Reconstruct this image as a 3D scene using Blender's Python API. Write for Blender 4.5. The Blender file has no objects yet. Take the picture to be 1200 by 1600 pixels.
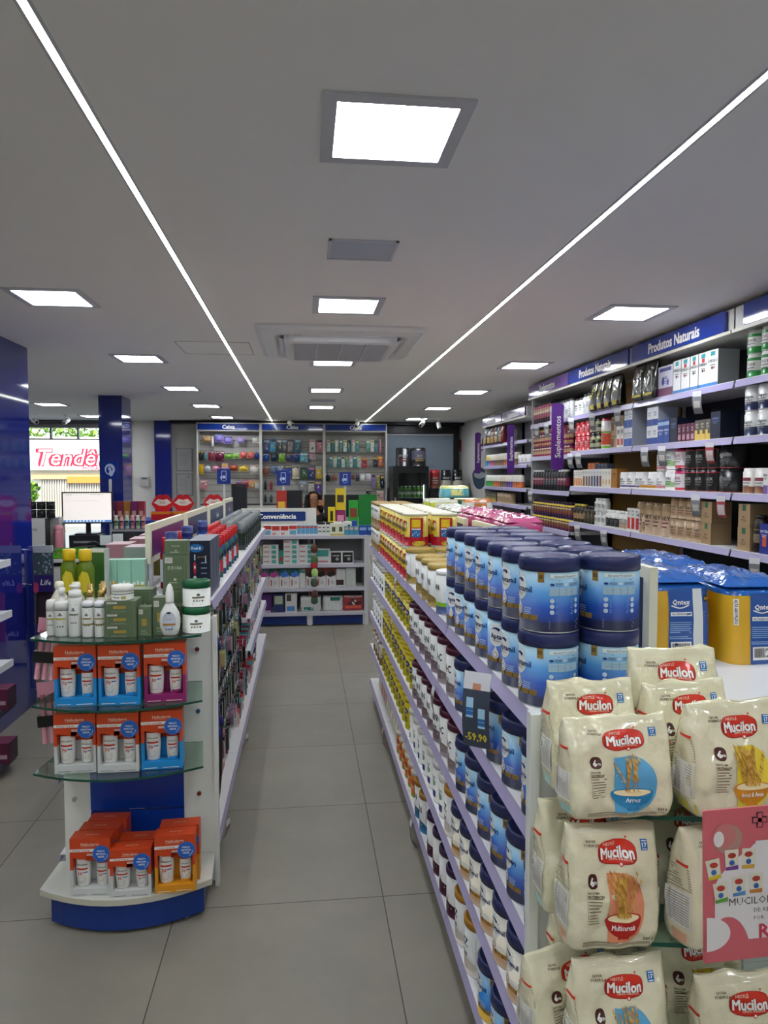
import bpy, math, random
from mathutils import Vector, Matrix, noise
random.seed(7)
PI = math.pi
SC = bpy.context.scene
COL = SC.collection

# ------------------------------------------------------------------ camera
cam_d = bpy.data.cameras.new('camera')
cam = bpy.data.objects.new('camera', cam_d)
COL.objects.link(cam)
cam_d.sensor_fit = 'VERTICAL'
cam_d.sensor_height = 36.0
cam_d.lens = 36.0 * 1109.0 / 1600.0
cam_d.clip_start = 0.05
cam_d.clip_end = 300
cam.location = (0, 0, 1.66)
cam.rotation_euler = (math.radians(90 - 2.994), 0, math.radians(-6.4227))
SC.camera = cam

# ------------------------------------------------------------------ view, world, sun
SC.view_settings.view_transform = 'Standard'
SC.view_settings.look = 'None'
SC.view_settings.gamma = 1.0
SC.view_settings.use_curve_mapping = False
SC.view_settings.exposure = 0.9
LAMP_E = 17.0
LED_E = 17.0
world = bpy.data.worlds.new('sky_world')
SC.world = world
world.use_nodes = True
wn = world.node_tree.nodes
bg = wn['Background']
sky = wn.new('ShaderNodeTexSky')
sky.sky_type = 'NISHITA'
sky.sun_disc = False
sky.sun_elevation = math.radians(50)
sky.sun_rotation = math.radians(200)
world.node_tree.links.new(sky.outputs[0], bg.inputs[0])
bg.inputs[1].default_value = 0.30
sun_d = bpy.data.lights.new('sun', 'SUN')
sun_d.energy = 3.2
sun_d.angle = 0.01
sun_d.color = (1, .95, .86)
sun = bpy.data.objects.new('sun', sun_d)
COL.objects.link(sun)
sun.location = (-6, 8, 20)
sun.rotation_euler = (math.radians(42), 0, math.radians(20))


# ------------------------------------------------------------------ materials
def lin(c):
    c = c / 255.0
    return c / 12.92 if c <= .04045 else ((c + .055) / 1.055) ** 2.4


def rgb(h):
    h = h.lstrip('#')
    return tuple(lin(int(h[i:i + 2], 16)) for i in (0, 2, 4)) + (1,)


_M = {}


def M(h, rough=.45, metal=0.0, emit=0.0, alpha=None, trans=0.0, ior=1.45, bump=0.0, bscale=60.0, coat=0.0, vary=0.0):
    """plain procedural material of one colour, cached by its settings"""
    k = (h, rough, metal, emit, alpha, trans, ior, bump, bscale, coat, vary)
    if k in _M:
        return _M[k]
    m = bpy.data.materials.new('paint_' + h.strip('#') + '_%d' % len(_M))
    m.use_nodes = True
    nt = m.node_tree
    b = nt.nodes['Principled BSDF']
    b.inputs['Base Color'].default_value = rgb(h)
    b.inputs['Roughness'].default_value = rough
    b.inputs['Metallic'].default_value = metal
    b.inputs['IOR'].default_value = ior
    if coat:
        b.inputs['Coat Weight'].default_value = coat
        b.inputs['Coat Roughness'].default_value = .05
    if emit:
        b.inputs['Emission Color'].default_value = rgb(h)
        b.inputs['Emission Strength'].default_value = emit
    if trans:
        b.inputs['Transmission Weight'].default_value = trans
    if alpha is not None:
        b.inputs['Alpha'].default_value = alpha
    if bump:
        tc = nt.nodes.new('ShaderNodeTexCoord')
        n = nt.nodes.new('ShaderNodeTexNoise')
        n.inputs['Scale'].default_value = bscale
        n.inputs['Detail'].default_value = 3
        bp = nt.nodes.new('ShaderNodeBump')
        bp.inputs['Strength'].default_value = bump
        bp.inputs['Distance'].default_value = .01
        nt.links.new(tc.outputs['Object'], n.inputs['Vector'])
        nt.links.new(n.outputs['Fac'], bp.inputs['Height'])
        nt.links.new(bp.outputs['Normal'], b.inputs['Normal'])
    if vary:
        tc = nt.nodes.new('ShaderNodeTexCoord')
        n = nt.nodes.new('ShaderNodeTexNoise')
        n.inputs['Scale'].default_value = 3
        n.inputs['Detail'].default_value = 5
        mx = nt.nodes.new('ShaderNodeMixRGB')
        c = rgb(h)
        mx.inputs[1].default_value = tuple(v * (1 - vary) for v in c[:3]) + (1,)
        mx.inputs[2].default_value = tuple(min(1, v * (1 + vary)) for v in c[:3]) + (1,)
        nt.links.new(tc.outputs['Object'], n.inputs['Vector'])
        nt.links.new(n.outputs['Fac'], mx.inputs[0])
        nt.links.new(mx.outputs[0], b.inputs['Base Color'])
    _M[k] = m
    return m


def ramp_mat(name, stops, z0, z1, rough=.3, metal=0.0):
    """printed gradient along the object's own height"""
    m = bpy.data.materials.new(name)
    m.use_nodes = True
    nt = m.node_tree
    b = nt.nodes['Principled BSDF']
    b.inputs['Roughness'].default_value = rough
    b.inputs['Metallic'].default_value = metal
    tc = nt.nodes.new('ShaderNodeTexCoord')
    sx = nt.nodes.new('ShaderNodeSeparateXYZ')
    mr = nt.nodes.new('ShaderNodeMapRange')
    mr.inputs['From Min'].default_value = z0
    mr.inputs['From Max'].default_value = z1
    cr = nt.nodes.new('ShaderNodeValToRGB')
    el = cr.color_ramp.elements
    while len(el) > 1:
        el.remove(el[-1])
    el[0].position = stops[0][0]
    el[0].color = rgb(stops[0][1])
    for p, c in stops[1:]:
        e = el.new(p)
        e.color = rgb(c)
    nt.links.new(tc.outputs['Object'], sx.inputs[0])
    nt.links.new(sx.outputs['Z'], mr.inputs['Value'])
    nt.links.new(mr.outputs[0], cr.inputs[0])
    nt.links.new(cr.outputs[0], b.inputs['Base Color'])
    return m


def floor_mat():
    m = bpy.data.materials.new('porcelain_tile')
    m.use_nodes = True
    nt = m.node_tree
    N = nt.nodes.new
    L = nt.links.new
    b = nt.nodes['Principled BSDF']
    tc = N('ShaderNodeTexCoord')
    mp = N('ShaderNodeMapping')
    mp.inputs['Location'].default_value = (-.30, -2.70, 0)
    L(tc.outputs['Object'], mp.inputs[0])
    br = N('ShaderNodeTexBrick')
    br.offset = 0
    br.squash = 1
    br.inputs['Scale'].default_value = 1
    br.inputs['Brick Width'].default_value = .795
    br.inputs['Row Height'].default_value = .795
    br.inputs['Mortar Size'].default_value = .0022
    br.inputs['Mortar Smooth'].default_value = 0
    br.inputs['Bias'].default_value = 0
    br.inputs['Color1'].default_value = rgb('#8b867b')
    br.inputs['Color2'].default_value = rgb('#857f74')
    br.inputs['Mortar'].default_value = rgb('#4a453e')
    L(mp.outputs[0], br.inputs['Vector'])
    n = N('ShaderNodeTexNoise')
    n.inputs['Scale'].default_value = 2.4
    n.inputs['Detail'].default_value = 7
    n.inputs['Roughness'].default_value = .65
    L(tc.outputs['Object'], n.inputs['Vector'])
    cr = N('ShaderNodeValToRGB')
    cr.color_ramp.elements[0].position = .3
    cr.color_ramp.elements[0].color = (.86, .86, .86, 1)
    cr.color_ramp.elements[1].position = .7
    cr.color_ramp.elements[1].color = (1.06, 1.05, 1.03, 1)
    L(n.outputs['Fac'], cr.inputs[0])
    mx = N('ShaderNodeMixRGB')
    mx.blend_type = 'MULTIPLY'
    mx.inputs[0].default_value = 1
    L(br.outputs['Color'], mx.inputs[1])
    L(cr.outputs[0], mx.inputs[2])
    L(mx.outputs[0], b.inputs['Base Color'])
    b.inputs['Roughness'].default_value = .42
    b.inputs['Specular IOR Level'].default_value = .35
    return m


# ------------------------------------------------------------------ mesh builder
_txt = {}


def glyphs(s, bold=0.0, res=2):
    """flat text outline, width measured, cap height scaled to 1"""
    k = (s, bold, res)
    if k in _txt:
        return _txt[k]
    cu = bpy.data.curves.new('t', 'FONT')
    cu.body = s
    cu.size = 1.4
    cu.resolution_u = res
    cu.offset = bold
    cu.fill_mode = 'BOTH'
    ob = bpy.data.objects.new('t', cu)
    COL.objects.link(ob)
    dg = bpy.context.evaluated_depsgraph_get()
    me = bpy.data.meshes.new_from_object(ob.evaluated_get(dg))
    vs = [(v.co.x, v.co.y) for v in me.vertices]
    fs = [tuple(p.vertices) for p in me.polygons]
    bpy.data.objects.remove(ob)
    bpy.data.curves.remove(cu)
    bpy.data.meshes.remove(me)
    if vs:
        x0 = min(v[0] for v in vs)
        x1 = max(v[0] for v in vs)
        vs = [(x - x0, y) for x, y in vs]
        w = x1 - x0
    else:
        w = 0
    _txt[k] = (vs, fs, w)
    return _txt[k]


class MB:
    def __init__(s):
        s.v = []
        s.f = []
        s.m = []
        s.sm = []
        s.mats = []

    def mi(s, m):
        if m not in s.mats:
            s.mats.append(m)
        return s.mats.index(m)

    def add(s, vs, fs, m, smooth=False):
        o = len(s.v)
        s.v.extend([tuple(v) for v in vs])
        i = s.mi(m)
        for f in fs:
            s.f.append(tuple(a + o for a in f))
            s.m.append(i)
            s.sm.append(smooth)
        return s

    def box(s, x0, x1, y0, y1, z0, z1, m, top=None, front=None, T=None):
        vs = [(x0, y0, z0), (x1, y0, z0), (x1, y1, z0), (x0, y1, z0), (x0, y0, z1), (x1, y0, z1), (x1, y1, z1), (x0, y1, z1)]
        if T:
            vs = [tuple(T @ Vector(v)) for v in vs]
        o = len(s.v)
        s.v.extend(vs)
        for k, f in enumerate([(0, 3, 2, 1), (4, 5, 6, 7), (0, 1, 5, 4), (1, 2, 6, 5), (2, 3, 7, 6), (3, 0, 4, 7)]):
            s.f.append(tuple(a + o for a in f))
            mm = m
            if k == 1 and top:
                mm = top
            if k == 2 and front:
                mm = front
            s.m.append(s.mi(mm))
            s.sm.append(False)
        return s

    def prism(s, pts, z0, z1, m, side=None, axis='z', smooth=False):
        """pts 2D outline, counter-clockwise; extruded along the axis"""
        n = len(pts)

        def mk(p, q):
            if axis == 'z':
                return (p[0], p[1], q)
            if axis == 'y':
                return (p[0], q, p[1])
            return (q, p[0], p[1])
        vs = [mk(p, z0) for p in pts] + [mk(p, z1) for p in pts]
        s.add(vs, [tuple(range(n))[::-1], tuple(range(n, 2 * n))], m)
        o = len(s.v) - 2 * n
        i = s.mi(side or m)
        for k in range(n):
            j = (k + 1) % n
            s.f.append((o + k, o + j, o + n + j, o + n + k))
            s.m.append(i)
            s.sm.append(smooth)
        return s

    def lathe(s, prof, m, seg=20, c=(0, 0), sx=1, sy=1, smooth=True, a0=0.0):
        """prof list of (r,z) or (r,z,mat_above)"""
        o = len(s.v)
        for p in prof:
            for k in range(seg):
                a = a0 + 2 * PI * k / seg
                s.v.append((c[0] + p[0] * math.cos(a) * sx, c[1] + p[0] * math.sin(a) * sy, p[1]))
        for i in range(len(prof) - 1):
            mm = prof[i][2] if len(prof[i]) > 2 and prof[i][2] else m
            mi = s.mi(mm)
            for k in range(seg):
                j = (k + 1) % seg
                s.f.append((o + i * seg + k, o + i * seg + j, o + (i + 1) * seg + j, o + (i + 1) * seg + k))
                s.m.append(mi)
                s.sm.append(smooth)
        if prof[0][0] > 1e-5:
            s.f.append(tuple(o + k for k in range(seg))[::-1])
            s.m.append(s.mi(prof[0][2] if len(prof[0]) > 2 and prof[0][2] else m))
            s.sm.append(False)
        if prof[-1][0] > 1e-5:
            e = o + (len(prof) - 1) * seg
            s.f.append(tuple(e + k for k in range(seg)))
            s.m.append(s.mi(prof[-1][2] if len(prof[-1]) > 2 and prof[-1][2] else m))
            s.sm.append(False)
        return s

    def tube(s, pts, r, m, seg=8, closed=False):
        """round bar through points"""
        pts = [Vector(p) for p in pts]
        o = len(s.v)
        n = len(pts)
        up = Vector((0, 0, 1))
        for i, p in enumerate(pts):
            d = (pts[min(i + 1, n - 1)] - pts[max(i - 1, 0)]).normalized()
            a = d.cross(up)
            if a.length < 1e-3:
                a = d.cross(Vector((1, 0, 0)))
            a.normalize()
            b = d.cross(a).normalized()
            rr = r[i] if isinstance(r, (list, tuple)) else r
            for k in range(seg):
                t = 2 * PI * k / seg
                s.v.append(tuple(p + a * math.cos(t) * rr + b * math.sin(t) * rr))
        mi = s.mi(m)
        for i in range(n - 1):
            for k in range(seg):
                j = (k + 1) % seg
                s.f.append((o + i * seg + k, o + i * seg + j, o + (i + 1) * seg + j, o + (i + 1) * seg + k))
                s.m.append(mi)
                s.sm.append(True)
        s.f.append(tuple(o + k for k in range(seg)))
        s.m.append(mi)
        s.sm.append(False)
        s.f.append(tuple(o + (n - 1) * seg + k for k in range(seg))[::-1])
        s.m.append(mi)
        s.sm.append(False)
        return s

    # ---- printed marks.  fn maps (x, z, lift) on the label to 3D
    def rect(s, fn, x0, x1, z0, z1, m, lift=1, nx=1, nz=1):
        vs = []
        for j in range(nz + 1):
            for i in range(nx + 1):
                vs.append(fn(x0 + (x1 - x0) * i / nx, z0 + (z1 - z0) * j / nz, lift))
        fs = []
        for j in range(nz):
            for i in range(nx):
                a = j * (nx + 1) + i
                fs.append((a, a + 1, a + nx + 2, a + nx + 1))
        return s.add(vs, fs, m, nx > 1 or nz > 1)

    def disc(s, fn, cx, cz, rx, rz, m, lift=1, seg=18, rings=1, a0=0, a1=2 * PI, p=1.0):
        vs = [fn(cx, cz, lift)]
        full = abs(a1 - a0 - 2 * PI) < 1e-6
        n = seg if full else seg + 1
        for q in range(1, rings + 1):
            for k in range(n):
                a = a0 + (a1 - a0) * k / seg
                ca, sa = math.cos(a), math.sin(a)
                ca = math.copysign(abs(ca) ** p, ca)
                sa = math.copysign(abs(sa) ** p, sa)
                vs.append(fn(cx + rx * ca * q / rings, cz + rz * sa * q / rings, lift))
        fs = []
        for k in range(seg):
            j = (k + 1) % n
            fs.append((0, 1 + k, 1 + j))
            for q in range(1, rings):
                a = 1 + (q - 1) * n
                b = 1 + q * n
                fs.append((a + k, b + k, b + j, a + j))
        return s.add(vs, fs, m, rings > 1)

    def poly(s, fn, pts, m, lift=1):
        return s.add([fn(x, z, lift) for x, z in pts], [tuple(range(len(pts)))], m)

    def text(s, fn, txt, cx, cz, h, m, lift=2, maxw=None, align='c', bold=.02, res=1, rot=0, sx=1.0, slant=0.0):
        vs, fs, w = glyphs(txt, 0.0, res)
        if not vs:
            return s
        k = h
        kx = h * sx
        if maxw and w * kx > maxw:
            kx = maxw / w
        ox = {'c': -w * kx / 2, 'l': 0, 'r': -w * kx}[align]
        cr, sr = math.cos(rot), math.sin(rot)
        # heavier strokes: the same word laid down again, shifted a hair each way
        offs = [(0, 0)] if bold < .012 else [(-bold, -bold * .6), (bold, bold * .6), (-bold, bold * .6), (bold, -bold * .6)]
        for q, (dx, dy) in enumerate(offs):
            out = []
            for x, y in vs:
                X_ = ox + (x + dx + slant * y) * kx
                Z_ = (y + dy - .5) * k
                out.append(fn(cx + X_ * cr - Z_ * sr, cz + X_ * sr + Z_ * cr, lift + q * .12))
            s.add(out, fs, m)
        return s

    def lines(s, fn, x0, x1, z1, n, pitch, h, m, lift=1, ragged=.3, rnd=None):
        """tiny unreadable print as thin strips"""
        rnd = rnd or random.Random(n * 31 + int(x0 * 1e4))
        for k in range(n):
            e = x1 - (x1 - x0) * ragged * rnd.random()
            s.rect(fn, x0, e, z1 - k * pitch - h, z1 - k * pitch, m, lift)
        return s

    def mesh(s, name):
        me = bpy.data.meshes.new(name)
        me.from_pydata(s.v, [], s.f)
        for m in s.mats:
            me.materials.append(m)
        me.polygons.foreach_set('material_index', s.m)
        me.polygons.foreach_set('use_smooth', s.sm)
        me.update()
        return me


EPS = .0005


def flat(o, u, v, eps=EPS):
    """label plane: origin o, unit directions u (right) and v (up)"""
    o, u, v = Vector(o), Vector(u), Vector(v)
    n = u.cross(v).normalized()
    return lambda x, z, l: tuple(o + u * x + v * z + n * (eps * l))


def cyl(r, ang=0.0, eps=EPS, sy=1.0):
    """label wrapped round a can of radius r; x is arc length from ang, front is -Y"""
    def fn(x, z, l):
        a = ang + x / r
        R = r + eps * l
        return (R * math.sin(a), -R * math.cos(a) * sy, z)
    return fn


# ------------------------------------------------------------------ objects
def make(name, mb, parent=None, link=True):
    o = bpy.data.objects.new(name, mb.mesh(name))
    if link:
        COL.objects.link(o)
    if parent is not None:
        o.parent = parent
    return o


def tag(o, label, cat, group=None):
    o['label'] = label
    o['category'] = cat
    if group:
        o['group'] = group
    return o


def struct(name, mb):
    o = make(name, mb)
    o['kind'] = 'structure'
    return o


def thing(name, mb, label, cat, loc=(0, 0, 0), rz=0, group=None, parts=()):
    """one thing; mb may be None for an Empty; parts = (name, mb) or (name, mb, subparts)"""
    o = make(name, mb) if mb is not None else bpy.data.objects.new(name, None)
    if mb is None:
        COL.objects.link(o)
        o.empty_display_size = .05
    o.location = loc
    o.rotation_euler = (0, 0, rz)
    tag(o, label, cat, group)
    for p in parts:
        c = make(p[0], p[1], o)
        for q in (p[2] if len(p) > 2 else ()):
            make(q[0], q[1], c)
    return o


class Proto:
    """a kind of thing, built once and copied for each individual"""

    def __init__(s, name, cat, mb, parts=(), size=(.1, .1, .1)):
        s.cat = cat
        s.w, s.d, s.h = size
        s.root = make(name, mb, link=False)
        s.parts = []
        for p in parts:
            c = make(p[0], p[1], link=False)
            s.parts.append((c, [make(q[0], q[1], link=False) for q in (p[2] if len(p) > 2 else ())]))

    def put(s, x, y, z, rz=0.0, label='', group=None, rx=0.0, ry=0.0, sc=None):
        r = s.root.copy()
        COL.objects.link(r)
        r.location = (x, y, z)
        r.rotation_euler = (rx, ry, rz)
        if sc:
            r.scale = sc if isinstance(sc, tuple) else (sc, sc, sc)
        tag(r, label, s.cat, group)
        for c, subs in s.parts:
            d = c.copy()
            COL.objects.link(d)
            d.parent = r
            for q in subs:
                e = q.copy()
                COL.objects.link(e)
                e.parent = d
        return r


ORD = ['first', 'second', 'third', 'fourth', 'fifth', 'sixth', 'seventh', 'eighth', 'ninth', 'tenth', 'eleventh', 'twelfth',
       'thirteenth', 'fourteenth', 'fifteenth', 'sixteenth', 'seventeenth', 'eighteenth', 'nineteenth', 'twentieth',
       '21st', '22nd', '23rd', '24th', '25th', '26th', '27th', '28th', '29th', '30th', '31st', '32nd', '33rd', '34th', '35th']
TO_L = PI / 2     # front towards +X
TO_R = -PI / 2    # front towards -X


def row(items, desc, where, group, frm='near end'):
    """items = list of (proto,x,y,z,rz[,kw]); labels count along the row"""
    for i, it in enumerate(items):
        p, x, y, z, rz = it[:5]
        kw = it[5] if len(it) > 5 else {}
        p.put(x, y, z, rz, f'{desc}, {ORD[i]} from the {frm} {where}', group, **kw)


# ------------------------------------------------------------------ palette
WHITE = M('#d8d6cf', .4)
SHELFW = M('#dcdcdf', .35)
RAIL = M('#a9a2c8', .3)
BLUE = M('#123c9e', .22)
NAVY = M('#16284f', .3)
CREAM = M('#dedac2', .5)
BLACK = M('#0c0c0e', .35)
CHROME = M('#c8c8cc', .15, 1.0)
STEEL = M('#9a9a9e', .35, 1.0)
GLASS = M('#bfe0d2', .03, trans=1.0, ior=1.45)
PURP = M('#57277f', .3)
RED = M('#c41a22', .35)
W = M('#f0f0ec', .4)
INK = M('#1c1c28', .5)
GREYT = M('#8f9096', .5)
# ================================================================== setting
f = MB()
f.box(-6.5, 2.75, -2.5, 12.3, -.1, 0, floor_mat())
struct('floor', f)
CEIL = M('#efeeec', .85, vary=.015)
WALLM = M('#c4c2bd', .7, vary=.03)
c = MB().box(-6.55, 2.80, -2.55, 12.45, 2.56, 2.7, CEIL)
struct('ceiling', c)
struct('wall_right', MB().box(2.75, 2.87, -2.5, 12.45, 0, 2.56, WALLM))
struct('wall_left', MB().box(-6.6, -6.5, -2.5, 12.45, 0, 2.56, M('#cfcdc8', .7)))
struct('wall_rear', MB().box(-6.6, 2.87, -2.6, -2.5, 0, 2.56, M('#cfcdc8', .7)))
wb = MB()
wb.box(-2.86, -2.2, 12.3, 12.45, 0, 2.56, M('#dcdad4', .6))
wb.box(-2.2, 2.75, 12.3, 12.45, 0, 2.56, WALLM)
wb.box(-6.5, -2.86, 12.3, 12.45, 0, .35, M('#cfcdc8', .6))
struct('wall_back', wb)
# storefront window in the back wall
w = MB()
DG = M('#55565a', .4)
w.box(-6.5, -2.86, 12.28, 12.46, 2.44, 2.56, M('#8e8d8b', .5))
w.box(-6.5, -2.86, 12.22, 12.34, 2.50, 2.555, DG)
w.box(-6.5, -2.86, 12.3, 12.36, 2.24, 2.26, DG)
for x in (-4.15, -3.72, -3.3):
    w.box(x - .012, x + .012, 12.3, 12.36, 2.26, 2.44, DG)
w.box(-6.5, -2.86, 12.3, 12.36, .35, .40, DG)
w.box(-3.02, -2.86, 12.26, 12.44, .4, 2.44, M('#a3a3a1', .5))
for k in range(3):
    w.box(-3.10 + k * .05, -3.085 + k * .05, 12.24, 12.27, .4, 2.44, M('#6f6f70', .4))
struct('window_1', w)
p = MB().box(-6.5, -3.1, 12.37, 12.376, .4, 2.24, M('#f2faf8', 0.0, trans=1.0, ior=1.02))
struct('window_2', p)
# dark band under the ceiling over the wall units, and door frame at the right
struct('trim_1', MB().box(-2.2, 2.75, 12.05, 12.3, 2.515, 2.559, BLACK))
w3 = MB()
w3.box(1.43, 2.70, 12.22, 12.3, 2.38, 2.50, BLACK)
w3.box(2.60, 2.70, 12.22, 12.3, .0, 2.38, BLACK)
w3.box(1.43, 2.60, 12.23, 12.25, 2.345, 2.365, M('#b8bcc0', .4))
w3.box(1.43, 2.60, 12.262, 12.268, 0, 2.345, M('#8794a0', .12))
wq = flat((2.0, 12.262, 1.62), (-1, 0, 0), (0, 0, 1))
for t_, z_, h_ in (('ESPA', 0.0, .13), ('LAR', .16, .08), ('SALA', .3, .06)):
    w3.text(flat((2.2, 12.261, 1.66), (1, 0, 0), (0, 0, 1)), t_[::-1], 0, z_, h_, M('#7d8a96', .2), 1, bold=.02)
struct('window_3', w3)
struct('trim_2', MB().box(2.735, 2.75, 7.3, 12.3, 0, .08, WHITE))

# blue glossy columns
GBLUE = M('#12207a', .06, coat=.6)
GB2 = M('#18256c', .05, coat=.6)
cb = MB().box(-2.6, -1.95, 4.2, 5.35, 0, 2.559, GBLUE)
o = struct('wall_left_pillar_near', cb)
struct('wall_left_pillar_middle', MB().box(-2.31, -2.055, 8.4, 8.82, 0, 2.559, GBLUE, front=GB2))
struct('wall_left_pillar_back', MB().box(-2.47, -2.2, 12.2, 12.3, 0, 2.559, GBLUE))

# ================================================================== ceiling fittings
FRAME = M('#c3c5cc', .5)


def emis(name, h, e):
    m = bpy.data.materials.new(name)
    m.use_nodes = True
    nt = m.node_tree
    nt.nodes.remove(nt.nodes['Principled BSDF'])
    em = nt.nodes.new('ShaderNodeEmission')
    em.inputs[0].default_value = rgb(h)
    em.inputs[1].default_value = e
    nt.links.new(em.outputs[0], nt.nodes['Material Output'].inputs[0])
    return m


LAMP = emis('lamp_diffuser', '#f2f7ff', LAMP_E)
LED = emis('led_diffuser', '#fbfff2', LED_E)
fr = MB()
for (a, b, c_, d) in ((-.185, -.15, -.185, .185), (.15, .185, -.185, .185), (-.15, .15, -.185, -.15), (-.15, .15, .15, .185)):
    fr.box(a, b, c_, d, -.008, -.0005, FRAME)
df = MB().box(-.15, .15, -.15, .15, -.005, -.0005, LAMP)
lampP = Proto('ceiling_panel_light', 'ceiling light', fr, [('diffuser', df)])
names = {.235: 'in the middle line of lamps', -1.26: 'in the left line of lamps', 1.805: 'in the right line of lamps', -3.2: 'in the line nearest the street'}
for lx, where in names.items():
    k = 0
    for ly in (-1.9, -.05, 1.9, 3.82, 5.72, 7.62, 9.52, 11.35):
        if abs(lx - .235) < .01 and ly > 11:
            continue
        vis = ly > 1.0 and not (abs(lx) > 1 and ly < 3) and not (lx < -3 and ly < 8)
        if vis:
            lab = f'square white panel light, {ORD[k]} visible {where}'
            k += 1
        else:
            lab = f'square white panel light behind the viewpoint {where}'
        lampP.put(lx, ly, 2.56, 0, lab, 'square ceiling panel lights')
for lx, side in ((-.525, 'left'), (1.038, 'right')):
    m = MB().box(-.009, .009, -1.5, 12.0, -.004, -.0005, LED)
    h = MB()
    h.box(-.016, -.009, -1.5, 12.0, -.005, -.0005, FRAME)
    h.box(.009, .016, -1.5, 12.0, -.005, -.0005, FRAME)
    thing('led_strip_light', h, f'long thin glowing light strip recessed in the {side} part of the ceiling', 'light strip', (lx, 0, 2.56), parts=[('diffuser', m)])
# flat grilles and hatches
VG = M('#b4bac9', .5)
for x, y, sx, sy, lab, fc in ((.235, 2.885, .135, .125, 'square grey ceiling grille between first panel light and air conditioner', VG),
                              (.235, 8.66, .15, .13, 'square grey ceiling grille between far middle panel lights', VG)):
    g = MB()
    for (a, b, c_, d) in ((-sx, -sx + .012, -sy, sy), (sx - .012, sx, -sy, sy), (-sx, sx, -sy, -sy + .012), (-sx, sx, sy - .012, sy)):
        g.box(a, b, c_, d, -.006, -.0005, M('#c9cad2', .5))
    q = MB().box(-sx + .012, sx - .012, -sy + .012, sy - .012, -.004, -.0005, fc)
    thing('ceiling_grille', g, lab, 'ceiling grille', (x, y, 2.56), parts=[('mesh_plate', q)])
g = MB()
for (a, b, c_, d) in ((-.25, -.244, -.25, .25), (.244, .25, -.25, .25), (-.25, .25, -.25, -.244), (-.25, .25, .244, .25)):
    g.box(a, b, c_, d, -.004, -.0005, M('#c9beb8', .6))
g.box(-.244, .244, -.244, .244, -.002, -.0005, CEIL)
thing('access_hatch', g, 'flush square access hatch in the ceiling left of the air conditioner', 'ceiling hatch', (-.615, 5.2, 2.56))

# ceiling cassette air conditioner
ac = MB()
ACW = M('#dfe0e2', .4)


def rr(hx, hy, r, n=5):
    pts = []
    for cx_, cy_, a in ((hx - r, hy - r, 0), (-hx + r, hy - r, 90), (-hx + r, -hy + r, 180), (hx - r, -hy + r, 270)):
        for k in range(n + 1):
            t = math.radians(a + 90 * k / n)
            pts.append((cx_ + r * math.cos(t), cy_ + r * math.sin(t)))
    return pts


def ring(mb, levels, m, smooth=False):
    """stack of outlines (pts, z) joined side by side"""
    n = len(levels[0][0])
    vs = [(p[0], p[1], z) for pts, z in levels for p in pts]
    fs = []
    for i in range(len(levels) - 1):
        for k in range(n):
            j = (k + 1) % n
            fs.append((i * n + j, i * n + k, (i + 1) * n + k, (i + 1) * n + j))
    mb.add(vs, fs, m, smooth)


ring(ac, [(rr(.53, .56, .05), 0), (rr(.53, .56, .05), -.012), (rr(.50, .53, .06), -.030), (rr(.42, .44, .08), -.042), (rr(.405, .425, .08), -.015), (rr(.36, .38, .09), -.012)], ACW)
DK = M('#3a3d42', .5)
ring(ac, [(rr(.41, .43, .08), -.012), (rr(.33, .35, .06), -.006)], DK)
cen = MB()
ring(cen, [(rr(.365, .385, .09), -.008), (rr(.36, .38, .09), -.070), (rr(.33, .35, .07), -.078), (rr(.315, .335, .06), -.075)], ACW)
cen.box(-.316, .316, -.336, .336, -.076, -.07, M('#d6d8dc', .6))
for i in range(4):
    x0 = -.31 + i * .157
    for k in range(26):
        cen.box(x0 + .008, x0 + .147, -.325 + k * .025, -.318 + k * .025, -.0785, -.076, M('#bfc2c8', .6))
    if i:
        cen.box(x0 - .008, x0 - .004, -.335, .335, -.080, -.075, M('#9a9da4', .5))
        cen.box(x0 + .0, x0 + .004, -.335, .335, -.080, -.075, M('#d5d6d8', .5))
louv = []
for sx_, sy_, ln, horiz in ((0, -1, .25, True), (0, 1, .25, True), (-1, 0, .27, False), (1, 0, .27, False)):
    l = MB()
    if horiz:
        T = Matrix.Translation((0, sy_ * .404, -.034)) @ Matrix.Rotation(sy_ * .5, 4, 'X')
        l.box(-ln, ln, -.018, .018, -.004, .004, M('#dfe3e8', .3), T=T)
    else:
        T = Matrix.Translation((sx_ * .384, 0, -.034)) @ Matrix.Rotation(-sx_ * .5, 4, 'Y')
        l.box(-.018, .018, -ln, ln, -.004, .004, M('#dfe3e8', .3), T=T)
    louv.append(('louver', l))
thing('air_conditioner', ac, 'white four-way cassette air conditioner mounted in the ceiling', 'air conditioner', (.24, 4.87, 2.56), parts=[('intake_grille', cen)] + louv)

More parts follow.
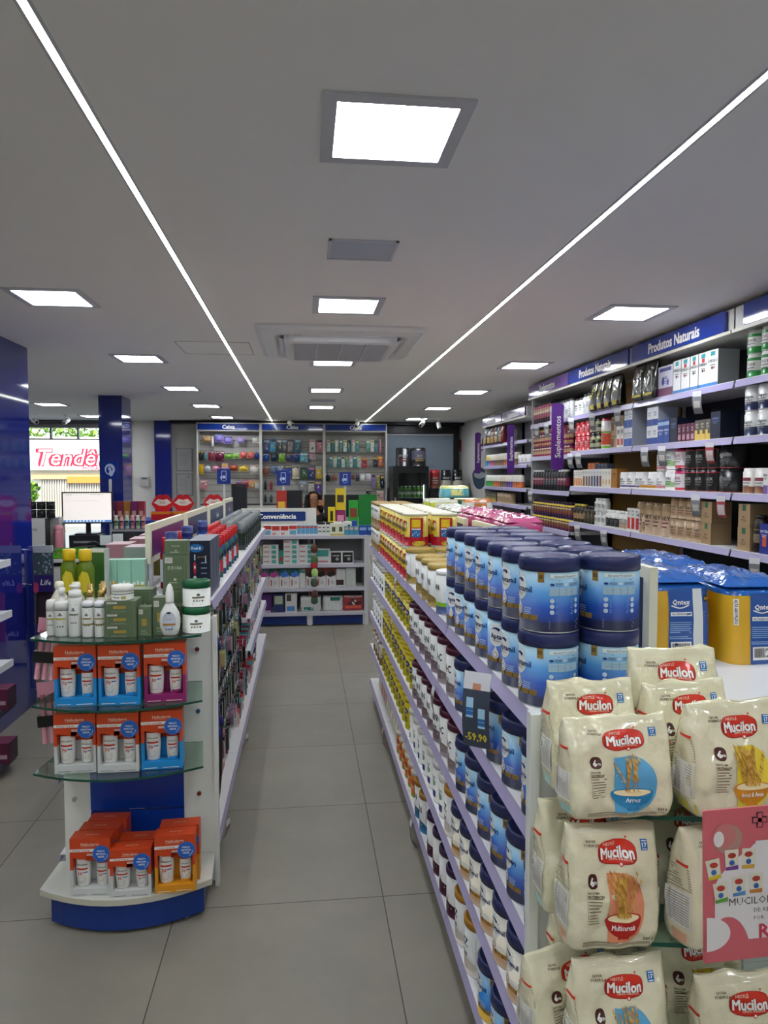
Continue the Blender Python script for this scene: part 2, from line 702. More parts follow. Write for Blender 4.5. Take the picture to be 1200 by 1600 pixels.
# small white spotlights near the back of the ceiling
sp = MB()
sp.lathe([(.03, -.012), (.03, 0)], W, 12)
sp.tube([(0, 0, -.01), (0, 0, -.07)], .006, W)
hd = MB()
hd.lathe([(.028, -.06), (.034, -.05), (.034, .05), (.028, .055)], W, 14)
hd.lathe([(.024, .0555), (.0, .056)], BLACK, 14)
spP = Proto('ceiling_spotlight', 'spotlight', sp, [])
for i, (x, y, a, e, lab) in enumerate(((-.2, 11.3, .7, 2.0, 'white ceiling spotlight in front of the middle blue sign over the checkout'),
                                       (.84, 11.3, -.5, 2.3, 'white ceiling spotlight in front of the right checkout sign'),
                                       (1.87, 11.2, -.7, 2.1, 'white ceiling spotlight above the black drinks fridge'),
                                       (2.2, 11.5, .2, 2.6, 'small dark ceiling spotlight right of the one above the fridge'),
                                       (2.62, 9.75, -.9, 1.9, 'white ceiling spotlight beside the far purple supplement unit'),
                                       (-4.0, 11.2, .9, 2.0, 'left white spotlight before the street window'),
                                       (-3.55, 11.2, -.6, 2.2, 'right white spotlight before the street window'))):
    r = spP.put(x, y, 2.56, 0, lab, 'ceiling spotlights')
    hh = make('lamp_head', hd, r)
    hh.location = (0, 0, -.095)
    hh.rotation_euler = (e, 0, a)
# ================================================================== product kinds
def can(name, r, h, body, lid, lidh=.03, bands=(), deco=None, cat='can', seg=28, rl=None, tab=False, rim='#b9bbbd', taper=1.0, liddeco=None):
    """round tin with a plastic lid; deco(mb, fn) prints on the wall"""
    mb = MB()
    zb = h - lidh
    body = M(body, .3) if isinstance(body, str) else body
    lid = M(lid, .35) if isinstance(lid, str) else lid
    prof = [(r * taper, 0), (r * taper, .0025, None)]
    cuts = sorted(set([0.0025, zb] + [b[0] for b in bands if .0025 < b[0] < zb] + [b[1] for b in bands if .0025 < b[1] < zb]))
    pr = [(r * taper * 1.004, 0, M(rim, .3, .6)), (r * taper * 1.004, .0024, None)]
    for z in cuts:
        mm = body
        for b0, b1, c in bands:
            if b0 <= z + 1e-6 < b1:
                mm = M(c, .3) if isinstance(c, str) else c
        rr_ = r * (taper + (1 - taper) * z / zb)
        pr.append((rr_, z, mm))
    pr[1] = (pr[1][0], pr[1][1], body)
    mb.lathe(pr, body, seg)
    if deco:
        deco(mb, cyl(r))
    rl = rl or r * 1.02
    lb = MB()
    lb.lathe([(r * .97, zb + .0005, lid), (rl, zb + .001, lid), (rl, h - .004), (rl - .003, h - .0005), (rl - .008, h), (rl - .011, h - .002), (0, h - .002)], lid, seg)
    if tab:
        fn = cyl(rl, eps=.001)
        lb.rect(fn, -.02, .02, zb + .008, zb + .022, lid, 2, nx=5)
        lb.rect(fn, -.021, .021, zb + .0075, zb + .0085, M('#0e1533', .4), 2.5, nx=5)
    if liddeco:
        liddeco(lb, h)
    return Proto(name, cat, mb, [('lid', lb)], (2 * r, 2 * r, h))


def ptitle(mb, fn, w, z, h, acc, ink, title=None, n=2, hh=None):
    """a printed title and a few small lines, width w, centred"""
    hh = hh or h * .1
    if title:
        mb.text(fn, title, 0, z, hh, M(ink, .5), 3, maxw=w * .86)
    else:
        mb.rect(fn, -w * .36, w * .36, z - hh * .5, z + hh * .5, M(ink, .5), 3, nx=4)
    for k in range(n):
        ww = w * (.32 - .06 * k)
        mb.rect(fn, -ww, ww, z - hh * (1.3 + k * .9), z - hh * (.95 + k * .9), M(acc, .5), 3, nx=3)


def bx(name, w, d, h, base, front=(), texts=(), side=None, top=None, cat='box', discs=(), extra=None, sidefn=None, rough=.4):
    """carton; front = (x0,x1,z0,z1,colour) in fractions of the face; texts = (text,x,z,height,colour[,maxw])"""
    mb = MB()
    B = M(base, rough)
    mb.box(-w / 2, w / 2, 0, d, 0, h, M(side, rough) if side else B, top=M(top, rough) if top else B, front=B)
    fn = flat((-w / 2, 0, 0), (1, 0, 0), (0, 0, 1))
    for i, q in enumerate(front):
        mb.rect(fn, q[0] * w, q[1] * w, q[2] * h, q[3] * h, M(q[4], rough), 1 + i * .3)
    for q in discs:
        mb.disc(fn, q[0] * w, q[1] * h, q[2] * w, q[3] * h, M(q[4], rough), 3)
    for q in texts:
        if q[0] is None:
            mb.rect(fn, (q[1] - q[5] / 2) * w, (q[1] + q[5] / 2) * w, (q[2] - q[3] / 2) * h, (q[2] + q[3] / 2) * h, M(q[4], .5), 4)
        else:
            mb.text(fn, q[0], q[1] * w, q[2] * h, q[3] * h, M(q[4], .5), 5, maxw=(q[5] if len(q) > 5 else .9) * w)
    if extra:
        extra(mb, fn, w, h)
    if sidefn:
        sidefn(mb, flat((w / 2, 0, 0), (0, 1, 0), (0, 0, 1)), flat((-w / 2, d, 0), (0, -1, 0), (0, 0, 1)), d, h)
    return Proto(name, cat, mb, [], (w, d, h))


def bottle(name, prof, body, cap, capprof, bands=(), deco=None, cat='bottle', seg=16, size=None, sy=1.0, capname='cap', capm=None):
    mb = MB()
    body = M(body, .3) if isinstance(body, str) else body
    zs = [p[1] for p in prof]
    pr = []
    for i, (r, z) in enumerate(prof):
        pr.append((r, z))
    # insert band edges
    allz = sorted(set([z for _, z in pr] + [b[0] for b in bands] + [b[1] for b in bands]))
    out = []
    for z in allz:
        for i in range(len(pr) - 1):
            (r0, z0), (r1, z1) = pr[i], pr[i + 1]
            if z0 <= z <= z1 and z1 > z0:
                r = r0 + (r1 - r0) * (z - z0) / (z1 - z0)
                break
        else:
            r = pr[-1][0]
        mm = body
        for b0, b1, c in bands:
            if b0 <= z < b1 - 1e-6:
                mm = M(c, .3)
        out.append((r, z, mm))
    mb.lathe(out, body, seg, sy=sy)
    rmax = max(p[0] for p in prof)
    if deco:
        deco(mb, cyl(rmax, sy=sy))
    cb_ = MB()
    capm = capm or (M(cap, .3) if isinstance(cap, str) else cap)
    cb_.lathe(capprof, capm, seg)
    h = max(p[1] for p in capprof)
    return Proto(name, cat, mb, [(capname, cb_)], size or (2 * rmax, 2 * rmax * sy, h))


def jar(name, r, h, body, lid, lidh=.02, bands=(), deco=None, cat='jar', seg=20):
    return can(name, r, h, body, lid, lidh, bands, deco, cat, seg, rl=r * .93 if lidh > .015 else None, rim=body if isinstance(body, str) else '#cccccc')


def pillbottle(r, h, body, cap, bands=(), title=None, ink='#222222', acc='#777777', caph=.018, name='supplement_bottle'):
    def deco(mb, fn):
        ptitle(mb, fn, r * 2.2, h * .55, h, acc, ink, title)
    return bottle(name, [(r * .96, 0), (r, .003), (r, h - caph - .014), (r * .72, h - caph - .003), (r * .7, h - caph)], body, cap,
                  [(r * .74, h - caph), (r * .76, h - caph + .001), (r * .76, h - .002), (r * .7, h), (0, h)], bands, deco, cat='bottle')


def hangpack(name, w, h, card, blister=None, bump=.02, art=(), title=None, tcol='#ffffff', cat='blister pack', bshape='box'):
    """carded pack hanging from a hook: hole at the top, blister in front"""
    mb = MB()
    mb.box(-w / 2, w / 2, 0, .002, -h, 0, M(card, .45))
    fn = flat((0, 0, -h), (1, 0, 0), (0, 0, 1))
    for q in art:
        mb.rect(fn, (q[0] - .5) * w, (q[1] - .5) * w, q[2] * h, q[3] * h, M(q[4], .4), 1)
    mb.rect(fn, -.012, .012, h - .012, h - .006, M('#222222', .6), 2)
    if title:
        mb.text(fn, title, 0, h * .84, h * .09, M(tcol, .5), 3, maxw=w * .85)
    parts = []
    if blister:
        b = MB()
        bw, b0, b1 = w * .38, -h * .92, -h * .3
        if bshape == 'box':
            b.prism(rr_pts(bw, (b1 - b0) / 2, min(bw, .02), (b0 + b1) / 2), -bump, -.0005, M(blister, .15), axis='y')
        elif bshape == 'stick':
            for k in (-.5, .5) if w > .06 else (0,):
                b.tube([(k * w * .45, -.008, b0), (k * w * .45, -.011, (b0 + b1) / 2), (k * w * .45, -.008, b1 + h * .08)], [.006, .004, .007], M(blister, .2))
        else:
            b.lathe([(.001, b0), (bw, b0 + .006), (bw * .9, (b0 + b1) / 2), (bw * .6, b1), (.001, b1 + .004)], M(blister, .2), 12, c=(0, -.0), sy=.5)
        parts = [('blister', b)]
    return Proto(name, cat, mb, parts, (w, bump + .004, h))


def rr_pts(hx, hz, r, cz=0, n=3):
    """rounded rectangle, counter-clockwise seen from +Y towards -Y order fixed by caller"""
    pts = []
    for cx_, c2, a in ((hx - r, hz - r, 0), (-hx + r, hz - r, 90), (-hx + r, -hz + r, 180), (hx - r, -hz + r, 270)):
        for k in range(n + 1):
            t = math.radians(a + 90 * k / n)
            pts.append((cx_ + r * math.cos(t), cz + c2 + r * math.sin(t)))
    return pts


# ---------------- soft packs
class Soft:
    """pillow or gusset bag: half width a, half depth b, height h; fn/side map labels onto it"""

    def __init__(s, a, b, h, top=.012, seed=1, wr=.004, n=6.0, seal=.93, squash=.96, lean=0.0, belly=1.0, fold=22.0):
        s.a, s.b, s.h, s.top, s.seed, s.wr, s.n, s.seal, s.sq, s.lean, s.belly, s.fold = a, b, h, top, seed, wr, n, seal, squash, lean, belly, fold

    def dims(s, t):
        t = min(max(t, 0), 1)
        a = s.a * (s.sq + (1 - s.sq) * min(1, t * 6)) * (1 - .03 * t)
        if t < .12:
            k = .86 + .14 * (t / .12) ** .5
            a *= .96 + .04 * (t / .12)
            b = s.b * k
        elif t < s.seal:
            u = (t - .12) / (s.seal - .12)
            b = s.b * s.belly ** (u * (1 - u) * 4) * (1 - u ** 2.2) + s.top * u ** 2.2
        else:
            b = s.top * (1 - .8 * (t - s.seal) / max(1e-6, (1 - s.seal))) + .0008
        return a, b

    def wrinkle(s, x, z):
        v = noise.noise(Vector((x * s.fold + s.seed * 7.3, z * s.fold * .8, s.seed * 3.1)))
        v2 = noise.noise(Vector((x * 60 + s.seed, z * 45, s.seed * 1.7)))
        r = 1 - abs(noise.noise(Vector((x * 14 + z * 9 + s.seed, z * 12 - x * 6, s.seed * 5.5)))) * 2
        return s.wr * (v * 1.0 + .25 * v2 + .55 * max(0, r - .55))

    def front(s, x, z, l=0):
        t = z / s.h
        a, b = s.dims(t)
        q = min(abs(x / a), .995)
        y = -b * (1 - q ** s.n) ** (1 / s.n)
        k = min(1, (1 - q) * 8)
        y -= s.wrinkle(x, z) * k * (min(1, b / .02))
        return (x, y - l * .0007 - s.lean * z, z)

    def side(s, y, z, l=0, sg=-1):
        t = z / s.h
        a, b = s.dims(t)
        y = max(-b * .8, min(b * .8, y))
        x = a * (1 - abs(y / b) ** s.n) ** (1 / s.n)
        return (sg * (x + s.wrinkle(y + 3, z) * .6 * (min(1, b / .02)) + l * .0007), y - s.lean * z, z)

    def build(s, m, nx=26, nz=30, ns=6, botm=None, topm=None, topz=.93, botz=.0, zig=.0025):
        mb = MB()
        e = .965
        ye = (1 - e ** s.n) ** (1 / s.n)
        vs = []
        rowsz = [j / nz for j in range(nz + 1)]
        for t in rowsz:
            z = t * s.h
            a, b = s.dims(t)
            ring_ = []
            for i in range(nx + 1):
                ring_.append(s.front((-1 + 2 * i / nx) * e * a, z))
            for i in range(1, ns):
                y = (-1 + 2 * i / ns) * ye * b
                ring_.append(s.side(y, z, 0, 1))
            for i in range(nx + 1):
                x = (1 - 2 * i / nx) * e * a
                p = s.front(x, z)
                ring_.append((x, -(p[1] + s.lean * z) - s.lean * z, z))
            for i in range(1, ns):
                y = (1 - 2 * i / ns) * ye * b
                ring_.append(s.side(y, z, 0, -1))
            if t == 1:
                ring_ = [(p[0], p[1], p[2] + zig * 2.2 * noise.noise(Vector((p[0] * 26, s.seed * 1.3, 0)))) for p in ring_]
            vs.append(ring_)
        N = len(vs[0])
        allv = [p for r_ in vs for p in r_]
        fs, fb, ft = [], [], []
        for j in range(nz):
            tgt = fb if rowsz[j] < botz else (ft if rowsz[j] >= topz else fs)
            for k in range(N):
                q = (k + 1) % N
                tgt.append((j * N + k, j * N + q, (j + 1) * N + q, (j + 1) * N + k))
        o = len(mb.v)
        mb.v.extend(allv)
        for lst, mm in ((fs, m), (fb, botm or m), (ft, topm or m)):
            i = mb.mi(mm)
            for f_ in lst:
                mb.f.append(tuple(o + a_ for a_ in f_))
                mb.m.append(i)
                mb.sm.append(True)
        mb.f.append(tuple(o + k for k in range(N))[::-1])
        mb.m.append(mb.mi(botm or m))
        mb.sm.append(False)
        mb.f.append(tuple(o + nz * N + k for k in range(N)))
        mb.m.append(mb.mi(topm or m))
        mb.sm.append(False)
        return mb


def foil(h, rough=.28, bump=.25, sc=28):
    return M(h, rough, bump=bump, bscale=sc, coat=.8)


# ---------------- cereal bag (cream pouch with red oval)
def cereal_bag(seed, hw=.092, h=.172, dep=.045, kind='blue', lean=0.0):
    S = Soft(hw, dep, h, seed=seed, wr=.010, lean=lean, seal=.93)
    c = foil('#dfdabb', .16, .75, 22)
    tint = {'blue': '#a8d4cf', 'red': '#dca98a', 'yellow': '#e0d46a'}[kind]
    mb = S.build(c, botm=c, zig=.005, nx=32, nz=36)
    F = S.front
    w = 2 * hw

    def X(f_):
        return (f_ - .5) * w * .97

    def Z(f_):
        return (1 - f_) * h
    # red oval with the name
    rd, dr = M('#d5301b', .3, coat=.3), M('#a8190f', .35)
    mb.disc(F, X(.52), Z(.215), .205 * w, .098 * h, dr, 1.5, seg=28, rings=5, p=.72)
    mb.disc(F, X(.515), Z(.21), .198 * w, .092 * h, rd, 2.5, seg=28, rings=5, p=.72)
    mb.text(F, 'NESTLÉ', X(.44), Z(.145), .018 * h * 1.4, M('#f2cdb8', .4), 3.5, bold=.02)
    mb.text(F, 'Mucilon', X(.515), Z(.215), .092 * h, dr, 3.2, bold=.11, maxw=.37 * w, res=2)
    mb.text(F, 'Mucilon', X(.515), Z(.212), .088 * h, M('#f5f3ee', .4), 4.4, bold=.05, maxw=.345 * w, res=2)
    mb.text(F, 'CEREAL INFANTIL', X(.55), Z(.268), .018 * h, M('#f2cdb8', .4), 4)
    mb.disc(F, X(.56), Z(.305), .02 * w, .02 * h, rd, 3.6, seg=12)
    mb.disc(F, X(.56), Z(.305), .011 * w, .011 * h, W, 4.2, seg=10)
    for dx, dz in ((.0, 0), (.028, .012), (.012, -.02)):
        mb.disc(F, X(.63 + dx), Z(.125 + dz), .011 * w, .008 * h, rd, 3.6, seg=8)
    # nova formula and month tag
    mb.text(F, 'NOVA', X(.24), Z(.12), .022 * h, M('#5c4a34', .5), 2)
    mb.text(F, 'FÓRMULA', X(.25), Z(.15), .022 * h, M('#5c4a34', .5), 2)
    mb.rect(F, X(.79), X(.865), Z(.205), Z(.12), M('#2274b8', .35), 2, 2, 2)
    mb.text(F, '17', X(.828), Z(.162), .034 * h, W, 3, bold=.03)
    mb.rect(F, X(.80), X(.855), Z(.135), Z(.128), W, 3)
    mb.rect(F, X(.80), X(.855), Z(.196), Z(.19), W, 3)
    # 6 months badge
    br = M('#4a1f16', .4)
    mb.disc(F, X(.235), Z(.425), .052 * w, .058 * h, br, 2, seg=18, rings=2, p=.8)
    mb.text(F, '6', X(.225), Z(.427), .062 * h, W, 3, bold=.05)
    mb.text(F, 'm', X(.262), Z(.432), .03 * h, W, 3)
    ink = M('#6f5f48', .5)
    mb.rect(F, X(.175), X(.178), Z(.76), Z(.50), ink, 2, 1, 4)
    mb.text(F, 'RICO EM', X(.185), Z(.515), .017 * h, M('#4a3826', .5), 2, align='l', bold=.03)
    mb.text(F, 'NUTRIENTES', X(.185), Z(.543), .017 * h, M('#4a3826', .5), 2, align='l', bold=.03)
    mb.lines(F, X(.185), X(.33), Z(.555), 5, .026 * h, .008 * h, ink, 2)
    mb.lines(F, X(.185), X(.31), Z(.69), 4, .024 * h, .007 * h, ink, 2)
    # picture: coloured field, bowl, grain
    fld = M({'blue': '#5aa5cf', 'red': '#dd8f6b', 'yellow': '#e5cf3c'}[kind], .35)
    bowl = M({'blue': '#2a83b5', 'red': '#b5231c', 'yellow': '#d08a1c'}[kind], .3)
    mb.disc(F, X(.56), Z(.655), .235 * w, .285 * h, fld, 2, seg=28, rings=5, a0=-PI / 2, a1=PI / 2)
    mb.rect(F, X(.40), X(.565), Z(.93), Z(.375), fld, 2, 4, 8)
    mb.disc(F, X(.56), Z(.73), .19 * w, .16 * h, bowl, 3, seg=24, rings=4, a0=PI, a1=2 * PI)
    mb.rect(F, X(.50), X(.62), Z(.905), Z(.86), bowl, 3, 3, 1)
    mb.disc(F, X(.56), Z(.73), .19 * w, .045 * h, bowl, 3.4, seg=24, rings=3)
    mb.disc(F, X(.56), Z(.728), .168 * w, .034 * h, M('#efe0b4', .4), 4.4, seg=24, rings=3)
    mb.disc(F, X(.57), Z(.722), .07 * w, .014 * h, M('#e2cc94', .4), 5.2, seg=14)
    wt = [M('#c99a3c', .4), M('#b3812c', .4), M('#dcb35a', .4)]
    rnd = random.Random(seed)
    for q in range(9 if kind == 'blue' else 18):
        bx0 = .56 + rnd.uniform(-.07, .07)
        dx = rnd.uniform(-.14, .12)
        top_ = .37 + rnd.uniform(0, .08)
        for k in range(9):
            t = k / 8
            cx_ = bx0 + dx * t
            cz_ = .70 + (top_ - .70) * t
            if t > .25 or kind != 'blue':
                for sg in (-1, 1):
                    mb.disc(F, X(cx_ + sg * .007), Z(cz_ + sg * .006), .0062 * w, .019 * h, wt[(q + k) % 3], 5.5 + q * .1, seg=6)
            else:
                mb.disc(F, X(cx_), Z(cz_), .004 * w, .02 * h, wt[1], 5.5, seg=4)
    mb.text(F, {'blue': 'Arroz', 'red': 'Multicereais', 'yellow': 'Arroz & Aveia'}[kind], X(.555), Z(.80), .045 * h, W, 5, bold=.02, maxw=.24 * w, slant=.15)
    mb.text(F, '360 g', X(.845), Z(.915), .032 * h, M('#4a3826', .5), 2, bold=.02)
    mb.rect(F, X(.14), X(.50), Z(.936), Z(.928), ink, 2, 5)
    mb.rect(F, X(.14), X(.86), Z(.953), Z(.947), ink, 2, 6)
    mb.rect(F, X(.14), X(.88), Z(.966), Z(.961), ink, 2, 6)
    # left gusset: red band, small print, nutrition table
    for sg in (-1, 1):
        G = (lambda sg: (lambda x, z, l: S.side(x, z, l, sg)))(sg)
        gd = dep * .72
        mb.rect(G, -gd, gd * .2, h * .70, h * .725, M('#cf3a2a', .4), 2, 3)
        mb.lines(G, -gd, gd, h * .68, 9, h * .022, h * .009, M('#8d8570', .5), 2)
        mb.rect(G, -gd * .95, gd * .95, h * .16, h * .47, M('#e4e2da', .4), 1.5, 3, 5)
        mb.lines(G, -gd * .85, gd * .85, h * .45, 12, h * .023, h * .006, M('#7c7c80', .5), 2.6, ragged=.1)
        for k in (-.3, .2, .55):
            mb.rect(G, gd * k, gd * k + .0006, h * .17, h * .46, M('#7c7c80', .5), 2.6, 1, 4)
        mb.rect(G, -gd, gd, h * .02, h * .11, M(tint, .4), 1.2, 3, 3)
    sl = MB()
    for k in range(5):
        sl.rect(F, -hw * .94, hw * .94, h * (.94 + k * .011), h * (.944 + k * .011), M('#d2ceb2', .25), 1.2, 14)
    return Proto('cereal_bag', 'cereal bag', mb, [('top_seal', sl)], (w, 2 * dep, h))


# ---------------- infant formula tins
APT = ramp_mat('blue_label', [(0, '#0b1130'), (.17, '#0d1640'), (.2, '#0c2a74'), (.42, '#1549a2'), (.68, '#4d8fc9'), (.9, '#9cc6df'), (1, '#a9cfe3')], 0, .132, .36)
APG = ramp_mat('cream_label', [(0, '#b9a58f'), (.16, '#a9815c'), (.24, '#c9b79a'), (.4, '#ddd5c0'), (.7, '#e6e2d6'), (1, '#e2dfd6')], 0, .132, .28)
APY = ramp_mat('blue_yellow_label', [(0, '#d3a93c'), (.22, '#d8b048'), (.25, '#1a5fae'), (.6, '#2f83c9'), (1, '#9cc6df')], 0, .132, .28)
GOLD = M('#a8884a', .35, .4)
LIDB = M('#262e5e', .3)


def apt_can(title, mat_, h=.165, r=.0655, gold=GOLD, inkc='#14245c', drop=True, scale=1.0):
    def deco(mb, fn):
        wh = M('#e9ecec', .35)
        mb.disc(fn, 0, .093, .026, .027, wh, 1, seg=20, rings=2)
        mb.disc(fn, -.0, .114, .026, .012, wh, 1, seg=12)
        for k in range(5):
            a = math.radians(50 + k * 22)
            mb.disc(fn, .014 * math.cos(a) * 1.1, .103 + .010 * math.sin(a), .0018 + .0007 * (4 - k), .0018 + .0006 * (4 - k), M(inkc, .4), 2.4, seg=8)
        mb.text(fn, title, .012, .093, .0135, M(inkc, .4), 3, bold=.03, maxw=.078)
        mb.text(fn, 'Premium+', .002, .081, .005, M('#7a6a4a', .5), 3, bold=.01)
        if drop:
            mb.disc(fn, 0, .046, .011, .012, wh, 1.6, seg=16)
            mb.poly(fn, [(-.0095, .050), (.0095, .050), (0, .068)], wh, 1.6)
            mb.disc(fn, 0, .045, .0075, .0075, gold, 2.4, seg=14)
            mb.disc(fn, 0, .045, .0055, .0055, wh, 3, seg=14)
            mb.lines(fn, .016, .040, .052, 4, .0045, .0018, M('#b9cfe3', .4), 2)
        mb.rect(fn, -.055, .055, .026, .0375, gold, 1.6, nx=10)
        for x0, x1 in ((.006, .012), (.034, .036), (-.03, -.028)):
            mb.rect(fn, x0, x1, .026, .0375, M('#4d3d20', .4), 2.2, nx=2)
        # gold tag and back panel to the right of the front
        s_ = r
        a0 = s_ * math.radians(48)
        mb.rect(fn, a0, a0 + .014, .110, .1325, GOLD, 2, nx=2)
        mb.rect(fn, a0 + .002, a0 + .011, .118, .127, M('#6f5830', .4), 2.6)
        lt = M('#b7d4e4', .4)
        b0 = s_ * math.radians(70)
        b1 = b0 + .074
        mb.rect(fn, b0, b1, .119, .129, lt, 1.6, nx=6)
        mb.rect(fn, b0 + .001, b1 - .001, .1198, .1282, M('#dbe8ec', .4), 2.0, nx=6)
        mb.text(fn, title + ' Premium+', (b0 + b1) / 2, .124, .0052, M('#33577d', .5), 3, bold=.01, maxw=.066)
        mb.lines(fn, b0 + .02, b1, .115, 1, .004, .0012, M('#33577d', .5), 2)
        mb.disc(fn, b0 + .006, .106, .005, .0028, M('#1c3a7c', .4), 2, seg=10)
        mb.disc(fn, b0 + .036, .106, .0045, .0028, M('#dbe8ec', .4), 2, seg=10)
        for k in range(3):
            mb.rect(fn, b0 + .013, b0 + .029, .1035 + k * .0025, .1045 + k * .0025, M('#33577d', .5), 2, nx=2)
            mb.rect(fn, b0 + .044, b1 - .004, .1035 + k * .0025, .1045 + k * .0025, M('#33577d', .5), 2, nx=2)
        mb.rect(fn, b0, b1, .082, .099, lt, 1.6, nx=6)
        for k in range(6):
            mb.rect(fn, b0 + .001, b1 - .001, .084 + k * .0025, .0846 + k * .0025, M('#4f7ea3', .5), 2.3, nx=6)
        for k in range(3):
            mb.rect(fn, b0 + .02 + k * .016, b0 + .0208 + k * .016, .082, .099, M('#4f7ea3', .5), 2.4)
        for k in range(3):
            mb.disc(fn, b0 + .006, .071 - k * .0125, .005, .005, M('#c4d3e2', .4), 2, seg=12)
            mb.disc(fn, b1 - .008, .071 - k * .0125, .005, .005, M('#c4d3e2', .4), 2, seg=12)
            mb.lines(fn, b0 + .014, b1 - .016, .075 - k * .0125, 4, .0026, .0011, M('#6f9bcb', .5), 2, ragged=.15)
        mb.lines(fn, b0, b1, .028, 6, .0036, .0013, M('#8d9cc4', .5), 2, ragged=.1)
        mb.lines(fn, -.054, -.01, .02, 3, .004, .0015, M('#7a8ab0', .5), 2)

    def lidd(lb, hh):
        fn = flat((0, 0, hh), (1, 0, 0), (0, 1, 0))
        mb_ = M('#3b4478', .3)
        lb.disc(fn, 0, 0, .046, .046, M('#2a3265', .3), -3, seg=24)
        for k in range(7):
            a = math.radians(30 + 45 * k)
            lb.disc(fn, .02 * math.cos(a), .02 * math.sin(a), .005, .004, mb_, 2, seg=8)
    return can('formula_can', r, h, mat_, LIDB, .033, (), deco, 'can', 36, tab=True, liddeco=lidd)


APTAMIL = apt_can('Aptamil', APT)
DANUTRI = apt_can('Danutri', APT)
APTGOLD = apt_can('Aptamil', APG, gold=M('#b98a3c', .35, .3))
APTYEL = apt_can('Aptamil', APY)


def nan_can(lidc, bot, title='NAN', num='6.12', h=.165, r=.0635, name='formula_can'):
    def deco(mb, fn):
        ink = M('#20222c', .45)
        mb.text(fn, title, .0, h * .58, .026, ink, 2, bold=.03, maxw=.06)
        mb.text(fn, num, .008, h * .36, .013, ink, 2, bold=.04, maxw=.035)
        mb.lines(fn, -.02, .02, h * .47, 2, .005, .0018, M('#70727c', .5), 2)
        mb.lines(fn, -.025, .025, h * .28, 4, .005, .0012, M('#9a9ca6', .5), 2)
        mb.lines(fn, .055, .115, h * .75, 16, .0055, .0016, M('#9a9ca6', .5), 2)
        mb.disc(fn, 0, h * .2, .06, .018, M(bot, .3, .3), 1, seg=20, rings=3)
    return can(name, r, h, '#dfe0df', lidc, .022, [(0, h * .2, bot)], deco, 'can', 28, rl=r * 1.03)


NANGOLD = nan_can('#b79c52', '#9c8442')
NANMAR = nan_can('#4d1230', '#83707a', num='COMFOR')
LACMAR = nan_can('#4d1230', '#8d8084', title='LAC', num='1.3')
WHJAR = nan_can('#e8e8e4', '#3c5fa0', title='', num='')
GOLDLID = nan_can('#b07a1e', '#dcd4cc', title='LIZ', num='360')
PURPCAN = nan_can('#2e1440', '#4a2035', title='', num='2')
GENCAN = nan_can('#a87b22', '#2c6f9c', title='GEN', num='')


def ninho():
    def deco(mb, fn):
        yl, rd, bl = M('#e8c51e', .35), M('#b3122a', .35), M('#1e6fb5', .35)
        r = .064
        mb.disc(fn, 0, .085, .05, .045, yl, 1, seg=24, rings=3)
        mb.text(fn, 'NINHO', .004, .082, .021, M('#2a1c58', .4), 3, bold=.05, maxw=.07)
        mb.disc(fn, .035, .112, .013, .013, rd, 2.4, seg=14, rings=2)
        mb.disc(fn, .038, .1, .008, .016, M('#ead9c9', .4), 2.8, seg=12)
        mb.rect(fn, -.03, .03, .045, .055, rd, 2, nx=4)
        b0 = r * math.radians(58)
        mb.rect(fn, b0, b0 + .066, .004, .138, rd, 1.6, nx=7)
        mb.rect(fn, b0 + .008, b0 + .052, .092, .131, yl, 2.2, nx=4)
        mb.rect(fn, b0 + .008, b0 + .052, .045, .08, bl, 2.2, nx=4)
        mb.lines(fn, b0 + .012, b0 + .048, .124, 5, .006, .0018, M('#8a6a18', .5), 3)
        for k in range(5):
            mb.disc(fn, b0 + .014 + k * .008, .056 + (k % 3) * .007, .0022, .003, W, 3, seg=6)
        mb.rect(fn, b0 + .008, b0 + .052, .081, .087, W, 2.6, nx=4)
        mb.disc(fn, b0 + .045, .014, .035, .012, M('#e0c53a', .4), 2.4, seg=16, rings=2)
        for k in range(20):
            mb.rect(fn, b0 + .068, b0 + .073, .01 + k * .006, .013 + k * .006, M('#a89a3c', .5), 2, nx=1)
    return can('milk_powder_can', .064, .16, '#e2cf6a', '#e6e3d2', .012, [(0, .045, '#b3122a')], deco, 'can', 30, rl=.0655)


NINHO = ninho()


def yellow_can():
    def deco(mb, fn):
        mb.disc(fn, 0, .09, .034, .017, M('#22347e', .4), 2, seg=16, rings=2)
        mb.text(fn, 'NESLAC', .0, .09, .012, W, 3, bold=.03, maxw=.05)
        mb.disc(fn, 0, .045, .03, .014, M('#8c9a20', .4), 2, seg=16, rings=2)
        mb.text(fn, 'HO', .01, .06, .018, M('#3a2c70', .4), 4, bold=.05)
    return can('milk_powder_can', .055, .15, '#d9c51c', '#dcc61e', .018, [(0, .02, '#b8a51a')], deco, 'can', 22)


YELC = yellow_can()


def white_tub():
    def deco(mb, fn):
        mb.rect(fn, -.02, .02, .02, .045, M('#2b3f86', .4), 2, nx=3)
        mb.disc(fn, 0, .075, .02, .014, M('#8fb4a0', .4), 2, seg=12, rings=2)
        mb.text(fn, 'Nutri', 0, .098, .012, M('#2b3060', .4), 3, bold=.02)
    return can('nutrition_can', .058, .155, '#dcdcd8', '#e4e4e0', .025, (), deco, 'can', 24, tab=True)


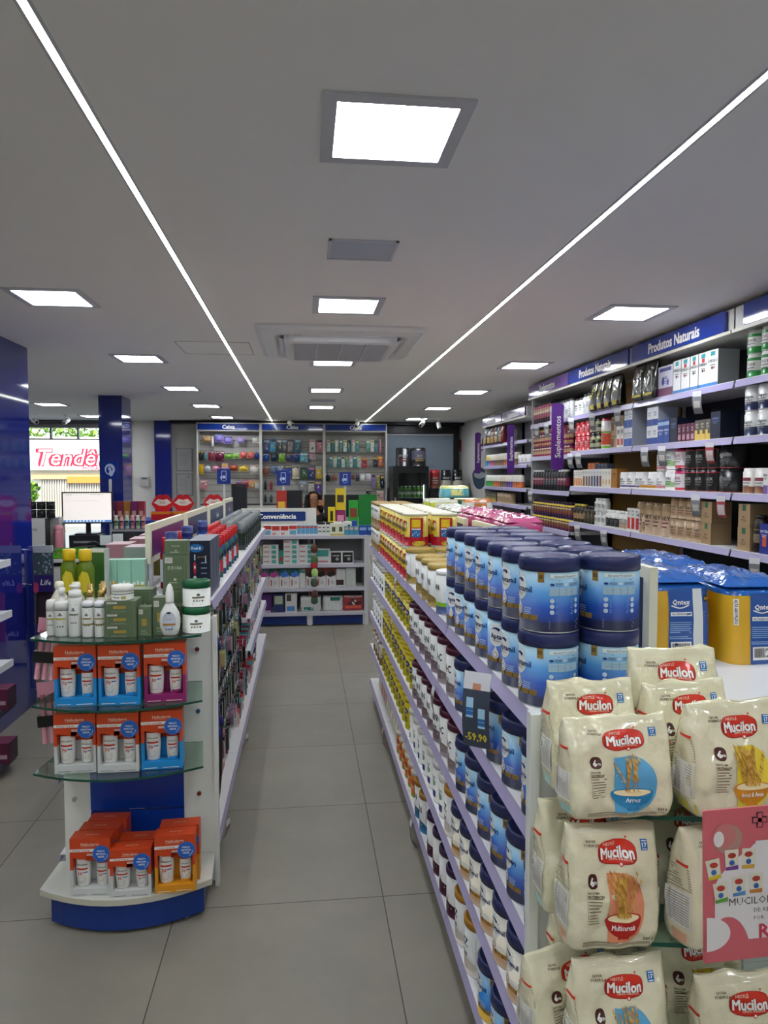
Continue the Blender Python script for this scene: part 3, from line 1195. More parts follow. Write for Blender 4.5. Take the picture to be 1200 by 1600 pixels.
WTUB = white_tub()
ORTUB = can('nutrition_tub', .05, .12, '#d87a1c', '#e3ded6', .02, [(.06, .08, '#c9461c'), (0, .015, '#8a9a2c')], lambda mb, fn: mb.text(fn, 'SUSTAGEN', 0, .05, .012, W, 3, bold=.03, maxw=.06), 'tub', 20)
WGOLD = can('formula_can', .06, .16, '#d9d8d3', '#a9843a', .02, [(0, .05, '#8a6a34'), (.05, .07, '#d0c9b8')], lambda mb, fn: (mb.text(fn, 'NAN', 0, .11, .02, INK, 3, bold=.02, maxw=.05), mb.lines(fn, -.02, .02, .09, 4, .006, .002, GREYT, 2)), 'can', 22)
# ================================================================== gondola shelving
def shifted(mb, base):
    mb.v = [(a - base[0], b - base[1], c_ - base[2]) for a, b, c_ in mb.v]
    return mb


def thing_w(name, parts, label, cat, base, group=None, root=None):
    """parts modelled in room coordinates, hung under one Empty (or mesh) at base"""
    sh = []
    for p in parts:
        subs = [(q[0], shifted(q[1], base)) for q in (p[2] if len(p) > 2 else ())]
        sh.append((p[0], shifted(p[1], base), subs))
    return thing(name, shifted(root, base) if root else None, label, cat, base, 0, group, sh)


def rail(mb, x, y0, y1, z, sg, m=None):
    """price rail along Y; sg -1 faces -X, +1 faces +X; z is its lower edge"""
    m = m or RAIL
    pts = [(x, z), (x - sg * .004, z), (x - sg * .016, z + .031), (x - sg * .014, z + .036), (x - sg * .010, z + .036), (x - sg * .008, z + .031)]
    pts = [(x, z), (x - sg * .004, z - .001), (x - sg * .014, z + .034), (x - sg * .010, z + .037)]
    vs = [(a, y0, b) for a, b in pts] + [(a, y1, b) for a, b in pts]
    n = len(pts)
    fs = [tuple(range(n)), tuple(range(2 * n - 1, n - 1, -1))] + [(k, n + k, n + (k + 1) % n, (k + 1) % n) for k in range(n)]
    mb.add(vs, fs, m)
    # thin white edge above
    mb.box(min(x - sg * .008, x - sg * .03), max(x - sg * .008, x - sg * .03), y0, y1, z + .035, z + .0385, SHELFW)
    return mb


def gondola(x0, x1, y0, y1, zs, nb, label, boards, bcol, short=None):
    """double sided; zs = lower edges of the rails"""
    xc = (x0 + x1) / 2
    parts = []
    bp = MB().box(xc - .012, xc + .012, y0, y1, .08, zs[0] + .03, M('#cfcfd2', .4))
    parts.append(('back_panel', bp))
    L_ = (y1 - y0) / nb
    for b in range(nb + 1):
        y = y0 + b * L_
        up = MB()
        up.box(xc - .03, xc + .03, y - .015, y + .015, 0, zs[0] + .03, SHELFW)
        parts.append(('upright', up))
    for li, z in enumerate(zs):
        for b in range(nb):
            ya, yb = y0 + b * L_ + .002, y0 + (b + 1) * L_ - .002
            for sg, xe in ((-1, x0), (1, x1)):
                if short and sg == short[0] and (li, b) in short[1]:
                    continue
                s = MB()
                a, c_ = (xe + .03, xc - .031) if sg < 0 else (xc + .031, xe - .03)
                s.box(a, c_, ya, yb, z + .012, z + .0385, SHELFW)
                r_ = rail(MB(), xe, ya, yb, z, sg)
                parts.append(('shelf', s, [('price_rail', r_)]))
    k = MB()
    k.box(x0 + .045, x1 - .045, y0 + .01, y1 - .01, .03, zs[-1] + .0, M('#7b7f92', .4))
    parts.append(('kick_plate', k))
    for b in range(nb + 1):
        for xe in (x0 + .05, x1 - .05):
            ft = MB()
            y = y0 + b * L_
            ft.box(xe - .012, xe + .012, y - .012 + (.02 if b == 0 else -.02 if b == nb else 0), y + .012 + (.02 if b == 0 else -.02 if b == nb else 0), .012, zs[-1], SHELFW)
            ft.lathe([(.018, 0), (.018, .008), (.006, .012), (.006, .03)], W, 10, c=(xe, y + (.02 if b == 0 else -.02 if b == nb else 0)))
            parts.append(('foot', ft))
    for (ya, yb, za, zb, face) in boards:
        bd = MB()
        t = .011
        bd.box(xc - t, xc + t, ya, yb, za, zb, CREAM)
        for y in (ya + .06, yb - .06):
            bd.box(xc - .008, xc + .008, y - .012, y + .012, zs[0] + .03, za, SHELFW)
        for sg in (-1, 1):
            bd.box(min(xc + sg * t, xc + sg * (t + .003)), max(xc + sg * t, xc + sg * (t + .003)), ya + .035, yb - .035, za + .03, zb - .03, M(face[0], .3))
            if face[1]:
                fn = flat((xc + sg * (t + .003), (ya + yb) / 2, (za + zb) / 2), (0, sg, 0), (0, 0, 1))
                bd.text(fn, face[1], 0, .0, (zb - za) * .24, W, 2, bold=.02, maxw=(yb - ya) * .8)
        parts.append(('header_board', bd))
    return thing_w('gondola_shelving', parts, label, 'store shelving', (xc, (y0 + y1) / 2, 0))


ZR = [1.113, .868, .616, .372, .108]
gondola(.475, 1.285, 1.405, 5.2, ZR, 4, 'long double-sided white gondola of milk and formula tins right of the aisle',
        [(1.70, 3.62, 1.175, 1.425, ('#323a5c', None)), (3.80, 4.61, 1.175, 1.42, ('#323a5c', None)), (4.90, 5.17, 1.175, 1.41, ('#323a5c', None))], None)

# end panel and glass end display, right
GP = MB().box(.455, 1.295, 1.372, 1.402, .0, 1.175, M('#d6dad8', .35))
GP.box(.452, .472, 1.366, 1.372, 0, 1.176, M('#e3e6e2', .3))


def arc_shelf(xa, xb, yb, yf, bulge, z0, z1, m, edge, n=12, inset=.03):
    """glass shelf: straight back edge at yb, bowed front at yf"""
    xc, hw = (xa + xb) / 2, (xb - xa) / 2
    pts = [(xb - inset, yb), (xa + inset, yb)]
    pts += [(xa + (xb - xa) * k / n, yf - bulge * (1 - ((k / n) * 2 - 1) ** 2)) for k in range(n + 1)]
    mb = MB()
    mb.prism(pts, z0, z1, m, side=edge)
    return mb


GEDGE = M('#1c5a48', .08, trans=.35)
parts = [('end_panel', GP)]
for z in (1.062, .832, .60, .36):
    parts.append(('glass_shelf', arc_shelf(.485, 1.235, 1.371, 1.19, .06, z - .008, z, GLASS, GEDGE)))
bs = arc_shelf(.485, 1.235, 1.371, 1.17, .06, .11, .135, WHITE, WHITE)
bk = arc_shelf(.51, 1.21, 1.371, 1.20, .055, .01, .11, BLUE, BLUE)
parts += [('base_shelf', bs), ('base', bk)]
thing_w('end_display', parts, 'end display with curved glass shelves holding cream cereal bags', 'display shelf', (.87, 1.3, 0))

# ------------------------------------------------ tins along the aisle face
def tins(proto, xs, ys, z, desc, where, group, layers=1, ph=.165, rot=None, frm='near end'):
    for ci, x in enumerate(xs):
        for i, y in enumerate(ys):
            for l in range(layers):
                lay = '' if layers == 1 else (' lower tier' if l == 0 else ' upper tier')
                rw_ = '' if len(xs) == 1 else (' aisle row' if ci == 0 else ' inner row')
                rz = TO_R + (rot(i, ci, l) if rot else random.uniform(-.25, .25))
                proto.put(x, y, z + l * (ph + .001), rz, f'{desc}, {ORD[i]} from {frm}{rw_}{lay} {where}', group)


zt = [z + .0387 for z in ZR]
ya = [1.53 + .137 * i for i in range(7)]
rots = [0, .1, .55, .15, .05, .3, .5]
tins(APTAMIL, [.545, .685], ya, zt[0], 'navy-lidded blue formula tin', 'on top shelf', 'blue formula tins on the top shelf', 2, rot=lambda i, c_, l: (rots[i] if l == 0 else rots[::-1][i] * .6 - .05) if i else (.02 if c_ == 0 else -.25))
WGR = can('formula_can', .05, .16, '#dcdddb', '#e9e9e6', .016, [(0, .03, '#4c5c86'), (.03, .045, '#86b82c')], lambda mb, fn: mb.text(fn, 'NAN', 0, .10, .02, INK, 3, bold=.03, maxw=.05), 'can', 20)
WGR.put(.53, 2.55, zt[0], TO_R, 'narrow white tin with lime band at the end of the blue tins, top shelf')
tins(NANGOLD, [.54], [2.70, 2.85, 3.0, 3.30], zt[0], 'gold-lidded white tin', 'on top shelf', 'gold lidded tins on the top shelf', rot=lambda i, c_, l: random.uniform(-.2, .1))
NANGOLD.put(.68, 3.3, zt[0], TO_R, 'gold-lidded white tin standing alone in the inner row, top shelf')
yn = [3.46 + .131 * i for i in range(9)]
tins(NINHO, [.545, .69], yn, zt[0], 'red and yellow milk tin', 'on top shelf', 'red and yellow milk tins', 2, .16, rot=lambda i, c_, l: .0 if i == 0 else random.uniform(-.15, .15))
tins(WGOLD, [.535, .67], [4.66 + .125 * i for i in range(4)], zt[0], 'white tin with gold foot', 'at far end', 'white tins with gold foot, top shelf', 2, .16)
sh2 = [(APTAMIL, [1.50, 1.66, 1.81], 'navy-lidded blue formula tin'), (APTAMIL, [2.07, 2.21], 'blue formula tin beside the maroon lids'),
       (LACMAR, [2.36, 2.52], 'maroon-lidded white tin lettered LAC'), (NANMAR, [2.66, 2.80, 2.94, 3.08, 3.22], 'maroon-lidded white tin lettered NAN'),
       (YELC, [3.38 + .115 * i for i in range(9)], 'yellow milk tin'), (WTUB, [4.45 + .12 * i for i in range(6)], 'pale blue and white tub')]
for p_, ys, d in sh2:
    tins(p_, [.545], ys, zt[1], d, 'on second shelf down', 'tins on the second shelf', rot=lambda i, c_, l: random.uniform(-.1, .12))
sh3 = [(DANUTRI, [1.47, 1.61, 1.76, 1.90], 'blue follow-on milk tin'), (APTAMIL, [2.05, 2.19], 'blue formula tin'),
       (LACMAR, [2.33, 2.47], 'maroon-lidded white tin'), (NANMAR, [2.61, 2.74, 2.87, 3.0, 3.13], 'maroon-lidded tin'),
       (YELC, [3.27 + .115 * i for i in range(11)], 'yellow milk tin'), (WTUB, [4.55 + .12 * i for i in range(5)], 'white tub')]
for p_, ys, d in sh3:
    tins(p_, [.545], ys, zt[2], d, 'on third shelf down', 'tins on the third shelf', rot=lambda i, c_, l: random.uniform(-.1, .12))
for i in range(6):
    YELC.put(.67, 3.27 + .12 * i, zt[2], TO_R, f'yellow milk tin in the inner row, {ORD[i]} from near end of third shelf', 'inner yellow milk tins')
sh4 = [(APTGOLD, [1.47, 1.60, 1.73, 1.86, 1.99, 2.12, 2.25], 'cream tin with navy lid'), (GOLDLID, [2.38], 'small white tin with amber lid'),
       (WTUB, [2.51 + .122 * i for i in range(7)], 'white nutrition tub'), (YELC, [3.42 + .115 * i for i in range(10)], 'yellow milk tin'),
       (WGOLD, [4.60 + .125 * i for i in range(4)], 'white tin with gold foot')]
for p_, ys, d in sh4:
    tins(p_, [.545], ys, zt[3], d, 'on fourth shelf down', 'tins on the fourth shelf', rot=lambda i, c_, l: random.uniform(-.1, .12))
for i in range(7):
    WTUB.put(.67, 2.53 + .122 * i, zt[3], TO_R, f'white nutrition tub in the inner row, {ORD[i]} from near end of fourth shelf', 'inner white tubs')
sh5 = [(APTYEL, [1.60, 1.74, 1.88], 'blue tin with yellow foot'), (GOLDLID, [2.06, 2.20], 'white tin with amber lid'),
       (PURPCAN, [2.34, 2.47, 2.60, 2.73], 'dark purple and white tin'), (GENCAN, [2.92, 3.05], 'teal tin with gold lid'),
       (ORTUB, [3.25 + .105 * i for i in range(6)], 'orange nutrition tub')]
for p_, ys, d in sh5:
    tins(p_, [.545], ys, zt[4], d, 'on bottom shelf', 'tins on the bottom shelf', rot=lambda i, c_, l: random.uniform(-.1, .12))
for i in range(4):
    ORTUB.put(.66, 3.3 + .108 * i, zt[4], TO_R, f'orange nutrition tub in the inner row, {ORD[i]} from near end of bottom shelf', 'inner orange tubs')
# small foil sachets at the far end of the bottom shelf
SS = Soft(.05, .018, .13, seed=5, wr=.004)
SACH = Proto('food_sachet', 'sachet', SS.build(foil('#cfc9a8', .3), nx=8, nz=8, ns=3), [], (.1, .04, .13))
SS2 = Soft(.05, .018, .13, seed=9, wr=.004)
SACR = Proto('food_sachet', 'sachet', SS2.build(foil('#a8553a', .3), nx=8, nz=8, ns=3), [], (.1, .04, .13))
for i in range(9):
    (SACR if i in (5, 6, 7) else SACH).put(.54, 4.0 + i * .115, zt[4], TO_R, f'{"russet" if i in (5, 6, 7) else "pale"} foil food sachet, {ORD[i]} of those at the far end of bottom shelf', 'foil sachets bottom shelf', rx=0)

# ------------------------------------------------ shelf talkers (hanging price strips)
def talker(w, h, body, picture=None, price=None, pcol='#e6d23c'):
    """thin plastic strip that curves down and outward from a rail; front is -Y"""
    mb = MB()
    n = 10

    def F(x, z, l):
        t = 1 - z / h
        y = -.035 * math.sin(t * 1.9) + .02 * t * t
        return (x, y - .0006 * l, z - h)
    ww = w / 2
    mb.rect(F, -ww, ww, 0, h, M(body, .35), 1, 3, n)
    bk_ = [F(x, z, 0) for z in [h * k / n for k in range(n + 1)] for x in (ww, -ww)]
    mb.add(bk_, [(2 * k, 2 * k + 1, 2 * k + 3, 2 * k + 2) for k in range(n)], M(body, .4))
    mb.rect(F, -ww, ww, h * .78, h, M('#d8d8dc', .3), 1.6, 3, 3)
    if picture:
        for px_, pz_, pw, ph_, c_ in picture:
            mb.rect(F, (px_ - pw / 2) * w, (px_ + pw / 2) * w, (pz_ - ph_ / 2) * h, (pz_ + ph_ / 2) * h, M(c_, .4), 2.2, 2, 3)
    if price:
        mb.text(F, price, 0, h * .16, h * .11, M(pcol, .4), 3, bold=.04, maxw=w * .8)
    return Proto('shelf_talker', 'price tag', mb, [], (w, .05, h))


TKG = talker(.045, .12, '#55585f', [(0, .5, .6, .3, '#b9a89a')], '9')
TKR = talker(.045, .12, '#b9545a', [(0, .4, .8, .5, '#e6dede')], None)
TKBIG = talker(.075, .20, '#3f4858', [(-.22, .55, .26, .26, '#a9d2ea'), (-.22, .5, .26, .1, '#2e6fb0'), (.22, .42, .26, .26, '#a9d2ea'), (.22, .37, .26, .1, '#2e6fb0'), (-.0, .82, .3, .08, '#c98a6a')], '-59,90')
TKBIG.put(.452, 1.80, ZR[0] + .03, -.62, 'large grey price strip lettered 59,90 hanging from the top rail', ry=0.0, rx=.05)
for i, (y, z, p_, d) in enumerate(((2.52, ZR[1], TKG, 'grey price strip on the second rail of the tin gondola'), (3.6, ZR[0], TKR, 'pink price strip on the top rail before the red and yellow tins'),
                                   (4.9, ZR[0], TKG, 'grey price strip at the far end of the top rail'), (3.75, ZR[1], TKG, 'grey price strip on the second rail below the yellow tins'),
                                   (4.4, ZR[2], TKG, 'grey price strip on the third rail near the far end'), (3.05, ZR[4], TKG, 'grey price strip hanging from the lowest rail over the floor'),
                                   (4.2, ZR[4], TKR, 'pink price strip hanging from the lowest rail near far end'))):
    p_.put(.468, y, z + .02, TO_R, d, rx=.25)

# ------------------------------------------------ cereal bags on the end display
BB = [cereal_bag(3, kind='blue', hw=.098, h=.168, dep=.042), cereal_bag(11, kind='red', hw=.088, h=.205, dep=.040), cereal_bag(23, kind='yellow', hw=.094, h=.19, dep=.045),
      cereal_bag(31, kind='blue', hw=.088, h=.20, dep=.040)]
zg = [1.0625, .8325, .6005]
bags = [
    # proto, x, y, z, rz, rx, ry, scale, label
    (BB[0], .548, 1.185, zg[0], .03, -.06, .0, 1.0, 'cream cereal bag with blue bowl picture, front left of the top glass shelf'),
    (BB[3], .545, 1.295, zg[0], .02, -.05, .01, 1.0, 'cream cereal bag behind the blue-bowl bag, back left of top glass shelf'),
    (BB[2], .755, 1.175, zg[0], .14, -.05, .03, 1.0, 'cream cereal bag with yellow bowl, front middle of top glass shelf'),
    (BB[3], .735, 1.285, zg[0], .02, -.04, -.02, .98, 'low cereal bag half hidden behind the yellow-bowl bag, top glass shelf'),
    (BB[1], .735, 1.335, zg[0] + .045, -.16, .0, -.03, 1.0, 'cream cereal bag lying highest at the back of the top glass shelf'),
    (BB[0], .95, 1.20, zg[0], .1, -.05, 0, 1.0, 'cream cereal bag at the right of the top glass shelf, mostly out of frame'),
    (BB[1], .532, 1.180, zg[1], .06, -.04, .045, 1.0, 'cream cereal bag with red bowl picture, front left of middle glass shelf'),
    (BB[3], .530, 1.285, zg[1], .03, -.03, .0, 1.03, 'cream cereal bag behind the red-bowl bag, middle glass shelf'),
    (BB[1], .728, 1.175, zg[1], .38, -.04, .03, .98, 'turned cream cereal bag behind the pink sign, middle glass shelf'),
    (BB[3], .742, 1.29, zg[1], .02, -.03, .0, 1.0, 'cereal bag in shadow behind the turned bag, middle glass shelf'),
    (BB[1], .92, 1.2, zg[1], .05, -.03, .0, 1.0, 'cream cereal bag hidden mostly by the pink sign, middle glass shelf'),
    (BB[3], .548, 1.165, zg[2], .04, -.05, .02, 1.0, 'cream cereal bag with blue picture, front left of lower glass shelf'),
    (BB[0], .50, 1.26, zg[2] + .0, .25, -.03, -.02, 1.0, 'turned cream cereal bag by the end panel, lower glass shelf'),
    (BB[3], .57, 1.32, zg[2], .0, -.02, .0, 1.02, 'cream cereal bag in the back row, lower glass shelf'),
    (BB[2], .745, 1.26, zg[2], .02, -.02, .0, 1.0, 'cream cereal bag below the pink sign, lower glass shelf'),
    (BB[3], .762, 1.12, zg[2] - .015, -.02, -.05, -.02, 1.0, 'cream cereal bag at bottom right corner of the photo, lower glass shelf'),
]
for p_, x, y, z, rz, rx, ry, sc, lab in bags:
    p_.put(x, y, z + .0015, rz, lab, 'cream cereal bags', rx=rx, ry=ry, sc=sc)

# ------------------------------------------------ pink price sign in a clear holder
sg_ = MB()
PK = M('#c9626a', .4)
sg_.box(0, .30, 0, .002, 0, .212, PK)
F = flat((0, 0, 0), (1, 0, 0), (0, 0, 1), .0004)
wh = M('#e2dedd', .45)
sg_.disc(F, .13, .115, .095, .055, wh, 1, seg=24)
sg_.rect(F, .075, .30, .05, .165, wh, 1.25)
sg_.rect(F, .035, .30, .028, .12, wh, 1.1)
sg_.rect(F, 0.016, .06, .05, .11, wh, 1.45)
sg_.disc(F, .05, .10, .034, .034, wh, 1.3, seg=20)
sg_.disc(F, .088, .15, .022, .015, wh, 1.3, seg=20)
sg_.disc(F, .004, .04, .034, .024, wh, 2.0, seg=20, a0=-PI / 2, a1=PI / 2)
sg_.disc(F, .034, .0005, .034, .062, PK, 1.7, seg=22, a0=0, a1=PI)
sg_.disc(F, .035, .171, .021, .0205, M('#b0877c', .4), 2, seg=22)
sg_.disc(F, .030, .176, .016, .0165, M('#c47672', .4), 2.5, seg=22)
sg_.disc(F, .0215, .172, .0075, .011, wh, 3, seg=16)
ink = M('#4a3a44', .5)
gx, gz = .0805, .194
for (a, b, c2, d) in ((-.011, .011, -.0045, .0045), (-.0045, .0045, -.011, .011)):
    sg_.rect(F, gx + a, gx + b, gz + c2, gz + d, ink, 2)
    sg_.rect(F, gx + a + .0015, gx + b - .0015, gz + c2 + .0015, gz + d - .0015, PK, 3.5)
sg_.text(F, 'SAVE', .098, gz - .001, .0095, ink, 3, align='l', bold=.01)
BL2 = M('#2f62ad', .4)
for k, t_ in enumerate(('PREÇO', 'MAIS', 'ÇÃO')):
    sg_.text(F, t_, .108, .138 - k * .021, .0165, BL2, 3, align='l', bold=.05)
sg_.text(F, 'MUCILON SACHÊ', .036, .083, .0105, ink, 3, align='l', bold=.01)
sg_.text(F, 'DE: R$ 11,90', .072, .069, .0055, ink, 3, align='l', bold=.01)
sg_.text(F, 'POR:', .072, .058, .0055, ink, 3, align='l', bold=.01)
sg_.text(F, 'R$ 9,90', .080, .039, .020, M('#c23a50', .4), 3, align='l', bold=.03)
for k, (px_, pz_, a, c2) in enumerate(((.014, .131, .15, '#d9c030'), (.040, .142, .02, '#7a3f94'), (.064, .142, -.05, '#c99a3c'), (.024, .098, .12, '#5a9a3c'), (.050, .105, .05, '#4f86b8'), (.075, .107, -.02, '#b8752c'))):
    cs, sn = math.cos(a), math.sin(a)

    def R_(pts):
        return [(px_ + x * cs - z * sn, pz_ + x * sn + z * cs) for x, z in pts]
    sg_.poly(F, R_([(-.009, -.014), (.009, -.014), (.010, .014), (-.010, .014)]), M('#dcd8c4', .4), 3 + k * .05)
    sg_.poly(F, R_([(-.009, -.014), (.009, -.014), (.009, -.008), (-.009, -.0095)]), M(c2, .4), 3.6)
    sg_.disc(F, px_, pz_ + .006, .006, .004, M('#b5392c', .4), 4, seg=10)
    sg_.disc(F, px_, pz_ - .004, .004, .004, M('#2f62ad', .4), 4, seg=8)
so = thing('price_sign', sg_, 'pink and white price sign in front of the cereal bags at right edge', 'sign', (.535, .875, .998), parts=[('clear_sleeve', MB().box(-.002, .302, -.004, -.0032, -.003, .216, M('#ffffff', .05, trans=1, ior=1.05)))])
so.rotation_euler = (0, -.03, .0)

# ------------------------------------------------ nappy packs on the other side of the tin gondola
def nappy(seed, hw=.10, d=.20, h=.27, kind='blue'):
    S = Soft(hw, d, h, top=d * .93, seed=seed, wr=.006, n=7, seal=.985, squash=.97, fold=12)
    Yl, Bl = foil('#d9a81c', .3, .12, 16), foil('#1550a0', .3, .12, 16)
    Pk = foil('#c23a78', .3, .2, 20)
    Gn = foil('#c9cf3a', .3, .2, 20)
    base = {'blue': Yl, 'pink': Pk, 'lime': Gn}[kind]
    topm = {'blue': foil('#1d5fb4', .12, .9, 22), 'pink': foil('#d45a92', .15, .7, 22), 'lime': foil('#dfe3d8', .18, .7, 22)}[kind]
    mb = S.build(base, nx=22, nz=22, ns=16, topm=topm, topz=.90, zig=0)
    # raised crinkled top
    n = 14
    vs, fs = [], []
    a, b = S.dims(.98)
    for j in range(n + 1):
        for i in range(n + 1):
            u, v = -1 + 2 * i / n, -1 + 2 * j / n
            ed = max(abs(u), abs(v))
            z = h * .995 + .028 * (1 - ed ** 3) + .014 * noise.noise(Vector((u * 4 + seed, v * 5, seed))) * (1 - ed ** 6)
            vs.append((u * a * 1.0, v * b * 1.0, z))
    for j in range(n):
        for i in range(n):
            k = j * (n + 1) + i
            fs.append((k, k + 1, k + n + 2, k + n + 1))
    mb.add(vs, fs, topm, True)
    Fr = S.front
    if kind == 'blue':
        x0, x1 = -hw * .34, hw * .36
        mb.rect(Fr, x0, x1, h * .02, h * .93, Bl, 1.5, 8, 18)
        mb.rect(Fr, x1, x1 + hw * .27, h * .02, h * .93, M('#dde1e0', .35), 1.5, 3, 18)
        mb.rect(Fr, x1 + hw * .27, hw * .93, h * .02, h * .93, Bl, 1.5, 4, 18)
        cx_ = (x0 + x1) / 2
        mb.text(Fr, 'Qntex', cx_, h * .80, h * .052, W, 3, bold=.03, maxw=hw * .5, slant=.15)
        for k in range(12):
            t = k / 11
            mb.disc(Fr, cx_ - hw * .25 + hw * .45 * t, h * (.762 - .022 * math.sin(t * PI)), .004, .0016, W, 3, seg=5)
        mb.rect(Fr, x0 + hw * .05, x1 - hw * .05, h * .66, h * .70, W, 2.6, 4)
        mb.text(Fr, 'GEL SUPERABSORVENTE', cx_, h * .68, h * .018, M('#1550a0', .4), 3.6, maxw=hw * .54)
        mb.lines(Fr, x0 + hw * .04, x1 - hw * .04, h * .60, 6, h * .02, h * .008, M('#8fb2dd', .5), 2.6, ragged=.15)
        mb.lines(Fr, x0 + hw * .02, x1 - hw * .02, h * .455, 2, h * .018, h * .008, M('#8fb2dd', .5), 2.6)
        mb.rect(Fr, x0 + hw * .06, x1 - hw * .06, h * .27, h * .40, W, 2.6, 4, 2)
        rb = random.Random(4)
        x = x0 + hw * .10
        while x < x1 - hw * .12:
            w_ = rb.uniform(.0008, .0024)
            mb.rect(Fr, x, x + w_, h * .295, h * .385, INK, 3.8)
            x += w_ + rb.uniform(.0008, .002)
        mb.poly(Fr, [(cx_ - .010, h * .18), (cx_ + .010, h * .18), (cx_, h * .23)], M('#c7d6ec', .4), 3)
        mb.poly(Fr, [(cx_ - .005, h * .186), (cx_ + .005, h * .186), (cx_, h * .212)], Bl, 4)
        mb.lines(Fr, x0 + hw * .06, x1 - hw * .06, h * .165, 2, h * .015, h * .006, M('#8fb2dd', .5), 2.6)
        mb.lines(Fr, x1 + hw * .3, hw * .92, h * .70, 3, h * .02, h * .008, M('#a9c6ea', .5), 2.6)
        mb.lines(Fr, x1 + hw * .3, hw * .92, h * .62, 16, h * .026, h * .010, M('#7ea6d8', .5), 2.6, ragged=.1)
        mb.rect(Fr, x1 + hw * .32, hw * .9, h * .80, h * .86, INK, 2.6, 2)
        mb.text(Fr, 'BIGFRAL', x1 + hw * .46, h * .83, h * .03, M('#e6c23c', .4), 3.6, maxw=hw * .24)
        mb.rect(Fr, -hw * .78, -hw * .66, h * .62, h * .88, W, 2.6, 1, 4)
        mb.text(Fr, 'ALTA ABSORÇÃO', -hw * .72, h * .75, hw * .08, INK, 3.6, rot=-PI / 2, maxw=h * .24)
        mb.disc(Fr, -hw * .80, h * .16, hw * .10, hw * .14, INK, 2.4, seg=16)
        mb.disc(Fr, -hw * .80, h * .16, hw * .08, hw * .115, W, 3.4, seg=16)
        for (cx2, cy2, sx2, sy2, rot_) in ((-.02, -d * .5, .06, .05, .3), (.02, 0, .05, .05, -.4)):
            Ft = lambda x, z, l: (x, z, h * 1.0 + .024 + l * .0006)
            mb.rect(Ft, cx2 - sx2, cx2 + sx2, cy2 - sy2, cy2 + sy2, M('#d3dbe6', .15), 1, 1, 1) if False else None
    else:
        mb.rect(Fr, -hw * .2, hw * .2, h * .05, h * .9, M('#e0dadd', .3), 1.5, 4, 10)
        mb.text(Fr, 'fralda', -hw * .6, h * .6, h * .1, M('#2f6fb5', .4), 3, bold=.03, maxw=hw * .5)
    return Proto('nappy_pack', 'nappy pack', mb, [], (2 * hw, 2 * d, h))


NB = [nappy(2), nappy(8)]
NP = nappy(5, .175, .095, .29, 'pink')
NL = [nappy(14, .15, .095, .28, 'lime'), nappy(17, .14, .11, .13, 'lime')]
zo = zt[0]
NB[0].put(1.012, 2.0, 1.10, 0, 'blue and yellow nappy pack nearest the tall tins', 'blue and yellow nappy packs')
NB[1].put(1.232, 1.96, 1.09, -.05, 'blue and yellow nappy pack cut by the right edge', 'blue and yellow nappy packs')
for i, (x, y, z) in enumerate(((1.02, 2.42, 1.10), (1.24, 2.39, 1.09), (1.03, 2.83, 1.10))):
    NB[i % 2].put(x, y, z, .02 * i, f'blue nappy pack, {ORD[i]} behind the near blue and yellow packs', 'rear blue nappy packs')
for i in range(3):
    NP.put(1.02, 3.33 + i * .37, zo + .001, TO_R + .06 * (i - 1), f'shiny pink nappy pack, {ORD[i]} from the near end beside the white header board', 'pink nappy packs', rx=0)

for i in range(2):
    NL[0].put(1.02, 4.46 + i * .33, zo + .001, TO_R + .05 * i, f'lime and white nappy pack, {ORD[i]} past the pink packs', 'lime nappy packs')
thing_w('promo_table', [('table_top', MB().box(.93, 1.62, 5.45, 6.75, 1.10, 1.13, SHELFW)), ('body', MB().box(.97, 1.58, 5.5, 6.7, .0, 1.10, M('#c9cacc', .4))), ('edge_rail', MB().box(.925, .93, 5.45, 6.75, 1.08, 1.19, CREAM))],
        'white display table behind the tin gondola heaped with nappy packs', 'display table', (1.27, 6.1, 0))
PKS = []
for k, (c1, c2, sd) in enumerate((('#c2c832', '#dcdccc', 51), ('#dcdedb', '#c97a3c', 52), ('#5fb0bf', '#d8dc8a', 53), ('#2a2c4a', '#a9b0c0', 54))):
    S_ = Soft(.12, .085, .10, seed=sd, wr=.010, seal=.98, top=.05, fold=16)
    q = S_.build(foil(c1, .2, .7, 24), nx=12, nz=8, ns=5, topm=foil(c2, .2, .7, 24), topz=.72)
    q.rect(S_.front, -.06, .05, .02, .07, M(c2, .3), 1.5, 5, 3)
    PKS.append(Proto('nappy_pack', 'nappy pack', q, [], (.24, .17, .10)))
rh = random.Random(5)
n = 0
for l, (z, xs, ys) in enumerate(((1.131, (1.08, 1.34), (5.58, 5.80, 6.02, 6.24)), (1.245, (1.10, 1.36), (5.66, 5.88, 6.12)), (1.36, (1.14, 1.40), (5.72, 6.0)), (1.47, (1.26,), (5.86,)))):
    for y in ys:
        for x in xs:
            k = [0, 1, 0, 2, 0, 3, 1][n % 7] if l < 3 else 2
            PKS[k].put(x + rh.uniform(-.015, .015), y, z, rh.uniform(-.25, .25), f'{["lime", "white", "teal", "navy"][k]} crinkled pack, {ORD[n]} in the heap on the display table, near ones first', 'packs heaped on the display table')
            n += 1
DKP2 = Soft(.05, .03, .16, seed=37, wr=.005)
Proto('wipes_pack', 'wipes pack', DKP2.build(foil('#2c2350', .3, .4, 24), nx=8, nz=8, ns=3), [], (.1, .06, .16)).put(1.0, 5.47, 1.131, .1, 'dark violet pack standing at the near left of the nappy heap')
OB = bx('nappy_box', .17, .16, .24, '#d8901c', [(.08, .3, .1, .9, '#d8cfc0'), (.35, .9, .15, .45, '#e0b03c')], [], side='#c98a1c', top='#e0a83c')
OB.put(1.07, 6.50, 1.131, 0, 'orange nappy carton at the far left of the display table')
GPK = Soft(.10, .08, .13, seed=39, wr=.006)
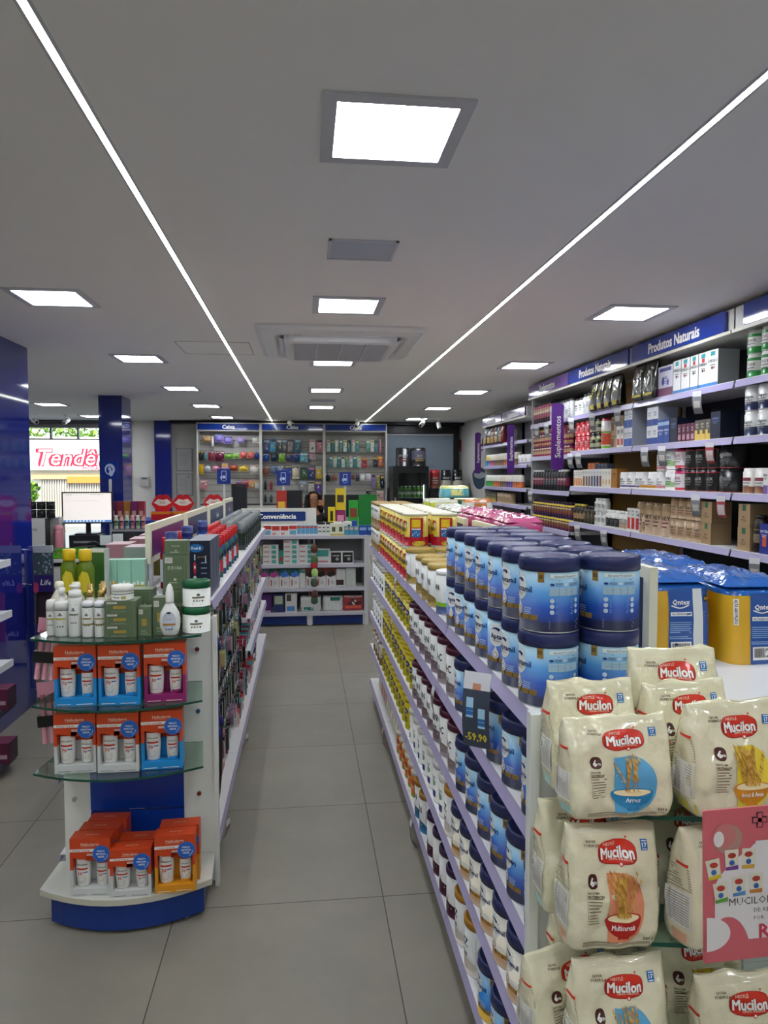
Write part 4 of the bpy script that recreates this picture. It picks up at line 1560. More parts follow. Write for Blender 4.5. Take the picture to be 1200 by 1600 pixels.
GP_ = Proto('food_pouch', 'pouch', GPK.build(foil('#6cbf7a', .3, .4, 24), nx=8, nz=8, ns=3), [], (.2, .16, .13))
# ================================================================== wall shelving on the right
def wall_bay(y0, y1, xf, xb, zs, label, back, sign=None, ztop=2.535, zsign=2.413, endpanel=False, group=None, cat='store shelving', railm=None, tint=None):
    """one bay against the right wall, front edge at xf, facing -X"""
    parts = []
    parts.append(('back_panel', MB().box(xb - .02, xb, y0, y1, .05, zsign, back)))
    for y in (y0, y1):
        full = endpanel and y == y1
        parts.append(('upright', MB().box(xf + .02 if full else xb - .05, xb - .02, y - .008, y + .008, .0, zsign, M('#b9b9bb', .4) if full else SHELFW)))
    for z in zs:
        s = MB().box(xf + .03, xb - .021, y0 + .009, y1 - .009, z + .012, z + .0385, SHELFW)
        parts.append(('shelf', s, [('price_rail', rail(MB(), xf, y0 + .009, y1 - .009, z, -1, railm))]))
    hd_ = MB()
    hd_.box(xf + .0, xb - .02, y0 - .006, y1 + .006, zsign, ztop, M('#d3d2cc', .4))
    hd_.box(xf - .02, xf + .0, y0 - .006, y1 + .006, zsign - .012, zsign + .006, M('#d9d6c8', .4))
    subs = []
    if sign:
        a, b, colr, txt = sign[:4]
        sp_ = MB()
        sp_.prism([(p[0] + (a + b) / 2, p[1] + (zsign + ztop) / 2 + .004) for p in rr_pts((b - a) / 2, (ztop - zsign) / 2 - .006, .012)], xf - .018, xf - .002, colr, axis='x')
        fn = flat((xf - .018, (a + b) / 2, (zsign + ztop) / 2 + .004), (0, -1, 0), (0, 0, 1))
        off = sign[4] if len(sign) > 4 else 0
        sp_.text(fn, txt, off, 0, .064, W, 2, bold=.06, maxw=(b - a) * .66, res=2, sx=.9)
        subs = [('sign_plate', sp_)]
    parts.append(('header', hd_, subs))
    parts.append(('plinth', MB().box(xf + .03, xb, y0, y1, 0, .08, M('#7b7f92', .4))))
    return thing_w('wall_shelving', parts, label, cat, ((xf + xb) / 2, (y0 + y1) / 2, 0), group)


BSIGN = M('#12379a', .1, coat=.7)
PSIGN = M('#7d55a8', .12, coat=.6)
DKP = M('#171a2c', .5)
MUST = M('#8c6414', .5)
ZW = [2.118, 1.822, 1.526, 1.228, .93, .63, .33]
ZW2 = [2.118, 1.80, 1.478, 1.13, .82, .5]
wall_bay(5.86, 6.93, 2.25, 2.66, ZW2, 'supplement wall bay under the first purple sign, nearest bay of dark bottles', DKP, (5.865, 6.925, PSIGN, 'Suplementos'), endpanel=True)
wall_bay(4.70, 5.86, 2.25, 2.66, ZW, 'wall bay with mustard back under the farther Produtos Naturais sign', MUST, (4.74, 5.855, BSIGN, 'Produtos Naturais', -.02))
wall_bay(3.54, 4.70, 2.25, 2.66, ZW, 'wall bay with dark back under the nearer Produtos Naturais sign', DKP, (3.60, 4.69, BSIGN, 'Produtos Naturais', 0))
wall_bay(2.38, 3.54, 2.25, 2.66, ZW, 'wall bay under the blue sign cut off by the right edge', DKP, (2.44, 3.44, BSIGN, 'Suplementos', .22))
PS2 = M('#5a3a7d', .2, coat=.4)
ZF = [2.02, 1.74, 1.47, 1.27, 1.05, .8]
wall_bay(8.62, 9.55, 2.45, 2.75, ZF, 'far supplement wall bay with purple sign, farthest from the viewer', M('#8a8a94', .5), (8.64, 9.54, PS2, 'Suplementos'), ztop=2.42, zsign=2.31, endpanel=True)
wall_bay(7.66, 8.62, 2.45, 2.75, ZF, 'far supplement wall bay with purple sign, beside the gap in the shelving', M('#8a8a94', .5), (7.68, 8.60, PS2, 'Suplementos'), ztop=2.42, zsign=2.31)

# purple blade signs
def blade(x0, x1, y, z0, z1, label):
    mb = MB()
    mb.prism([(p[0] + (x0 + x1) / 2, p[1] + (z0 + z1) / 2) for p in rr_pts((x1 - x0) / 2, (z1 - z0) / 2, .03, n=4)], y - .004, y + .004, PURP, axis='y')
    fn = flat(((x0 + x1) / 2, y - .0042, (z0 + z1) / 2), (1, 0, 0), (0, 0, 1))
    mb.text(fn, 'Suplementos', 0, 0, (x1 - x0) * .45, W, 2, bold=.015, rot=PI / 2, maxw=(z1 - z0) * .72, res=2)
    base = ((x0 + x1) / 2, y, z0)
    thing('blade_sign', shifted(mb, base), label, 'sign', base, parts=[('bracket', shifted(MB().box(x1 - .005, x1 + .03, y - .006, y + .006, z1 - .25, z1 - .05, CHROME), base))])


blade(2.105, 2.215, 5.90, 1.70, 2.27, 'vertical purple Suplementos sign standing out between the dark bottles and natural products')
blade(2.33, 2.415, 8.0, 1.68, 2.24, 'vertical purple sign in the far supplement bays, nearer one')
blade(2.33, 2.415, 9.56, 1.68, 2.24, 'vertical purple sign at the far end of the supplement wall')

# ------------------------------------------------ small product kinds
def jdeco(title, acc, ink='#20222c', z=.5, hh=None, maxw=.9):
    def d(mb, fn, r=None):
        pass
    return d


def J(r, h, body, lid, bands=(), title=None, ink='#22242c', acc='#888888', lidh=.018, name='supplement_jar', tz=.56):
    def deco(mb, fn):
        ptitle(mb, fn, r * 2.1, h * tz, h, acc, ink, title, hh=h * .13)
    return jar(name, r, h, body, lid, lidh, bands, deco, 'jar', 18)


def B(w, d, h, base, front=(), title=None, tc='#222222', tz=.75, side=None, top=None, name='supplement_box', discs=(), th=.09, lines=True):
    tx = [(title, .5, tz, th, tc)] if title else [(None, .5, tz, th * .6, tc, .6)]
    if lines:
        tx += [(None, .5, tz - .12, .02, tc, .5), (None, .5, tz - .18, .015, tc, .4)]
    return bx(name, w, d, h, base, front, tx, side, top, discs=discs)


def PB(r, h, body, cap, bands=(), title=None, **k):
    return pillbottle(r, h, body, cap, bands, title, **k)


def pouch(w, h, d, body, acc=(), title=None, tc='#f0e040', seed=1, rough=.25, slant=0, name='supplement_pouch', cat='pouch', topm=None):
    S = Soft(w / 2, d / 2, h, seed=seed, wr=.004, fold=30)
    mb = S.build(foil(body, rough, .3, 40), nx=12, nz=14, ns=3, topm=topm)
    for q in acc:
        mb.rect(S.front, (q[0] - .5) * w, (q[1] - .5) * w, q[2] * h, q[3] * h, M(q[4], .3), 1.5, 4, 4)
    if title:
        mb.text(S.front, title, 0, h * .62, h * .16, M(tc, .4), 3, bold=.04, maxw=w * .85, rot=slant)
    sl = MB()
    sl.rect(S.front, -w * .46, w * .46, h * .94, h * .99, foil(body, .2, .3, 60), 1.5, 6)
    return Proto(name, cat, mb, [('top_seal', sl)], (w, d, h))


K = {}
K['gw'] = J(.047, .12, '#e4e4de', '#dfe0da', [(0, .035, '#2f8f45'), (.085, .10, '#2f8f45')], 'DETOX', '#3a3a3a')
K['nw'] = J(.048, .128, '#e2e2df', '#e2e2df', [(0, .045, '#1d2a52')], 'collagen', '#3a3f55')
K['br'] = J(.048, .13, '#e0ddd6', '#e0ddd6', [(0, .035, '#8a5a3c')], None, '#8a3a4a')
K['slimp'] = B(.035, .05, .125, '#e6e6e6', [(0, 1, 0, .35, '#7d5fa8')], 'FIBER', '#333333')
K['slimo'] = B(.04, .05, .125, '#e6e6e6', [(0, 1, 0, .35, '#e08a4a')], 'FIBER', '#333333')
K['kraft'] = B(.105, .12, .12, '#a88c68', [(.35, .65, .72, .98, '#2c6b45')], 'MIX', '#3d3020', .45, side='#8a7355')
K['krafts'] = J(.045, .125, '#a3896a', '#8f7452', [(0, .02, '#b39a7c')], 'WHEY', '#3d3020', '#7a4a3a')
K['kraftp'] = J(.055, .21, '#a68c70', '#8d7558', [(.16, .19, '#96805f')], 'WHEY', '#3a2c20', '#7a3f4a', name='supplement_jar')
K['dkbot'] = PB(.035, .19, '#241c16', '#151515', [(.05, .12, '#8f7a55')])
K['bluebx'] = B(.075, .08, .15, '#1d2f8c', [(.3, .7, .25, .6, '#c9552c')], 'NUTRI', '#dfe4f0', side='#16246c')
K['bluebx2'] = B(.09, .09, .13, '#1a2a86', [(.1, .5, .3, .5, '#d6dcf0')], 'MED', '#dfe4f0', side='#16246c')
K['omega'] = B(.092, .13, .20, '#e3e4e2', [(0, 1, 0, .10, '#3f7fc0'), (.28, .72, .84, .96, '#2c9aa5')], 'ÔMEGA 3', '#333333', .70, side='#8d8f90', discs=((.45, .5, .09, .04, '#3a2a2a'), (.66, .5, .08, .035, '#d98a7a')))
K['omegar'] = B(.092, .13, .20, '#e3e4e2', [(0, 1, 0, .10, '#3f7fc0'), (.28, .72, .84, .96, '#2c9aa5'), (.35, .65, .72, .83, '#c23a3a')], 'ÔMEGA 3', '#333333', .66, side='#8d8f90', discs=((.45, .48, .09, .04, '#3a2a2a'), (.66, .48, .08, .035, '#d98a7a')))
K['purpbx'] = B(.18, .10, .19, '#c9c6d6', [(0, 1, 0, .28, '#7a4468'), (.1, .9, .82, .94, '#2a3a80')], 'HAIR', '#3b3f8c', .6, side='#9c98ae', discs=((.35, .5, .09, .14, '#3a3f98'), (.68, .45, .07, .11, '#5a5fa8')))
K['wbbox'] = B(.06, .14, .13, '#dfe2e8', [(0, 1, 0, .42, '#3f62b0')], 'OSTEO', '#333a55', .7, side='#9aa0ac')
K['wbbox2'] = B(.07, .14, .12, '#dfe2e8', [(0, 1, 0, .35, '#2f4a98')], 'SLEEP', '#333a55', .7, side='#9aa0ac')
K['bbox'] = B(.07, .12, .15, '#2f4f9a', [(0, 1, .75, .9, '#9fb8d8')], 'OMEGA', '#e4e8f0', .55, side='#1c3268')
K['dbox'] = B(.09, .12, .15, '#121a34', [(.1, .9, .6, .8, '#24345c')], None, '#5c6c94', side='#0c1226')
K['mar'] = B(.045, .06, .105, '#5c1f3c', [(.15, .85, .1, .4, '#b98a9a')], 'VIT', '#e4d4dc', .75, side='#341022')
K['gold'] = B(.05, .06, .115, '#54524c', [(0, 1, 0, .3, '#d8b85a'), (0, .5, .3, .5, '#d8b85a')], 'LIFT', '#e3dcc4', .78, side='#22211f')
K['tubp'] = J(.058, .115, '#dddddc', '#e3e3e1', [(.01, .022, '#6a5a94')], 'CREA', '#2c2c34')
K['tubg'] = J(.058, .115, '#dddddc', '#e3e3e1', [(.01, .026, '#c98a2c')], 'FEM', '#2c2c34')
K['tubk'] = J(.055, .12, '#dddddc', '#e3e3e1', [(.01, .028, '#d08a96')], 'C3', '#4a2c34')
K['tubw'] = J(.056, .13, '#dcdedb', '#e3e3e1', [(.02, .05, '#9fc08a')], 'NUTRI', '#444a70', '#6a9a5a')
K['tubm'] = J(.056, .135, '#e0d8dc', '#5a1438', [(0, .018, '#c22a4a'), (.1, .117, '#b51c62')], 'ELEVE', '#8a2a4a')
K['tubb'] = J(.055, .13, '#181818', '#101010', [(.0, .005, '#a82032'), (.108, .113, '#a82032')], 'BLACK', '#b8b8b8', '#6a6a6a')
K['tubbk'] = J(.075, .13, '#161617', '#101010', [(.0, .005, '#a82032')], None, '#707070', '#505050')
K['blkp'] = pouch(.13, .23, .07, '#131313', [(0, 1, .05, .2, '#b8a82c')], 'GLUTA', '#d8d060', 3, .18, .9)
K['blkp2'] = pouch(.15, .25, .08, '#161615', [(.1, .9, .1, .16, '#c9b83a')], 'ULTRA', '#c9c9b0', 8, .18, .9)
K['wjar'] = J(.042, .14, '#dedede', '#222222', [], 'ZMA', '#222222')
K['wpb'] = PB(.036, .16, '#d9dadb', '#28282a', [], 'D3')
K['wbt'] = PB(.033, .105, '#dcdcda', '#e4e4e2', [(.03, .06, '#c9c9c6')], 'CAPS')
K['redtub'] = J(.05, .118, '#a8202a', '#c03038', [(.0, .06, '#b82c34')], 'HORUS', '#f0d8d8', '#e09a9a')
K['pattub'] = J(.052, .118, '#17170f', '#1c1c1a', [(.02, .05, '#a8a890'), (.075, .1, '#9c9c70')], 'ZERO', '#d8d8b8', '#b8b890')
K['hw'] = J(.05, .23, '#e2e2de', '#b8202c', [(0, .02, '#77b52c'), (.03, .115, '#d8502a'), (.118, .13, '#77b52c')], 'H', '#d85a2a')
K['krb'] = B(.10, .10, .118, '#a58a6e', [(.1, .5, .1, .6, '#6a4a4a')], None, '#3c5a3a', side='#8d7558')
K['krb2'] = B(.10, .10, .16, '#a38a70', [(.4, .8, .15, .55, '#4f5a48')], None, '#5a3a3a', side='#8a7054')
K['sw'] = B(.055, .07, .15, '#e3e0da', [(.2, .8, .65, .85, '#3fa5a5'), (.15, .85, .1, .4, '#d0605a')], None, '#cc5550', side='#b5aea6')
K['ob'] = B(.045, .06, .135, '#e6e2da', [(.1, .9, .05, .5, '#dd8a3a')], 'vita', '#333333', .85, side='#c9c4ba')
K['obt'] = B(.07, .07, .05, '#c06a34', [], None, '#e6d0b8', side='#9c5428', lines=False)
K['gb'] = B(.05, .06, .14, '#dedad4', [(.15, .85, .05, .6, '#6a5048')], 'sleep', '#333333', .85, side='#c9c4ba')
K['nb'] = B(.05, .06, .14, '#d8dade', [(.15, .85, .05, .62, '#39435a')], 'mag', '#333333', .85, side='#c9c4ba')
K['mb'] = B(.05, .06, .14, '#dedad8', [(.15, .85, .05, .62, '#8a4452')], 'prop', '#333333', .85, side='#c9c4ba')
K['yb'] = B(.05, .06, .14, '#e4e1da', [], 'egg', '#6a6a6a', .85, side='#c9c4ba', discs=((.5, .3, .22, .16, '#dcae52'),))
K['brb'] = B(.10, .08, .14, '#a8702a', [], None, '#5c3a14', side='#8f5c20')
K['dkt'] = B(.055, .06, .04, '#3c4152', [], None, '#9aa0b4', lines=False)
K['dkb2'] = PB(.035, .15, '#2a2018', '#b8a82c', [(.03, .09, '#b08a5a')])
K['dkb3'] = PB(.034, .14, '#221c18', '#1a1816', [(.02, .10, '#4a4030')], 'OIL', ink='#c9b88a')
K['wred'] = B(.06, .07, .16, '#e0dedc', [(.15, .85, .1, .6, '#c22c30')], 'BIO', '#333333', .88, side='#b0adaa')
K['wfig'] = PB(.036, .13, '#dddddb', '#e6e6e4', [(.01, .05, '#b9a08a')], 'BCAA')
K['wfb'] = PB(.036, .13, '#dddddb', '#e6e6e4', [(.01, .07, '#34343a')], 'CREA', ink='#22222a')
K['orb'] = B(.115, .10, .16, '#cf4f16', [(0, .04, 0, 1, '#e8a070')], 'vhita', '#f0e0d0', .85, side='#7d8286', th=.05, lines=False)
K['orbh'] = B(.115, .10, .055, '#b84a1c', [], None, '#e8c0a0', side='#7d8286', lines=False)
K['gry'] = B(.10, .10, .15, '#7d8286', [], None, '#a8acb0', side='#5c6064')
K['ybt'] = J(.055, .13, '#1d3f8c', '#d8d4b0', [(.085, .1, '#d8c23a'), (.0, .01, '#d8c23a')], 'LAC', '#e0e4f0')
K['ygt'] = J(.09, .15, '#d9d9d2', '#e3e3de', [(.09, .125, '#c9cf2c'), (0, .03, '#b8b8b4')], 'FIBER', '#4a5a3a', lidh=.03)
K['wsm'] = PB(.022, .085, '#dcdcd8', '#e6e6e2', [(.02, .05, '#9aa09a')])
K['rsb'] = B(.055, .06, .09, '#b8242c', [], 'RIB', '#f0d8d8', side='#7c1418')
K['pkb'] = PB(.03, .19, '#b8506a', '#222226', [(.0, .05, '#3a2230'), (.09, .14, '#c9a08a')], ink='#f0d8c0')
K['pkb2'] = PB(.03, .125, '#9c2c5a', '#c9a860', [(.02, .05, '#c9a880'), (.07, .09, '#3a1c34')], ink='#f0d8c0')
K['dsh'] = PB(.032, .19, '#15161a', '#1d1e22', [(.05, .1, '#3c3e48')], 'SHK', ink='#c98a96')
K['dsh2'] = PB(.032, .19, '#1a1a20', '#cfcfcf', [(.05, .12, '#7c2440')], 'MAX', ink='#d8d8d8')
K['pyb'] = PB(.033, .125, '#4c1a52', '#2a1030', [(.085, .1, '#d8c022'), (.02, .06, '#7a3f24')], ink='#d8c080')
K['pch'] = [pouch(.17, .22, .07, c_, [(.15, .85, .1, .45, a_)], t_, '#f0e8d0', 20 + i) for i, (c_, a_, t_) in enumerate((('#3a2c4c', '#b8a05a', 'MIX'), ('#123a4c', '#c9a83a', 'POWER'), ('#7c1420', '#b88a5a', 'WHEY'), ('#1c4c6c', '#c9b85a', 'MASS')))]
CW = {'a': ('#c9b83a', '#2f7fb5'), 'b': ('#d8d0c0', '#b8306a'), 'c': ('#d8cdb8', '#7a5a44'), 'd': ('#d8d4cc', '#c9662c'), 'e': ('#cfd4c4', '#3c9a3c'), 'f': ('#ddd8d0', '#5a3a8a')}
for k_, (a_, b_) in CW.items():
    K['f' + k_] = J(.042, .15, b_, '#e6e6de', [(.07, .132, a_)], 'PRO', '#f4f4f0', '#2a2a2a', name='supplement_tub')


def shelf(entries, y_start, z, where, group, xf=2.27, base='right', frm='left', gap=.004, xoff=0.0):
    """fill a wall shelf from its left (far) end towards the viewer"""
    y = y_start
    n = 0
    for e in entries:
        key, cnt, desc = e[0], e[1], e[2]
        layers = e[3] if len(e) > 3 else 1
        yaw = e[4] if len(e) > 4 else 0
        p = K[key] if isinstance(key, str) else key
        for i in range(cnt):
            y -= p.w / 2
            for l in range(layers):
                tier = '' if layers == 1 else (' lower tier' if l == 0 else ' upper tier')
                z0 = z + .0387 + l * (p.h + .001)
                xx = xf + (p.w / 2 if p.d == p.w else .0) + xoff
                p.put(xx, y, z0, TO_R + random.uniform(-.05, .05) + yaw, f'{desc}, {ORD[n] if n < 35 else n} from {frm}{tier} on {where}', group)
            y -= p.w / 2 + gap
            n += 1
    return y


w1 = 'top shelf under nearer blue sign'
shelf([('purpbx', 1, 'lilac supplement carton'), ('omega', 1, 'white omega carton'), ('omegar', 3, 'white omega carton with red flash'), ('omega', 1, 'white omega carton')], 4.38, ZW[0], w1, 'cartons, top shelf, nearer bay')
shelf([('blkp2', 2, 'black and yellow foil pouch')], 4.68, ZW[0], w1, 'black pouches, top shelf, nearer bay')
shelf([('wjar', 2, 'small white jar with dark lid'), ('wpb', 3, 'slim grey supplement bottle'), ('blkp', 4, 'black and yellow foil pouch')], 5.83, ZW[0], 'top shelf under farther blue sign', 'top shelf, farther bay')
shelf([('gw', 5, 'green and white jar', 2), ('tubg', 3, 'white tub')], 3.49, ZW[0], 'top shelf of the cut-off bay', 'top shelf, cut-off bay', gap=.02)

shelf([('wbbox2', 2, 'white and blue carton', 2), ('bbox', 2, 'blue omega carton'), ('dbox', 1, 'dark navy carton'), ('mar', 4, 'small maroon carton'), ('gold', 3, 'grey and gold carton'), ('dbox', 1, 'dark carton')], 4.52, ZW[1], 'second shelf nearer bay', 'second shelf, nearer bay')
shelf([('redtub', 3, 'red tub', 2), ('pattub', 2, 'black patterned tub', 2), ('hw', 1, 'tall white orange and lime tub'), ('krb', 2, 'kraft carton', 2), ('sw', 2, 'slim white carton'), ('wbbox', 2, 'white and blue carton', 2)], 5.82, ZW[1], 'second shelf farther bay', 'second shelf, farther bay')
shelf([('nw', 7, 'white jar with navy foot', 2)], 3.50, ZW[1], 'second shelf of cut-off bay', 'second shelf, cut-off bay', gap=.012)

shelf([('ob', 4, 'orange and white carton'), ('gb', 3, 'white and brown carton'), ('nb', 3, 'white and slate carton'), ('mb', 1, 'white and plum carton'), ('yb', 3, 'white carton with amber drop'), ('brb', 1, 'amber brown carton'), ('tubp', 3, 'white tub with purple band')], 5.80, ZW[2], 'third shelf farther bay', 'third shelf, farther bay')
shelf([('obt', 3, 'low brown carton lying behind'), ('dkt', 4, 'low dark carton lying behind')], 5.6, ZW[2] + .142, 'third shelf farther bay', 'cartons lying on the third shelf row', xf=2.275)
shelf([('tubg', 2, 'white tub with amber band'), ('tubk', 1, 'white tub with pink band', 2), ('tubw', 1, 'white and green tub', 2), ('tubm', 1, 'magenta and white tub', 2), ('tubb', 3, 'black tub with red line', 2), ('tubbk', 1, 'wide black tub', 2)], 4.66, ZW[2], 'third shelf nearer bay', 'third shelf, nearer bay')
shelf([('br', 2, 'white jar with brown nuts picture'), ('slimp', 3, 'slim white and purple carton'), ('slimo', 3, 'slim white and orange carton'), ('tubb', 3, 'black tub', 1)], 3.50, ZW[2], 'third shelf of cut-off bay', 'third shelf, cut-off bay')

shelf([('dkb2', 3, 'dark bottle with yellow cap'), ('dkb3', 3, 'dark brown bottle'), ('wbt', 3, 'white capsule bottle', 2), ('wfb', 3, 'white bottle with dark print'), ('wfig', 2, 'white bottle with tan print'), ('wred', 3, 'white and red carton'), ('krafts', 1, 'kraft jar')], 5.82, ZW[3], 'fourth shelf farther bay', 'fourth shelf, farther bay')
shelf([('kraftp', 4, 'tall kraft whey jar'), ('krafts', 4, 'short kraft jar', 2), ('kraft', 1, 'kraft carton', 2)], 4.68, ZW[3], 'fourth shelf nearer bay', 'fourth shelf, nearer bay')
shelf([('kraft', 1, 'kraft carton', 2), ('dkbot', 1, 'dark syrup bottle'), ('bluebx', 2, 'blue carton with orange figure'), ('bluebx2', 2, 'royal blue carton'), ('dbox', 3, 'dark navy carton')], 3.50, ZW[3], 'fourth shelf of cut-off bay', 'fourth shelf, cut-off bay')

shelf([('wsm', 6, 'small white bottle'), ('rsb', 3, 'small red carton'), ('wbt', 3, 'white capsule bottle'), ('dkb3', 4, 'dark bottle')], 5.80, ZW[4], 'fifth shelf farther bay', 'fifth shelf, farther bay')
shelf([('orb', 5, 'bright orange carton'), ('gry', 1, 'grey carton'), ('ybt', 1, 'blue and yellow tub'), ('ygt', 1, 'wide white and lime tub')], 4.64, ZW[4], 'fifth shelf nearer bay', 'fifth shelf, nearer bay')
shelf([('ygt', 1, 'wide white and lime tub'), ('mar', 3, 'dark maroon carton'), ('redtub', 3, 'dark red tub')], 3.5, ZW[4], 'fifth shelf of cut-off bay', 'fifth shelf, cut-off bay')
# suplementos bay
shelf([('pkb', 7, 'rose and black bottle'), ('wpb', 7, 'grey capped bottle')], 6.90, ZW2[0], 'top shelf of purple-sign bay', 'top shelf, purple sign bay', gap=.006)
shelf([('pkb2', 15, 'pink and gold bottle', 2)], 6.90, ZW2[1], 'second shelf, purple-sign bay', 'second shelf, purple sign bay', gap=.006)
shelf([('dsh2', 4, 'black and plum shaker'), ('dsh', 5, 'black shaker'), ('dsh2', 3, 'black shaker with pale cap')], 6.90, ZW2[2], 'third shelf, purple-sign bay', 'third shelf, purple sign bay', gap=.012)
shelf([('pyb', 15, 'purple bottle with yellow tag', 2)], 6.90, ZW2[3], 'fourth shelf, purple-sign bay', 'fourth shelf, purple sign bay', gap=.003)
# far unit
for li, (z, ents) in enumerate(((ZF[0], [(K['pch'][0], 1, 'dusky foil pouch'), (K['pch'][1], 1, 'blue foil pouch'), (K['pch'][2], 1, 'red foil pouch'), (K['pch'][3], 1, 'blue foil pouch'), (K['pch'][2], 1, 'red foil pouch')]),
                                (ZF[1], [('fa', 2, 'tub with blue foot'), ('fb', 2, 'tub with magenta foot'), ('fc', 5, 'tub with brown foot'), ('fd', 3, 'tub with orange foot'), ('fc', 3, 'tub with brown foot'), ('tubp', 3, 'white tub')]),
                                (ZF[2], [('fe', 4, 'tub with green foot'), ('fd', 3, 'tub with orange foot'), ('fc', 3, 'tub with brown foot'), ('ff', 3, 'tub with violet foot'), ('fd', 3, 'tub with orange foot')]),
                                (ZF[3], [('gold', 9, 'low grey and gold carton'), ('krafts', 6, 'short kraft jar')]),
                                (ZF[4], [('wsm', 9, 'small white bottle'), ('redtub', 8, 'dark red tub')]))):
    shelf(ents, 9.52, z, f'shelf {["one", "two", "three", "four", "five"][li]} of far bays', f'far supplement shelf {li + 1}', xf=2.47, gap=.012)

# price strips on the wall rails
TS = talker(.05, .13, '#84878d', [(0, .45, .7, .3, '#c9c4bc')], None)
tl = [(5.78, ZW[0]), (5.35, ZW[0]), (4.9, ZW[0]), (3.86, ZW[0]), (5.80, ZW[1]), (5.62, ZW[1]), (4.48, ZW[1]), (4.25, ZW[1]), (3.85, ZW[2]),
      (5.62, ZW[3]), (5.1, ZW[3]), (3.30, ZW[3]), (6.68, ZW2[0]), (6.4, ZW2[0]), (6.85, ZW2[2]), (6.85, ZW2[3]), (6.5, ZW2[3])]
wn_ = {0: 'highest', 1: 'second', 2: 'third', 3: 'fourth'}
for i, (y, z) in enumerate(tl):
    li = (ZW.index(z) if z in ZW else ZW2.index(z))
    bay = 'purple-sign bay' if y > 5.86 else ('farther blue-sign bay' if y > 4.7 else 'nearer blue-sign bay' if y > 3.54 else 'cut-off bay')
    TS.put(2.235, y, z + .02, -.9, f'curled grey strip on {wn_[li]} rail of {bay}, {ORD[sum(1 for a_, b_ in tl[:i] if b_ == z)]} from left', 'grey price strips on the wall rails', rx=.35)
for i, (y, z) in enumerate(((3.72, ZW[1]), (3.60, ZW[2]))):
    TKR.put(2.235, y, z + .02, -.9, f'pink price strip on the {["second", "third"][i]} rail of the nearer blue-sign bay', rx=.35)

# fire extinguisher plate on the back wall
mb = MB().box(2.87 - .29, 3.04 - .29, 12.29, 12.298, 2.07, 2.28, M('#a01c28', .4))
fn = flat((2.665, 12.29, 2.07), (1, 0, 0), (0, 0, 1), .001)
mb.text(fn, 'ABC', 0, .035, .045, W, 1, bold=.03, maxw=.13)
mb.rect(fn, -.022, .022, .075, .155, W, 1)
mb.rect(fn, -.010, .010, .155, .175, W, 1)
mb.rect(fn, -.035, -.010, .165, .175, W, 1)
thing('safety_sign', shifted(mb, (2.665, 12.294, 2.07)), 'small red ABC extinguisher sign on the grey back wall', 'sign', (2.665, 12.294, 2.07))
# ================================================================== left gondola
ZL = [1.120, .648, .428, .108]
sk = (1, {(1, 0), (1, 1), (2, 0), (2, 1)})
GOL = gondola(-.985, -.36, 2.885, 6.80, ZL, 4, 'double-sided white gondola with dental and hygiene goods left of the aisle',
        [(3.15, 4.02, 1.275, 1.445, ('#5a2468', 'Higiene')), (4.13, 4.98, 1.275, 1.443, ('#22325e', 'Bucal')), (5.10, 5.95, 1.275, 1.443, ('#22325e', 'Higiene')), (6.08, 6.74, 1.275, 1.45, ('#2c2f66', 'Bucal'))], None, short=sk)
# end display with glass shelves
PW = M('#e4e5de', .35)
ep = MB()
ep.box(-.945, -.845, 2.855, 2.883, .02, 1.09, PW)
ep.box(-.485, -.365, 2.855, 2.883, .02, 1.09, PW)
ep.box(-.845, -.485, 2.858, 2.883, .485, 1.09, PW)
ep.box(-.366, -.350, 2.845, 2.883, .0, 1.10, M('#e3e5e0', .35))
parts = [('end_panel', ep),
         ('blue_panel', MB().box(-.845, -.485, 2.852, 2.883, .335, .485 + .125, BLUE)),
         ('blue_panel', MB().box(-.845, -.485, 2.852, 2.883, .05, .325, BLUE))]
GL = [1.084, .843, .598]
for z in GL:
    parts.append(('glass_shelf', arc_shelf(-.965, -.372, 2.845, 2.60, .085, z - .008, z, GLASS, GEDGE, inset=.035)))
for x in (-.905, -.425):
    for z in (.385, .72, .97):
        b_ = MB().tube([(x, 2.855, z), (x, 2.845, z)], .009, CHROME, 10)
        parts.append(('shelf_bolt', b_))
parts.append(('base_shelf', arc_shelf(-.975, -.355, 2.852, 2.66, .10, .115, .137, M('#cfcfc6', .4), M('#c2bfae', .4), inset=.01)))
parts.append(('base', arc_shelf(-.935, -.385, 2.852, 2.66, .085, .015, .115, M('#14357e', .35), M('#14357e', .35), inset=.01)))
for x in (-.86, -.45):
    parts.append(('foot', MB().lathe([(.013, 0), (.013, .012), (.006, .016)], W, 10, c=(x, 2.66))))
thing_w('end_display', parts, 'end display with three curved glass shelves of orange sunscreen twin packs', 'display shelf', (-.67, 2.75, 0))

ORG, RDC = '#c8431a', '#b03010'


